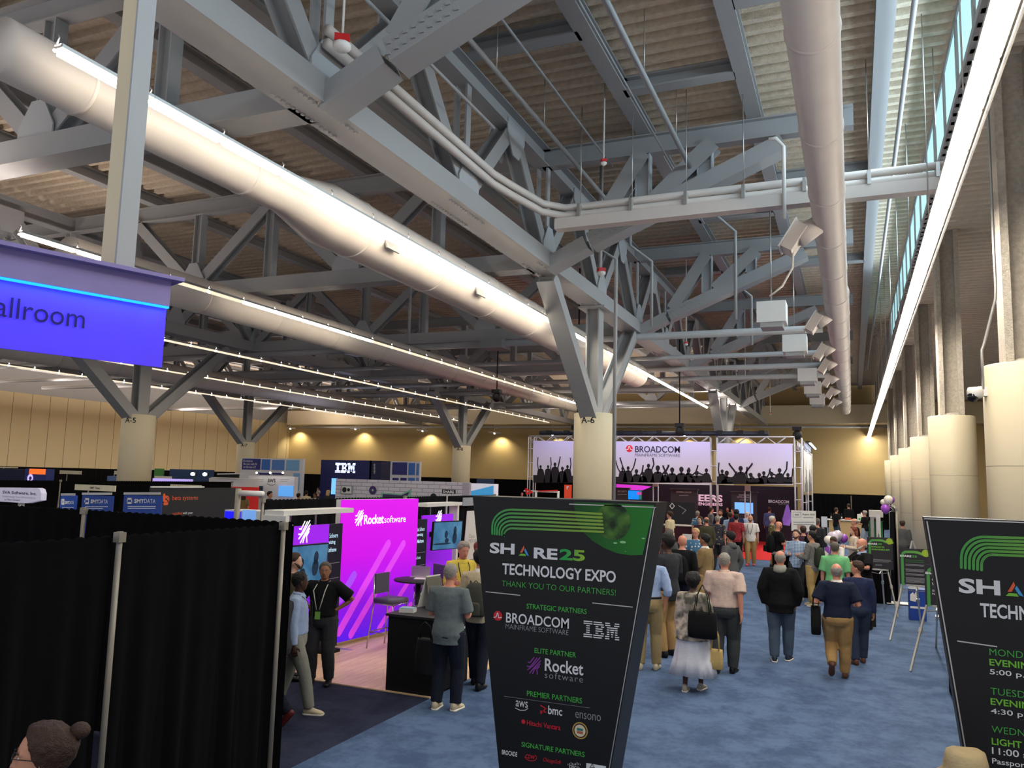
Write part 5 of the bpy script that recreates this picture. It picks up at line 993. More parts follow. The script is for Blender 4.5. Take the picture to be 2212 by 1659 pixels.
poster((1872.5, 1159.5), (1928, 1162), 68, 20.2, [(.62, 20.9, .01), (1940, 1334), (.05, 19.8, .01)], 'dark green-edged mobile app poster', p1, 0)
poster((1941.5, 1183), (2008, 1187.5), 78, 17.2, [(1923, 1383), (1990, 1363), (1.58, 16.8, .01)], 'dark green-edged poster of small text', p2, 0)
poster((1996, 1217.5), (2074, 1224), 88, 14.6, [(1967, 1450), (2022, 1398), (2060, 1436)], 'dark green-edged wi-fi poster by the right tower sign', p3, 0)
r = thing('blue_charity_box', 'blue box with a white hand picture standing behind the easels', 'box', (1.3, 19.6, 0)); pl = PL((0, 19.6, 0), X3)
a, b = pl.at(1963, 1272), pl.at(2000, 1272); m = M(); m.span((a.x, 19.6, 0), (b.x, 19.95, a.z), mat('royal_blue', (34, 66, 150), .5)); m.build('box_body', r)
m = M(); m.poly(P3(pl, [(1966, 1297), (1966, 1284), (1972, 1279), (1975, 1284), (1979, 1276), (1981, 1288), (1978, 1300)], .004), white, .002, pl.N); m.build('hand_print', r); m = M(); pl.rect(m, 1966, 1309, 1999, 1316, white, .004, .004); m.build('white_band', r)
m = M(); pl.rect(m, 1964, 1262, 1986, 1271.5, white, .02, z0=a.z); m.build('header_card', label='white card standing on the blue box behind the easels', cat='card')
# black table at the foot of the right tower sign
p = atz(2063, 1519, 0); q = aty(2058, 1420, p.y); r = thing('side_table', 'black cloth table half hidden behind the right tower sign', 'table', (p.x+.4, p.y+.3, 0)); m = M(); m.span((p.x, p.y, 0), (p.x+1.4, p.y+.7, q.z), drape); m.build('cloth', r); m = M(); m.span((p.x+.03, p.y-.006, .12), (p.x+.3, p.y, .26), white); m.build('white_label', r)
m = M(); m.box((p.x+.12, p.y+.15, q.z+.05), (.26, .2, .1), white, .2); m.box((p.x+.12, p.y+.15, q.z+.105), (.2, .14, .012), tgrey, .2); m.build('tray', label='white tray of cards on the black cloth table by the right tower sign', cat='tray')
# bar with bottles
r = thing('bar_counter', 'light wood bar counter with white top far down the right side', 'counter', (-.4, 46.3, 0)); a, b = aty(1790, 1120, 46), aty(1870, 1122, 46); m = M(); m.span((a.x, 46, 0), (b.x, 46.6, 1.05), mat('bar_wood', (200, 170, 120), .5)); m.build('front', r); m = M(); m.span((a.x-.15, 45.9, 1.05), (b.x+.1, 46.7, 1.1), white); m.build('top', r)
bo = mat('dark_bottle', (26, 18, 14), .15)
for k in range(5):
    x = a.x+.12+k*.13; m = M(); m.lathe((x, 46.35-.1*(k % 2), 1.1), [(.04, 0), (.042, .2), (.016, .27), (.016, .34)], bo, 10); m.box((x, 46.31-.1*(k % 2), 1.2), (.06, .006, .08), white); m.build('bottle', label='dark wine bottle with white label at left end of the bar', cat='bottle', group='bottles on the bar')
for k, (x, y) in enumerate(((1860.5, 1104), (1886, 1101))):
    p = aty(x, y, 46.4); r = thing('drink_urn', 'shiny silver urn '+['on the right end of the bar', 'just beyond the right end of the bar'][k], 'urn', (p.x, p.y, 1.1)); m = M(); m.lathe((p.x, p.y, 1.1), [(.09, 0), (.13, .04), (.13, .28), (.1, .33), (.02, .38)], mat('polished_steel', (200, 196, 186), .15, metal=.9), 16); m.build('vessel', r); m = M(); m.ball((p.x, p.y, 1.5), .03, alu, 8, 5); m.tube([(p.x, p.y-.12, 1.18), (p.x, p.y-.18, 1.17)], .015, alu, 6); m.build('knob', r)
m = M(); p = aty(1886, 1120, 46.4); m.span((p.x-.25, 46.1, 0), (p.x+.5, 46.7, 1.1), drape); m.build('service_table', label='black cloth service table right of the light wood bar', cat='table')
m = M(); m.box((b.x-.25, 46.2, 1.26), (.3, .02, .32), white); m.build('menu_card', label='white menu card standing near right end of the bar', cat='card')
m = M(); m.box((a.x+.95, 46.15, 1.15), (.3, .2, .1), mat('fruit_bowl', (190, 90, 60), .5)); m.build('snack_tray', label='reddish snack tray on the middle of the bar', cat='tray')
for k in range(2): m = M(); m.box((a.x+1.5+k*.12, 46.2, 1.16), (.09, .09, .12), mat('green_can', (40, 160, 70), .4)); m.build('green_cup', label='small green cup on the bar', cat='cup', group='green cups on the bar')
r = thing('arch_display', 'grey arch shaped display stand with green sides by the black drape', 'display', (.65, 32, 0)); pl = PL((0, 32, 0), X3); 
m = M(); pl.rect(m, 1877, 1102, 1908, 1118, mat('display_grey', (196, 190, 186), .5), .3); m.build('header', r); m = M(); pl.rect(m, 1880, 1118, 1889, 1170, mat('display_grey2', (150, 146, 146), .5), .25, z0=0); m.build('left_post', r); m = M(); pl.rect(m, 1892, 1112, 1903, 1170, mat('display_pale', (206, 202, 206), .5), .2, .1, z0=0); m.build('right_post', r)
m = M(); pl.rect(m, 1877, 1126, 1908, 1170, mat('display_green', (36, 130, 66), .5), .05, -.3, z0=0); m.build('green_panel', r)
r = thing('waste_bin', 'black waste bin with a white figure sign left of the bar', 'bin', aty(1777, 1150, 44)); r.location.z = 0; pl = PL((0, 43.6, 0), X3); a, b = pl.at(1770, 1139), pl.at(1786, 1139); m = M(); m.span((a.x, 43.6, 0), (b.x, 44.1, a.z), blackm); m.build('bin_body', r)
m = M(); c = pl.at(1778, 1148); disc(m, c+pl.N*.006+Z3*.14, .06, pl.N, white); stroke(m, [c+pl.N*.006+Z3*.05, c+pl.N*.006-Z3*.25], .11, pl.N, white); stroke(m, [c+pl.N*.006+Z3*.02-X3*.14, c+pl.N*.006-Z3*.12-X3*.16], .05, pl.N, white); m.build('figure_sign', r)
m = M(); pl.rect(m, 1773, 1117, 1786, 1137, mat('cooler_white', (214, 220, 232), .4), .4, -.6, z0=0); m.build('white_cooler', label='white cooler cabinet behind the black waste bin', cat='cooler')
p = atz(1881, 1352, 0); m = M(); m.span((p.x-.1, p.y-.1, 0), (p.x+.1, p.y+.3, .38), blackm); m.build('black_case', label='black case on the floor right of the man in blue jeans', cat='case')
# ------------------------------------------------------------------ people
SK = {'pale': mat('skin_pale', (214, 166, 142), .55, var=.06, scale=30), 'tan': mat('skin_tan', (196, 140, 112), .55, var=.06, scale=30), 'ruddy': mat('skin_ruddy', (204, 138, 114), .55, var=.06, scale=30), 'olive': mat('skin_olive', (150, 104, 78), .55, var=.06, scale=30), 'dark': mat('skin_dark', (74, 48, 36), .5, var=.06, scale=30)}
HR = {'black': mat('hair_black', (20, 17, 16), .6, bump=.5, scale=40), 'brown': mat('hair_brown', (62, 42, 30), .6, bump=.5, scale=40), 'grey': mat('hair_grey', (150, 142, 132), .7, bump=.5, scale=40), 'white': mat('hair_white', (206, 200, 188), .7, bump=.5, scale=40), 'blond': mat('hair_blond', (190, 160, 112), .7, bump=.5, scale=40), 'red': mat('hair_red', (122, 58, 40), .6, bump=.5, scale=40), 'dkgrey': mat('hair_dark_grey', (92, 84, 78), .7, bump=.5, scale=40)}
def cloth(n, c, rough=.85, bump=.25): return mat('cloth_'+n, c, rough, bump=bump, scale=20, var=.12, spec=.15)
CL = {n: cloth(n, c) for n, c in dict(black=(20, 20, 22), charcoal=(50, 50, 54), navy=(28, 34, 52), navy2=(40, 48, 78), grey=(104, 112, 112), slate=(84, 84, 84), ltblue=(156, 174, 206), white=(222, 216, 208), cream=(224, 208, 170), yellow=(222, 196, 84), beige=(200, 182, 150), khaki=(164, 130, 84), khaki2=(176, 146, 92), sand=(150, 130, 92), tan=(134, 110, 74), pink=(202, 176, 162), green=(110, 178, 120), red=(168, 34, 38), jeans=(46, 56, 76), jeans2=(70, 84, 100), ltjeans=(150, 164, 176), dkjeans=(30, 34, 46), olive=(70, 66, 48), grey2=(136, 134, 124), trouser=(62, 64, 64), skirt=(206, 206, 214), plum=(70, 44, 62), dgreen=(52, 58, 48)).items()}
CL['plaid'] = two('cloth_plaid', (84, 112, 150), (186, 202, 220), 'plaid', 9, .85, (.3, .7)); CL['check'] = two('cloth_check', (76, 76, 74), (138, 134, 126), 'plaid', 26, .85, (.3, .7))
CL['tiedye'] = two('cloth_tiedye', (86, 84, 72), (206, 190, 172), 'noise', 7, .85, (.4, .58), (168, 148, 134)); CL['floral'] = two('cloth_floral', (196, 164, 96), (54, 52, 64), 'flower', 13, .85, (.18, .32)); CL['floralblue'] = two('cloth_floral_blue', (220, 224, 226), (70, 116, 150), 'flower', 13, .85, (.2, .35))
CL['floralred'] = two('cloth_floral_red', (190, 80, 78), (140, 38, 44), 'flower', 14, .85, (.15, .3)); CL['floralyel'] = two('cloth_floral_yellow', (206, 186, 110), (90, 84, 56), 'flower', 12, .85, (.25, .4)); CL['blouse'] = two('cloth_blouse', (150, 110, 96), (218, 200, 180), 'flower', 16, .85, (.12, .22)); CL['plaidnavy'] = two('cloth_plaid_navy', (46, 54, 86), (90, 104, 150), 'plaid', 10, .85, (.3, .7))
SH = {n: mat('shoe_'+n, c, .5) for n, c in dict(black=(18, 17, 18), white=(216, 208, 196), cream=(200, 184, 152), brown=(88, 52, 36), grey=(160, 152, 140), pink=(200, 70, 84), darkred=(92, 26, 28), navy=(40, 48, 60)).items()}
sole = mat('shoe_sole_white', (220, 214, 204), .6)
lock = bpy.data.textures.new('hair_locks', 'CLOUDS'); lock.noise_scale = .022; lock.noise_depth = 2
wrk = bpy.data.textures.new('cloth_wrinkles', 'CLOUDS'); wrk.noise_scale = .11; wrk.noise_depth = 2
ARMS = {'down': ((.14, -.02, -1), (.05, .14, -1)), 'fwd': ((.14, .3, -1), (-.02, .5, -.9)), 'back': ((.16, -.38, -1), (.04, .0, -1)), 'hold': ((.18, .12, -1), (-.3, 1, .12)), 'hip': ((.8, -.3, -.75), (-.8, .3, -.55)), 'chest': ((.25, .22, -1), (-.7, .7, .45)), 'cross': ((.22, .25, -1), (-1, .55, .12)),
        'pocket': ((.3, -.14, -1), (-.22, .26, -1)), 'bent': ((.4, -.28, -1), (-.12, 1, -.1)), 'point': ((.5, .5, -.75), (-.35, 1, .25)), 'chin': ((.2, .45, -1), (-.2, .45, 1)), 'up': ((.3, .15, 1), (-.05, .1, 1)), 'reach': ((.2, .7, -.8), (-.15, 1, -.1))}
def ring(c, a, u, ra, ru, n=14): return [c+a*(math.cos(t)*ra)+u*(math.sin(t)*ru) for t in [2*math.pi*k/n for k in range(n)]]
def chain(m, pts, rad, mt, n=10, flat=1): m.tube(pts, [(r, r*flat) for r in rad], mt, n)
HEAD = [(0, .016, .018, .026), (.07, .027, .032, .018), (.17, .035, .044, .010), (.3, .0405, .0515, .004), (.42, .043, .055, .001), (.55, .0445, .0575, -.001), (.68, .0445, .057, -.003), (.8, .040, .052, -.004), (.9, .030, .040, -.005), (.97, .015, .021, -.005), (1, .004, .006, -.005)]
def hs(t, k): return float(np.interp(t, [h[0] for h in HEAD], [h[k] for h in HEAD]))
def remesh(o, vox, smooth=3, wr=0, fac=.5):
    r = o.modifiers.new('surface', 'REMESH'); r.mode = 'VOXEL'; r.voxel_size = vox; r.use_smooth_shade = True
    if smooth: s = o.modifiers.new('smooth', 'SMOOTH'); s.factor = fac; s.iterations = smooth
    if wr: d = o.modifiers.new('wrinkles', 'DISPLACE'); d.texture = wrk; d.strength = wr; d.mid_level = .5; d.texture_coords = 'LOCAL'
def person(label, x, y, H, rz, skin='pale', hair='short', hc='brown', top='navy', sleeve='short', low='jeans', shoe='black', armL='down', armR='down', step=0, yaw=0, pitch=0, lean=0, build=1.0, belly=1.0, hem=.47, det=1, beard=None, jacket=False, skirt=False, collar=None, lanyard=None, badge=None, hood=None, glasses=False, lift=.0, belt=False, face=None, female=False, width=1.0, z0=0):
    """step > 0: right foot ahead; rz 0 looks down the hall, 180 looks at the camera"""
    root = thing('person', label, 'person', (x, y, z0), math.radians(rz)); b = build*1.07; S_ = SK[skin]
    vox = (.0085, .012, .018)[2-det] if det < 3 else .0065
    hb = 1.0 if not female else .86
    def U(v): return V3(v)*H
    def tilt(p):                                                # lean of the trunk about the hips
        p = V3(p); 
        if p.z > .5: q = V3((p.x, p.y, p.z-.52)); q.rotate(Euler((-lean, 0, 0))); p = q+V3((0, 0, .52))
        return p*H
    # legs
    def leg(s):
        f = .13*step*s+(.0 if step else .012*s); L_ = lift if f < 0 and step else 0
        hip = V3((.05*s*b, 0, .525)); ank = V3((.052*s*(1.1 if not step else .8)*b, f, .042+L_))
        d = ank-hip; l = min(d.length, .4885); k = math.sqrt(max(0, .245**2-(l/2)**2)); fw = V3((0, 1, 0))-d*(d.y/d.length**2); fw.normalize()
        return U(hip), U(hip+d*.5+fw*k), U(ank), L_
    legs = {s: leg(s) for s in (-1, 1)}
    TOR = [(.475, .080, .062, 0), (.52, .092*(1.04 if female else 1), .070, -.004), (.57, .088, .066*belly, 0), (.63, .080*hb*(.92+.08*belly), .061*belly, .004*belly), (.69, .086*hb, .062*(.6+.4*belly), .003), (.75, .094*hb, .062, 0), (.795, .098*hb, .053, -.003), (.828, .074*hb, .040, -.004), (.85, .036, .034, 0)]
    def torso(m, inf, z0_, z1, mt, fl=0):
        R_ = []
        zs = [z0_]+[t[0] for t in TOR if z0_ < t[0] < z1]+[z1]
        for z in zs:
            rx, ry, yc = [float(np.interp(z, [t[0] for t in TOR], [t[k] for t in TOR])) for k in (1, 2, 3)]
            e = inf+fl*max(0, (.62-z)); c = V3((0, yc, z)); R_.append([tilt(c+V3((math.cos(t)*(rx*b+e), math.sin(t)*(ry*b+e), 0))) for t in [2*math.pi*k/18 for k in range(18)]])
        m.loft(R_, mt)
    arms = {}
    for s, nm in ((-1, armL), (1, armR)):
        u, f = ARMS[nm]; sh = V3((.104*s*hb*(.6+.4*b), -.004, .806)); u = V3((u[0]*s, u[1], u[2])).normalized(); f = V3((f[0]*s, f[1], f[2])).normalized()
        if lean: u.rotate(Euler((-lean*.5, 0, 0)))
        e = tilt(sh)/H+u*.168; w_ = e+f*.142; arms[s] = (tilt(sh), U(e), U(w_), f, u)
    # body: one surface
    m = M(); torso(m, -.006, .475, .85, S_)
    chain(m, [tilt((0, -.003, .835)), tilt((0, .004, .868)), tilt((0, .008, .895))], [.034*H*(.9+.1*b), .031*H*(.85 if female else 1), .031*H*(.85 if female else 1)], S_, 12)
    for s in (-1, 1):
        h, k, a, L_ = legs[s]; chain(m, [h+V3((0, 0, .02*H)), h.lerp(k, .5), k, k.lerp(a, .35), a], [.046*H*b, .041*H*b, .030*H, .030*H, .019*H], S_)
        chain(m, [a, a+V3((0, .03*H, -.018*H)), a+V3((0, .085*H, -.03*H))], [.018*H, .018*H, .012*H], S_, 8)
        sh, e, w_, f, u = arms[s]; chain(m, [sh, sh.lerp(e, .5), e, e.lerp(w_, .35), w_], [.030*H*b, .026*H*b, .0215*H, .0215*H, .0150*H], S_)
        side, upn = frame(f, V3((s, 0, .01)) if abs(f.z) > .5 else Z3)
        fl = upn if abs(f.z) <= .5 else side                       # across the palm
        nrm = f.cross(fl).normalized(); L = .046*H
        p0, p1 = w_, w_+f*L
        m.loft([ring(w_+f*(-.004*H), fl, nrm, .0145*H, .012*H, 10), ring(w_+f*L*.45, fl, nrm, .022*H, .011*H, 10), ring(p1, fl, nrm, .023*H, .0095*H, 10), ring(p1+f*.004*H, fl, nrm, .019*H, .007*H, 10)], S_)
        sg = 1 if nrm.dot(V3((-s, 0, 0))) > 0 else -1               # palm turned to the body
        cz = {0: 0}.get(0)
        for q, ln in enumerate((.038, .044, .041, .032)):
            o = p1+fl*((q-1.5)*.0118*H); c1 = o+(f*.93+nrm*sg*.25)*(ln*.5*H); c2 = c1+(f*.75+nrm*sg*.6).normalized()*(ln*.5*H)
            chain(m, [o-f*.006*H, c1, c2], [.0056*H, .0053*H, .0042*H], S_, 7)
        tb = w_+f*.014*H+fl*(.019*H)*(1 if fl.dot(V3((0, 1, .3))) > 0 else -1); td = (tb-w_-f*.014*H).normalized()
        chain(m, [tb-td*.006*H, tb+(f*.7+td*.7)*.02*H, tb+(f*.95+td*.45)*.038*H+nrm*sg*.006*H], [.0072*H, .0062*H, .0048*H], S_, 7)
    # head
    hp = tilt((0, .006, .872)); RH = Euler((-pitch, 0, yaw)).to_matrix(); zb = .866
    def hd(p): q = V3(p)-V3((0, .0, .872)); return hp+RH@(q*H)+RH@V3((0, .0, 0))
    kh = .134; fw = (.93 if female else 1)*width
    m.loft([[hd((math.cos(t)*rx*fw, yc+math.sin(t)*ry*width, zb+kh*tt)) for t in [2*math.pi*k/20 for k in range(20)]] for tt, rx, ry, yc in HEAD], S_)
    zt = lambda t: zb+kh*t
    m.loft([ring(hd((0, .053*width, zt(.52))), RH@X3, RH@Z3, .0045*H, .004*H, 8), ring(hd((0, .063*width, zt(.40))), RH@X3, RH@Z3, .0065*H, .006*H, 8), ring(hd((0, .066*width, zt(.355))), RH@X3, RH@Z3, .0085*H, .006*H, 8), ring(hd((0, .05*width, zt(.31))), RH@X3, RH@Z3, .008*H, .005*H, 8)], S_)
    for s in (-1, 1): m.ball(hd((s*.045*fw, -.004, zt(.43))), (.006*H, .010*H, .017*H), S_, 8, 6); m.ball(hd((s*.016, .046*width, zt(.57))), (.014*H, .007*H, .005*H), S_, 8, 5)
    m.ball(hd((0, .052*width, zt(.235))), (.014*H, .006*H, .006*H), S_, 8, 5)
    o = m.build('body', root, local=True); remesh(o, vox, 2)
    if face is None: face = abs((rz+math.degrees(yaw)+360) % 360-180) < 115
    if face:
        ew = mat('eye_white', (226, 220, 212), .3); ed = mat('eye_dark', (34, 24, 20), .3); lp = mat('lip_'+skin, tuple(int(v*255**0) for v in {'pale': (178, 104, 96), 'tan': (160, 92, 80), 'ruddy': (168, 92, 82), 'olive': (118, 70, 58), 'dark': (66, 36, 32)}[skin]), .5)
        m = M()
        for s in (-1, 1):
            m.ball(hd((s*.0175, .0492*width, zt(.5))), (.0062*H, .0036*H, .0028*H), ew, 8, 5); m.ball(hd((s*.0175, .0512*width, zt(.5))), (.0027*H, .0022*H, .0027*H), ed, 8, 5)
        m.build('eyes', root, local=True); m = M()
        for s in (-1, 1): m.tube([hd((s*.008, .057*width, zt(.575))), hd((s*.018, .0565*width, zt(.595))), hd((s*.028, .051*width, zt(.575)))], [.0016*H, .0022*H, .0014*H], HR[hc] if hc in ('black', 'brown', 'dkgrey') else HR['dkgrey'], 6)
        m.build('eyebrows', root, local=True); m = M(); m.tube([hd((-.014, .0535*width, zt(.235))), hd((0, .0585*width, zt(.23))), hd((.014, .0535*width, zt(.235)))], [.0018*H, .0036*H, .0018*H], lp, 6); m.build('mouth', root, local=True)
    def shell(t0, t1, infl, mt, name, n=32, nt=9, low=None):
        """hair shell between the two heights t0(phi), t1(phi) over the skull; phi 0 = face"""
        R_ = []
        for i in range(nt+1):
            row_ = []
            for k in range(n):
                ph = 2*math.pi*k/n; a0, a1 = t0(ph), t1(ph); t = a0+(a1-a0)*i/nt; e = infl*(.15+.85*math.sin(math.pi*min(1, (i+.3)/nt*.62)))*(1 if a1 > .99 else math.sin(math.pi*(i+.15)/(nt+.3)))+.0006
                rx, ry, yc = hs(t, 1)*fw+e, hs(t, 2)*width+e, hs(t, 3); row_.append(hd((math.sin(ph)*rx, yc+math.cos(ph)*ry, zt(t)+(e*.8 if t > .9 else 0))))
            R_.append(row_)
        m = M(); m.loft(R_, mt, cap=True); o = m.build(name, root, local=True)
        if det > 0: s = o.modifiers.new('sub', 'SUBSURF'); s.levels = s.render_levels = 1 if det < 2 else 2; d = o.modifiers.new('locks', 'DISPLACE'); d.texture = lock; d.strength = .011 if hair != 'afro' else .02; d.mid_level = .45; d.texture_coords = 'LOCAL'
        return o
    an = lambda ph: abs((ph+math.pi) % (2*math.pi)-math.pi)/math.pi      # 0 face, 1 back
    IP = lambda xs, ys: (lambda ph: float(np.interp(an(ph), xs, ys)))
    one = lambda ph: 1.0
    if hair in ('short', 'crop', 'curly', 'thick'):
        shell(IP([0, .2, .33, .45, .55, .7, 1], [.84, .82, .66, .5, .46, .26, .12]), one, {'short': .010, 'crop': .006, 'curly': .02, 'thick': .016}[hair], HR[hc], 'hair')
    elif hair == 'receding': shell(IP([0, .2, .35, .45, .55, .7, 1], [.95, .93, .75, .5, .46, .26, .12]), one, .008, HR[hc], 'hair')
    elif hair == 'fringe': shell(IP([0, .38, .42, .5, .6, .75, 1], [.6, .6, .52, .47, .4, .24, .12]), IP([0, .38, .45, .6, .8, 1], [.605, .605, .68, .74, .78, .80]), .007, HR[hc], 'hair')
    elif hair in ('long', 'bob', 'bun', 'afro'):
        shell(IP([0, .2, .33, .45, .6, .75, 1], [.86, .82, .62, .36, .22, .1, .05]), one, .030 if hair == 'afro' else .014, HR[hc], 'hair')
        if hair in ('long', 'bob'):
            zl = .77 if hair == 'long' else .845; R_ = []
            for z, rx, ry, yc in ((.95, .046, .05, -.022), (.9, .052, .046, -.03), (.86, .056, .04, -.034), ((.86+zl)/2, .058, .036, -.036), (zl, .045, .026, -.036)): R_.append([hd((math.cos(t)*rx, yc+math.sin(t)*ry*(.55 if math.sin(t) > 0 else 1), z)) for t in [2*math.pi*k/18 for k in range(18)]])
            m = M(); m.loft(R_, HR[hc]); m.build('hair_length', root, local=True)
        if hair == 'bun': m = M(); m.ball(hd((0, -.066, zt(.92))), (.024*H, .024*H, .02*H), HR[hc], 12, 8); m.build('hair_bun', root, local=True)
    if beard: shell(IP([0, .3, .42, .46, 1], [.0, .03, .28, .45, .45]), IP([0, .12, .25, .42, .46, 1], [.2, .27, .36, .45, .452, .452]), .006, HR[beard], 'beard', nt=5)
    if glasses:
        m = M(); gm = mat('spectacle_frame', (40, 36, 34), .3)
        for s in (-1, 1): m.tube([hd((s*.0185+.0125*math.cos(t), .062*width, zt(.5)+.0095*math.sin(t))) for t in [2*math.pi*k/12 for k in range(13)]], .0013*H, gm, 5); m.tube([hd((s*.031, .061*width, zt(.52))), hd((s*.046, .0, zt(.5)))], .0011*H, gm, 5)
        m.tube([hd((-.006, .063*width, zt(.51))), hd((.006, .063*width, zt(.51)))], .0013*H, gm, 5); m.build('spectacles', root, local=True)
    # clothes
    cv = (.014, .018, .024)[2-min(det, 2)]; T_ = CL[top]; m = M(); z_h = hem
    torso(m, .006+(.006 if jacket else 0), z_h, .843, T_, (.26 if skirt else .05) if z_h < .5 else .02)
    for s in (-1, 1):
        sh, e, w_, f, u = arms[s]; ins = tilt((s*.06*hb, -.004, .80)); fat = (1.35 if jacket else 1.2)*b
        if sleeve == 'short': chain(m, [ins, sh, sh.lerp(e, .45), sh.lerp(e, .82)], [.040*H*b, .038*H*b, .034*H*fat, .035*H*fat], T_, 12)
        elif sleeve == 'roll': chain(m, [ins, sh, sh.lerp(e, .5), e, e.lerp(w_, .3)], [.040*H*b, .037*H*b, .031*H*fat, .028*H*fat, .026*H*fat], T_, 12)
        else: chain(m, [ins, sh, sh.lerp(e, .5), e, e.lerp(w_, .5), e.lerp(w_, .98)], [.040*H*b, .037*H*b, .031*H*fat, .0275*H*fat, .026*H*fat, .0215*H*fat], T_, 12)
    o = m.build('jacket' if jacket else 'shirt', root, local=True); remesh(o, cv, 2, .016 if det > 0 else .0)
    if collar:
        m = M(); R_ = []
        for z, k in ((.828, .050), (.842, .043), (.862, .039), (.850, .0455), (.834, .056)): R_.append([tilt((math.cos(t)*k, .004+math.sin(t)*k*.98, z-.012*max(0, math.sin(t)))) for t in [2*math.pi*k2/20 for k2 in range(20)]])
        m.loft(R_, CL[collar], cap=False); m.build('collar', root, local=True)
    if hood:
        m = M(); R_ = []
        for z, k, yc in ((.80, .05, -.03), (.82, .062, -.035), (.845, .06, -.02), (.872, .05, -.012), (.866, .043, -.006), (.842, .04, 0)): R_.append([tilt((math.cos(t)*k, yc+math.sin(t)*k*.95, z)) for t in [2*math.pi*k2/20 for k2 in range(20)]])
        m.loft(R_, CL[hood], cap=True); m.build('hood', root, local=True)
    if skirt:
        m = M(); R_ = []; n = 72
        for z, r_, pl_ in ((.60, .088, 0), (.55, .1, .01), (.42, .112, .03), (.27, .13, .05), (.262, .136, .05), (.14, .158, .08)): R_.append([U((math.cos(t)*r_*b*(1+pl_*math.sin(t*11+z*3)), math.sin(t)*r_*.74*b*(1+pl_*math.sin(t*11+z*3)), z+.006*math.sin(t*3))) for t in [2*math.pi*k/n for k in range(n)]])
        m.loft(R_, CL[low]); m.build('skirt', root, local=True)
    else:
        m = M(); mt = CL[low]; m.loft([[U((math.cos(t)*(rx*b+.006), yc+math.sin(t)*(ry*b*(1+.25*(belly-1))+.006), z)) for t in [2*math.pi*k/18 for k in range(18)]] for z, rx, ry, yc in ((.465, .070, .054, 0), (.50, .090, .070, -.003), (.53, .092, .072, -.004), (.57, .087, .066, 0), (.6, .081, .061, .003))], mt)
        for s in (-1, 1):
            h, k, a, L_ = legs[s]; ins = h+V3((0, 0, .015*H)); chain(m, [ins, h.lerp(k, .4), k, k.lerp(a, .45), a+(k-a)*.02], [.056*H*b, .053*H*b, .043*H*b, .041*H*b, .038*H*(.6+.4*b)], mt, 12)
        o = m.build('trousers', root, local=True); remesh(o, cv, 2, .012 if det > 0 else 0)
        if belt: m = M(); m.loft([[U((math.cos(t)*(.086*b+.009), .001+math.sin(t)*(.066*b*(1+.25*(belly-1))+.009), z)) for t in [2*math.pi*k/18 for k in range(18)]] for z in (.578, .594)], mat('belt_leather', (40, 28, 22), .5)); m.build('belt', root, local=True)
    for s in (-1, 1):
        h, k, a, L_ = legs[s]; f = .13*step*s; p = -math.radians(50) if L_ > .02 else 0; Rt = Euler((p, 0, -s*.12)).to_matrix(); m = M(); A_ = a-V3((0, 0, .012*H)) if L_ else V3((a.x, a.y, .03*H))
        def sp(q): return A_+Rt@(V3(q)*H)
        m.loft([[sp((math.cos(t)*rx, yy, max(-.0285, zz+math.sin(t)*rz_))) for t in [2*math.pi*q/12 for q in range(12)]] for yy, rx, rz_, zz in ((-.042, .012, .016, -.008), (-.036, .021, .030, .0), (-.01, .024, .036, .004), (.02, .025, .028, -.004), (.05, .028, .02, -.01), (.085, .027, .015, -.014), (.105, .016, .010, -.018))], SH[shoe[0] if isinstance(shoe, tuple) else shoe])
        if isinstance(shoe, tuple): m.loft([[sp((math.cos(t)*(rx+.002), yy, -.0295+(.011 if math.sin(t) > 0 else 0))) for t in [2*math.pi*q/12 for q in range(12)]] for yy, rx in ((-.045, .014), (-.03, .024), (.02, .026), (.06, .030), (.09, .028), (.109, .015))], sole)
        m.build('shoe', root, local=True)
    if lanyard:
        lm = mat('lanyard_'+lanyard, {'black': (30, 30, 32), 'white': (190, 186, 180)}[lanyard], .7); fr_ = .066*belly*b+.022; m = M()
        for s in (-1, 1): m.tube([tilt((s*.036, -.03, .848)), tilt((s*.045, .02, .842)), tilt((s*.05, fr_-.004, .78)), tilt((s*.028, fr_+.004, .69)), tilt((s*.012, fr_+.006, .625))], [(.0045*H, .0015*H)]*5, lm, 6)
        m.build('lanyard', root, local=True)
        if badge: m = M(); c = tilt((0, fr_+.009, .585)); m.box(c, (.046*H, .004, .07*H), mat('badge_green', (126, 176, 84), .5)); m.box(c+V3((0, .001, .034*H)), (.046*H, .005, .012*H), darkm); m.build('badge', root, local=True)
    return root
def place(hpx, fpx=None, H=1.75):
    if fpx: p = atz(*fpx); h = aty(*hpx, p.y); return p.x, p.y, h.z
    p = atz(*hpx, H); return p.x, p.y, H
def Pn(label, head, feet=None, H=1.75, rz=0, **k):
    x, y, h = place(head, feet, H); d = math.hypot(x, y); k.setdefault('det', 3 if d < 11 else 2 if d < 15 else 1 if d < 24 else 0)
    return person(label, x, y, h, rz, **k)
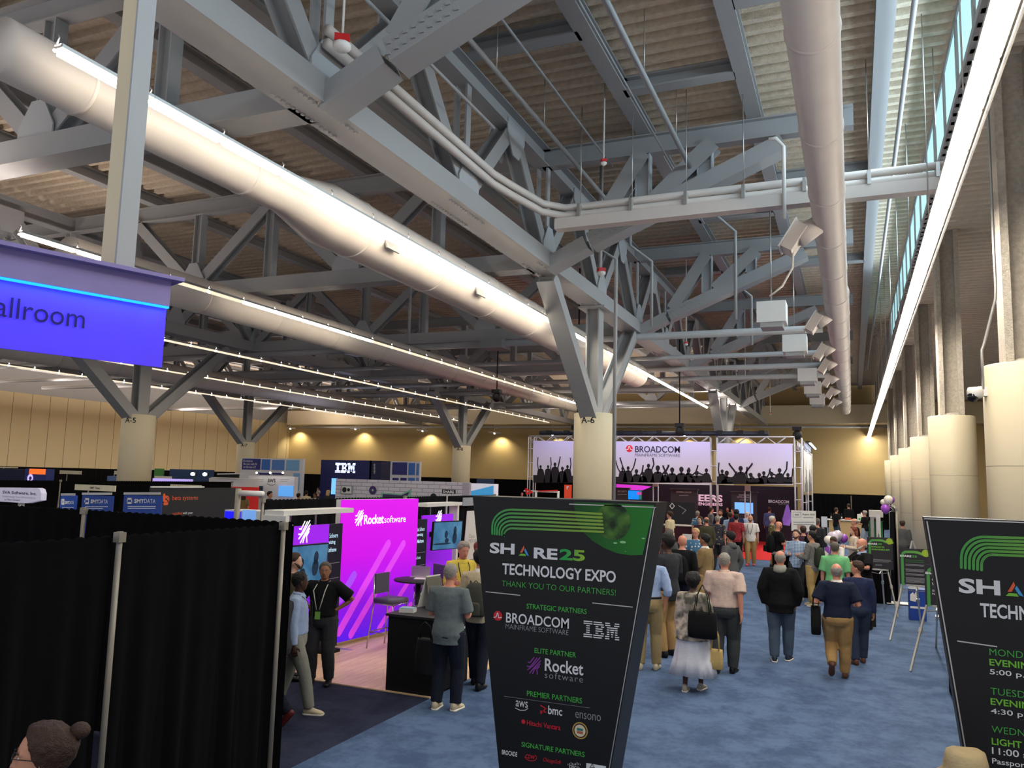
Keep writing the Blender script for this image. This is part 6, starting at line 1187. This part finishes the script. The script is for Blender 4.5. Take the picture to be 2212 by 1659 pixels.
# ---- left group at the magenta booth
blk = Pn('person in black polo shirt with green badge, hands on hips, facing the camera', (693, 1214), (690, 1478), rz=196, skin='olive', hair='short', hc='dkgrey', top='black', low='charcoal', shoe='black', armL='hip', armR='hip', lanyard='white', badge=True, belly=1.2, build=1.22, yaw=.25, hem=.56, collar='black')
Pn('person in light blue shirt and pale grey trousers just right of the nearest drape', (622, 1233), (630, 1540), rz=-62, skin='dark', hair='crop', hc='black', top='ltblue', sleeve='long', low='grey2', shoe=('cream', 1), armL='down', armR='down', step=1, collar='ltblue', lanyard='black', hem=.56, build=1.02, yaw=.5, belly=1.1)
Pn('person in olive shirt with brown hair, seen in profile left of the wide screen', (636, 1195), H=1.69, rz=-60, skin='pale', hair='short', hc='brown', top='olive', sleeve='long', low='dkjeans', armR='chest', beard='brown')
Pn('person in dark jeans and red shoes stepping out from behind the nearest drape', (560, 1245), (592, 1562), rz=100, skin='tan', hair='short', hc='black', top='charcoal', sleeve='long', low='dkjeans', shoe='darkred', step=1, lift=.05)
gry = Pn('person in grey short-sleeved shirt and dark jeans with back turned at the black counter', (938, 1216), (962, 1533), rz=4, skin='ruddy', hair='crop', hc='grey', top='grey', low='dkjeans', shoe=('cream', 1), armL='hold', armR='hold', build=1.12, belly=1.1, hem=.45, pitch=.15)
Pn('person in yellow shirt behind the black counter, head bowed', (1000, 1171), H=1.77, rz=-140, skin='ruddy', hair='thick', hc='grey', top='yellow', sleeve='long', low='charcoal', armL='hold', armR='hold', lanyard='black', collar='yellow', build=1.06, yaw=.2, pitch=.25, det=2)
bpk = Pn('person in beige shirt wearing a grey backpack, back turned, at the counter', (1027, 1186), (1030, 1485), rz=8, skin='tan', hair='thick', hc='black', top='beige', sleeve='long', low='dkjeans', shoe='black', armL='hold', armR='down', step=-.6, collar='white', lanyard='black', det=2)
Pn('person with short reddish hair mostly hidden behind the left edge of the partner sign', (1035, 1170), H=1.7, rz=-100, skin='ruddy', hair='crop', hc='red', top='grey2', low='charcoal')
# ---- aisle
Pn('person in pale blue shirt and khaki trousers half behind the partner sign', (1390, 1178), (1400, 1447), rz=10, skin='tan', hair='short', hc='grey', top='ltblue', sleeve='roll', low='sand', shoe='cream', armL='pocket', armR='pocket', belt=True, hem=.57, build=1.08)
bag = Pn('person in charcoal polo with short dreadlocks and khaki trousers, arms raised to the chest', (1437, 1154), (1442, 1418), rz=60, skin='dark', hair='thick', hc='black', top='charcoal', low='khaki', shoe='black', armL='chest', armR='chest', beard='black', build=1.08, hem=.46)
bbp = Pn('bald person in black jacket wearing a big black backpack', (1474, 1156), H=1.78, rz=-5, skin='ruddy', hair='bald', top='black', sleeve='long', low='dkjeans', jacket=True, build=1.12)
Pn('person in blue floral shirt and spectacles facing the bald backpack wearer', (1503, 1141), H=1.72, rz=165, skin='ruddy', hair='short', hc='blond', top='floralblue', low='khaki', glasses=True, belly=1.15)
Pn('person with short curly grey hair behind the charcoal polo wearer', (1446, 1145), H=1.7, rz=-30, skin='pale', hair='curly', hc='dkgrey', top='slate', sleeve='long', low='charcoal', glasses=True, face=False)
Pn('person in tan sweater over white collar with khaki trousers, in profile', (1523, 1153), H=1.78, rz=72, skin='olive', hair='short', hc='black', top='tan', sleeve='long', low='khaki2', shoe='black', collar='white', armL='hold', lanyard='black')
wom = Pn('person with black bobbed hair in tie-dye blouse and long white tiered skirt', (1496, 1240), (1497, 1492), rz=-4, skin='dark', hair='afro', hc='black', top='tiedye', sleeve='long', low='skirt', skirt=True, shoe=('grey', 1), step=.5, female=True, build=1.2, hem=.44, armL='down', armR='bent', lift=.0)
Pn('person in pale pink short-sleeved shirt and dark grey trousers walking away', (1570, 1195), (1566, 1455), rz=-3, skin='ruddy', hair='crop', hc='grey', top='pink', low='trouser', shoe='black', armL='down', armR='back', step=.4, build=1.28, belly=1.15, collar='pink', lanyard='black', hem=.555)
Pn('person in grey hooded jacket with dark hair, in profile behind the pale pink shirt', (1578, 1149), H=1.76, rz=55, skin='tan', hair='thick', hc='black', top='slate', sleeve='long', jacket=True, hood='slate', low='charcoal', armL='pocket', armR='pocket', hem=.42, beard='black')
Pn('person in black jacket with grey hood walking away alone mid-aisle', (1689, 1190), (1688, 1428), rz=-2, skin='ruddy', hair='fringe', hc='grey', top='black', sleeve='long', jacket=True, hood='grey2', low='jeans2', shoe=('navy', 1), armL='pocket', armR='pocket', step=.45, build=1.2, hem=.44)
nav = Pn('balding person in navy sweater and khaki trousers walking away, carrying a black bag', (1815, 1218), (1812, 1468), rz=2, skin='ruddy', hair='fringe', hc='grey', top='navy', sleeve='short', low='khaki', shoe='brown', armL='bent', armR='bent', step=.7, lift=.1, build=1.2, belly=1.1, hem=.5, collar='white')
Pn('person in navy sweatshirt and blue jeans, turned left in talk', (1850, 1212), (1857, 1434), rz=12, skin='tan', hair='short', hc='brown', top='navy2', sleeve='long', low='jeans', shoe='brown', yaw=1.1, step=.5, build=1.1, hem=.5, lanyard='black')
Pn('person in bright green polo shirt with back turned at the registration counter', (1803, 1171), H=1.72, rz=-8, skin='ruddy', hair='crop', hc='dkgrey', top='green', low='charcoal', build=1.15, hem=.52, collar='green', lanyard='black')
Pn('bald person in black polo with light blue collar, arm held out to the left', (1862, 1163), H=1.78, rz=125, skin='ruddy', hair='bald', top='black', low='black', collar='ltblue', armL='point', armR='point', beard='white', build=1.12, belly=1.15, lanyard='black')
Pn('bearded person in blue plaid shirt and dark trousers facing the camera', (1733, 1145), (1722, 1296), rz=178, skin='pale', hair='short', hc='brown', top='plaid', low='charcoal', shoe='grey', armL='hold', armR='hold', sleeve='long', beard='brown', hem=.46, yaw=-.15, det=2)
chk = Pn('person in small grey check shirt and khaki trousers with green backpack, in profile', (1757, 1147), (1757, 1310), rz=62, skin='tan', hair='receding', hc='black', top='check', sleeve='long', low='khaki2', shoe=('cream', 1), armL='hold', armR='hold', build=1.08, det=2, step=.4)
Pn('bald bearded person in white polo and khaki trousers walking toward the camera', (1621, 1113), (1622, 1222), rz=180, skin='tan', hair='bald', top='white', low='khaki', shoe='pink', beard='brown', lanyard='black', step=.6, build=1.12, det=1, armL='down', armR='down', hem=.48)
btb = Pn('bald person in black T-shirt with black backpack, reading a sheet', (1679, 1126), H=1.78, rz=-58, skin='ruddy', hair='bald', top='black', low='grey2', armL='hold', armR='hold', glasses=True, build=1.1, pitch=.3, beard='dkgrey')
Pn('person with grey hair in yellow floral shirt behind the black backpack', (1668, 1115), H=1.74, rz=-80, skin='ruddy', hair='short', hc='white', top='floralyel', low='khaki', det=0)
Pn('person with grey hair in dark floral shirt, back turned, by the middle truss post', (1550, 1114), H=1.76, rz=-5, skin='ruddy', hair='crop', hc='grey', top='floral', low='charcoal', build=1.1, hem=.46, det=1)
Pn('person in red floral shirt with dark cap of hair, back turned', (1590, 1111), H=1.76, rz=0, skin='tan', hair='short', hc='black', top='floralred', low='black', shoe=('white', 1), build=1.1, hem=.46, det=1)
Pn('bearded person in dark suit facing the camera in the crowd', (1556, 1101), H=1.8, rz=175, skin='tan', hair='short', hc='brown', top='navy', sleeve='long', jacket=True, low='navy', beard='brown', collar='white', det=0)
Pn('bald person in olive blazer, back turned, in the crowd', (1526, 1117), H=1.74, rz=30, skin='ruddy', hair='fringe', hc='dkgrey', top='olive', sleeve='long', jacket=True, low='charcoal', det=1)
Pn('person with long brown hair in dark top facing the camera', (1512, 1116), H=1.68, rz=170, skin='pale', hair='long', hc='brown', top='plum', sleeve='long', low='black', female=True, det=1)
Pn('bald person in red jacket standing by the dark patterned panel', (1487, 1087), H=1.92, rz=-70, skin='ruddy', hair='bald', top='red', sleeve='long', jacket=True, low='jeans', build=1.15, det=1)
Pn('person in cream polo with dark hair, in profile beside the partner sign', (1447, 1105), H=1.78, rz=75, skin='pale', hair='thick', hc='brown', top='cream', low='khaki', build=1.05, det=1)
Pn('person with blond hair at the plum counter', (1456, 1098), H=1.66, rz=40, skin='pale', hair='bob', hc='blond', top='beige', low='charcoal', female=True, det=0)
Pn('person in pale blue floral shirt with brown hair behind the red jacket', (1507, 1104), H=1.7, rz=10, skin='pale', hair='short', hc='grey', top='floralblue', low='jeans', female=True, det=0)
Pn('person in blue-grey shirt leaning in front of the big pale letters', (1536, 1096), H=1.76, rz=-60, skin='tan', hair='crop', hc='brown', top='grey', sleeve='long', low='charcoal', det=0)
lbp = Pn('person in pale blue shirt, back turned, left of the red floral shirt', (1577, 1107), H=1.72, rz=15, skin='tan', hair='short', hc='brown', top='ltblue', sleeve='long', low='charcoal', det=0)
Pn('person in black shirt presenting beside the sky blue kiosk screen', (1619, 1088), H=1.78, rz=90, skin='tan', hair='crop', hc='brown', top='black', low='black', det=0)
Pn('smiling person with dark hair left of the sky blue screen', (1572, 1095), H=1.66, rz=175, skin='tan', hair='long', hc='black', top='black', low='black', female=True, det=0)
Pn('person with brown bob in the crowd below the sky blue kiosk', (1583, 1099), H=1.64, rz=150, skin='pale', hair='bob', hc='brown', top='red', low='black', female=True, det=0)
Pn('person with dark hair and blue jacket in the crowd below the sky blue kiosk', (1591, 1101), H=1.84, rz=10, skin='tan', hair='thick', hc='black', top='navy2', sleeve='long', low='jeans', det=0)
Pn('person with white cap of hair in front of the sky blue screen', (1614, 1106), H=1.66, rz=20, skin='pale', hair='short', hc='white', top='ltblue', low='charcoal', det=0)
Pn('person in black with one arm raised by the purple print of the stage', (1648, 1090), H=1.74, rz=-20, skin='pale', hair='short', hc='black', top='black', low='black', armR='up', det=0)
Pn('person in navy plaid shirt, back turned, at the right of the stage booth', (1662, 1095), H=1.78, rz=-10, skin='tan', hair='short', hc='brown', top='plaidnavy', sleeve='long', low='jeans', det=0)
Pn('person in dark shirt with pink-lit face in front of the purple stage print', (1678, 1094), H=1.74, rz=160, skin='ruddy', hair='crop', hc='black', top='navy', sleeve='long', low='black', det=0)
Pn('person with short brown hair in black at far left of the big pale letters', (1511, 1089), H=1.7, rz=150, skin='ruddy', hair='short', hc='red', top='slate', low='black', det=0)
# ---- right side
Pn('person in black T-shirt and blue jeans leaning on the left end of the bar', (1806, 1097), H=1.76, rz=-50, skin='tan', hair='short', hc='brown', top='black', low='jeans2', det=0)
Pn('person in black shirt with back turned in the middle of the bar', (1833, 1088), H=1.86, rz=20, skin='tan', hair='crop', hc='brown', top='black', sleeve='long', low='black', det=0)
Pn('grey-haired person in black T-shirt and pale jeans at the right end of the bar', (1868, 1103), H=1.76, rz=60, skin='tan', hair='short', hc='grey', top='black', low='ltjeans', armL='hold', build=1.05, det=0)
Pn('balding person in black behind the red-haired person in patterned blouse', (1846, 1120), H=1.76, rz=110, skin='ruddy', hair='fringe', hc='grey', top='black', low='black', belly=1.2, build=1.1, det=0)
Pn('red-haired person in patterned blouse at the registration counter', (1844, 1138), H=1.68, rz=110, skin='pale', hair='bob', hc='red', top='blouse', sleeve='long', low='beige', female=True, armL='hold', armR='hold', det=1)
Pn('person in white shirt bending over the registration counter', (1812, 1155), H=1.62, rz=150, skin='olive', hair='short', hc='brown', top='white', sleeve='long', low='charcoal', armL='reach', armR='reach', lean=.35, pitch=.5, det=1)
Pn('person with black cropped hair behind the grey check shirt', (1756, 1135), H=1.74, rz=-30, skin='tan', hair='short', hc='black', top='black', sleeve='long', low='black', det=1)
Pn('person with brown hair mostly hidden behind the bearded plaid-shirt wearer', (1735, 1136), H=1.7, rz=0, skin='tan', hair='short', hc='brown', top='plum', low='black', det=0)
Pn('person in dark coat standing left of the waste bin', (1765, 1120), H=1.78, rz=-20, skin='tan', hair='short', hc='dkgrey', top='charcoal', sleeve='long', low='charcoal', det=0)
Pn('person in grey jacket and black trousers walking off beside the right-hand columns', (1949, 1124), H=1.72, rz=-10, skin='tan', hair='short', hc='brown', top='slate', sleeve='long', low='black', jacket=True, det=0, hem=.46)
# ---- left background
for lab, hd_, H_, kw in [('person with very long brown hair before the curved red stand', (527, 1062), 1.9, dict(rz=40, hair='long', hc='brown', top='tan', female=True, low='black')), ('person in dark blue shirt in front of the white two-screen wall', (583, 1062), 1.95, dict(rz=-80, skin='tan', hair='thick', hc='black', top='navy2', low='black')), ('person with dark hair under the right screen of the two-screen wall', (645, 1066), 1.78, dict(rz=0, skin='tan', hair='thick', hc='black', top='black', low='black')), ('person in black T-shirt standing tall before the blue tower', (689, 1053), 1.95, dict(rz=160, skin='tan', hair='short', hc='black', top='black', low='black')), ('person in white shirt left of the white brick wall', (681, 1065), 1.75, dict(rz=170, skin='olive', hair='short', hc='black', top='white', low='black')), ('person in a grey cap of hair beside the blue tower', (688, 1060), 1.85, dict(rz=120, hair='short', hc='grey', top='charcoal', low='black')), ('blond person left of the white brick wall, nearer one', (698, 1062), 1.7, dict(rz=0, hair='bob', hc='blond', top='slate', female=True, low='black')), ('blond person touching the left end of the white brick wall', (709, 1059), 1.92, dict(rz=10, hair='bob', hc='blond', top='charcoal', female=True, low='black')), ('person with dark hair low in front of the white brick wall', (734, 1070), 1.72, dict(rz=0, hair='short', hc='black', top='black', low='black')), ('person in white top left of the tall black T-shirt wearer', (662, 1060), 1.85, dict(rz=20, hair='short', hc='black', top='cream', low='black')),
                         ('person with bare forehead behind the partner sign, left of column A-6', (1128, 1064), 1.82, dict(rz=180, skin='ruddy', hair='bald', top='red', low='black')), ('person in dark clothes far behind the slate blue banner', (1073, 1057), 1.85, dict(rz=180, skin='pale', hair='short', hc='blond', top='black', low='black'))]:
    Pn(lab, hd_, H=H_, det=0, **kw)
# ---- heads cut by the lower edge
x, y = atz(100, 1568, 1.74)[:2]
person('person with dark hair in a bun and glasses, looking left, at the bottom left corner', x, y, 1.74, 138, skin='tan', hair='bun', hc='brown', top='charcoal', sleeve='long', low='black', glasses=True, female=True, det=3, pitch=-.1, face=True)
p = atz(2085, 1607, 1.56)
hat = person('person in a beige bucket hat before the foot of the right tower sign', p.x*.86, p.y*.86, 1.71, -10, skin='tan', hair='fringe', hc='brown', top='khaki', sleeve='long', low='black', det=2)
c = V3((0, -.002, 1.71*.972)); m = M(); bh = cloth('hat_beige', (196, 174, 132)); R_ = []
for z, r_ in ((.052, .02), (.05, .052), (.036, .078), (-.004, .088), (-.034, .094), (-.04, .098), (-.06, .122), (-.065, .123), (-.048, .098), (-.03, .084)): R_.append([c+V3((math.cos(t)*r_*.95, math.sin(t)*r_*1.12, z+.006*math.sin(t*2+1))) for t in [2*math.pi*k/28 for k in range(28)]])
m.loft(R_, bh); m.build('bucket_hat', hat, local=True)
# ---- things people carry
def backpack(pr, label, mt, H=1.75, w=.3, h=.44, d=.17, name='backpack'):
    A = pr.matrix_basis; r = thing(name, label, 'backpack', (0, 0, 0)); r.matrix_basis = A @ Matrix.Translation((0, -.125, H*.80-h))
    m = M(); R_ = []
    for z, sx, sy in ((0, .8, .75), (.04, 1, 1), (.16, 1.02, 1.05), (.3, .96, .9), (.38, .82, .7), (.425, .6, .5), (.44, .3, .25)):
        R_.append([V3((w/2*sx*math.copysign(abs(math.cos(t))**.6, math.cos(t)), -d/2-d/2*sy*math.copysign(abs(math.sin(t))**.6, math.sin(t))+.02, z*h/.44)) for t in [2*math.pi*k/24 for k in range(24)]])
    m.loft(R_, CL[mt]); m.build('pack_body', r, local=True)
    m = M(); m.loft([[V3((w*.36*sx*math.cos(t), -d-.035-.03*math.sin(t), z)) for t in [2*math.pi*k/16 for k in range(16)]] for z, sx in ((.03, .9), (.05, 1), (.17, 1), (.2, .8))], CL[mt]); m.build('front_pocket', r, local=True)
    for s in (-1, 1): m = M(); m.tube([(s*.08, -.02, h*.86), (s*.085, .03, h*1.05), (s*.1, .14, h*1.03), (s*.125, .235, h*.75), (s*.14, .21, h*.4), (s*.13, .02, h*.12)], [(.024, .008)]*6, CL[mt], 8); m.build('strap', r, local=True)
    m = M(); m.tube([(-.04, -.05, h*.97), (0, -.055, h*1.06), (.04, -.05, h*.97)], .008, CL[mt], 6); m.build('grab_handle', r, local=True)
CL['pack_grey'] = cloth('pack_grey', (70, 70, 62)); CL['pack_green'] = cloth('pack_green', (50, 56, 46))
backpack(bpk, 'grey backpack on the person in beige shirt', 'pack_grey'); backpack(bbp, 'big black backpack on the bald person in black jacket', 'black', h=.5, w=.34, d=.2)
backpack(chk, 'dark green backpack on the person in grey check shirt', 'pack_green', 1.72); backpack(btb, 'black backpack on the bald person reading a sheet', 'black', h=.5, d=.22)
def shoulder_bag(pr, label, loc, w, h, d, mt, st, name='shoulder_bag', rz=0, prt=None):
    r = thing(name, label, 'bag', (0, 0, 0)); r.matrix_basis = pr.matrix_basis @ Matrix.Translation(loc) @ Matrix.Rotation(rz, 4, 'Z'); m = M()
    m.loft([[V3((w/2*sx*math.copysign(abs(math.cos(t))**.5, math.cos(t)), d/2*sy*math.copysign(abs(math.sin(t))**.5, math.sin(t)), z*h)) for t in [2*math.pi*k/20 for k in range(20)]] for z, sx, sy in ((0, .9, .8), (.04, 1, 1), (.4, 1.02, 1.05), (.85, 1.0, .7), (1, .96, .4))], CL[mt] if isinstance(mt, str) else mt); m.build('bag_body', r, local=True)
    for q in (-1, 1):
        m = M(); m.tube([(-w*.28, q*d*.3, h*.95), (-w*.2, q*d*.25, h+st*.6), (0, q*.012, h+st), (w*.2, q*d*.25, h+st*.6), (w*.28, q*d*.3, h*.95)], [(.012, .005)]*5, CL[mt] if isinstance(mt, str) else mt, 6); m.build('strap', r, local=True)
    if prt: m = M(); prt(m); m.build('lettering', r, local=True)
shoulder_bag(wom, 'big black handbag on the shoulder of the person in white skirt', (.17, -.16, .74), .38, .34, .17, 'black', .36)
shoulder_bag(wom, 'small straw-coloured bag at the side of the person in white skirt', (.3, .02, .32), .2, .26, .1, cloth('straw', (188, 160, 104)), .3, 'straw_bag')
shoulder_bag(nav, 'black bag with white label carried by the person in navy sweater', (-.3, .05, .62), .14, .4, .34, 'black', .3, prt=lambda m: m.box((-.075, -.02, .3), (.004, .1, .05), white))
def bagprint(m):
    m.box((0, -.078, .2), (.17, .004, .045), white); m.text('Rocket', V3((-.06, -.08, .1)), X3, Z3, .15, .05, tw, bold=.03)
shoulder_bag(bag, 'black satchel with two white labels on the person in charcoal polo', (.02, .25, .80), .42, .34, .13, 'black', .3, 'satchel', math.pi, lambda m: bagprint(m))
A = btb.matrix_basis; m = M(); c = A@V3((.05, .5, 1.12)); m.box(c, (.21, .15, .004), white, math.radians(30)); m.build('leaflet', label='white sheet held by the bald person in black T-shirt', cat='paper')
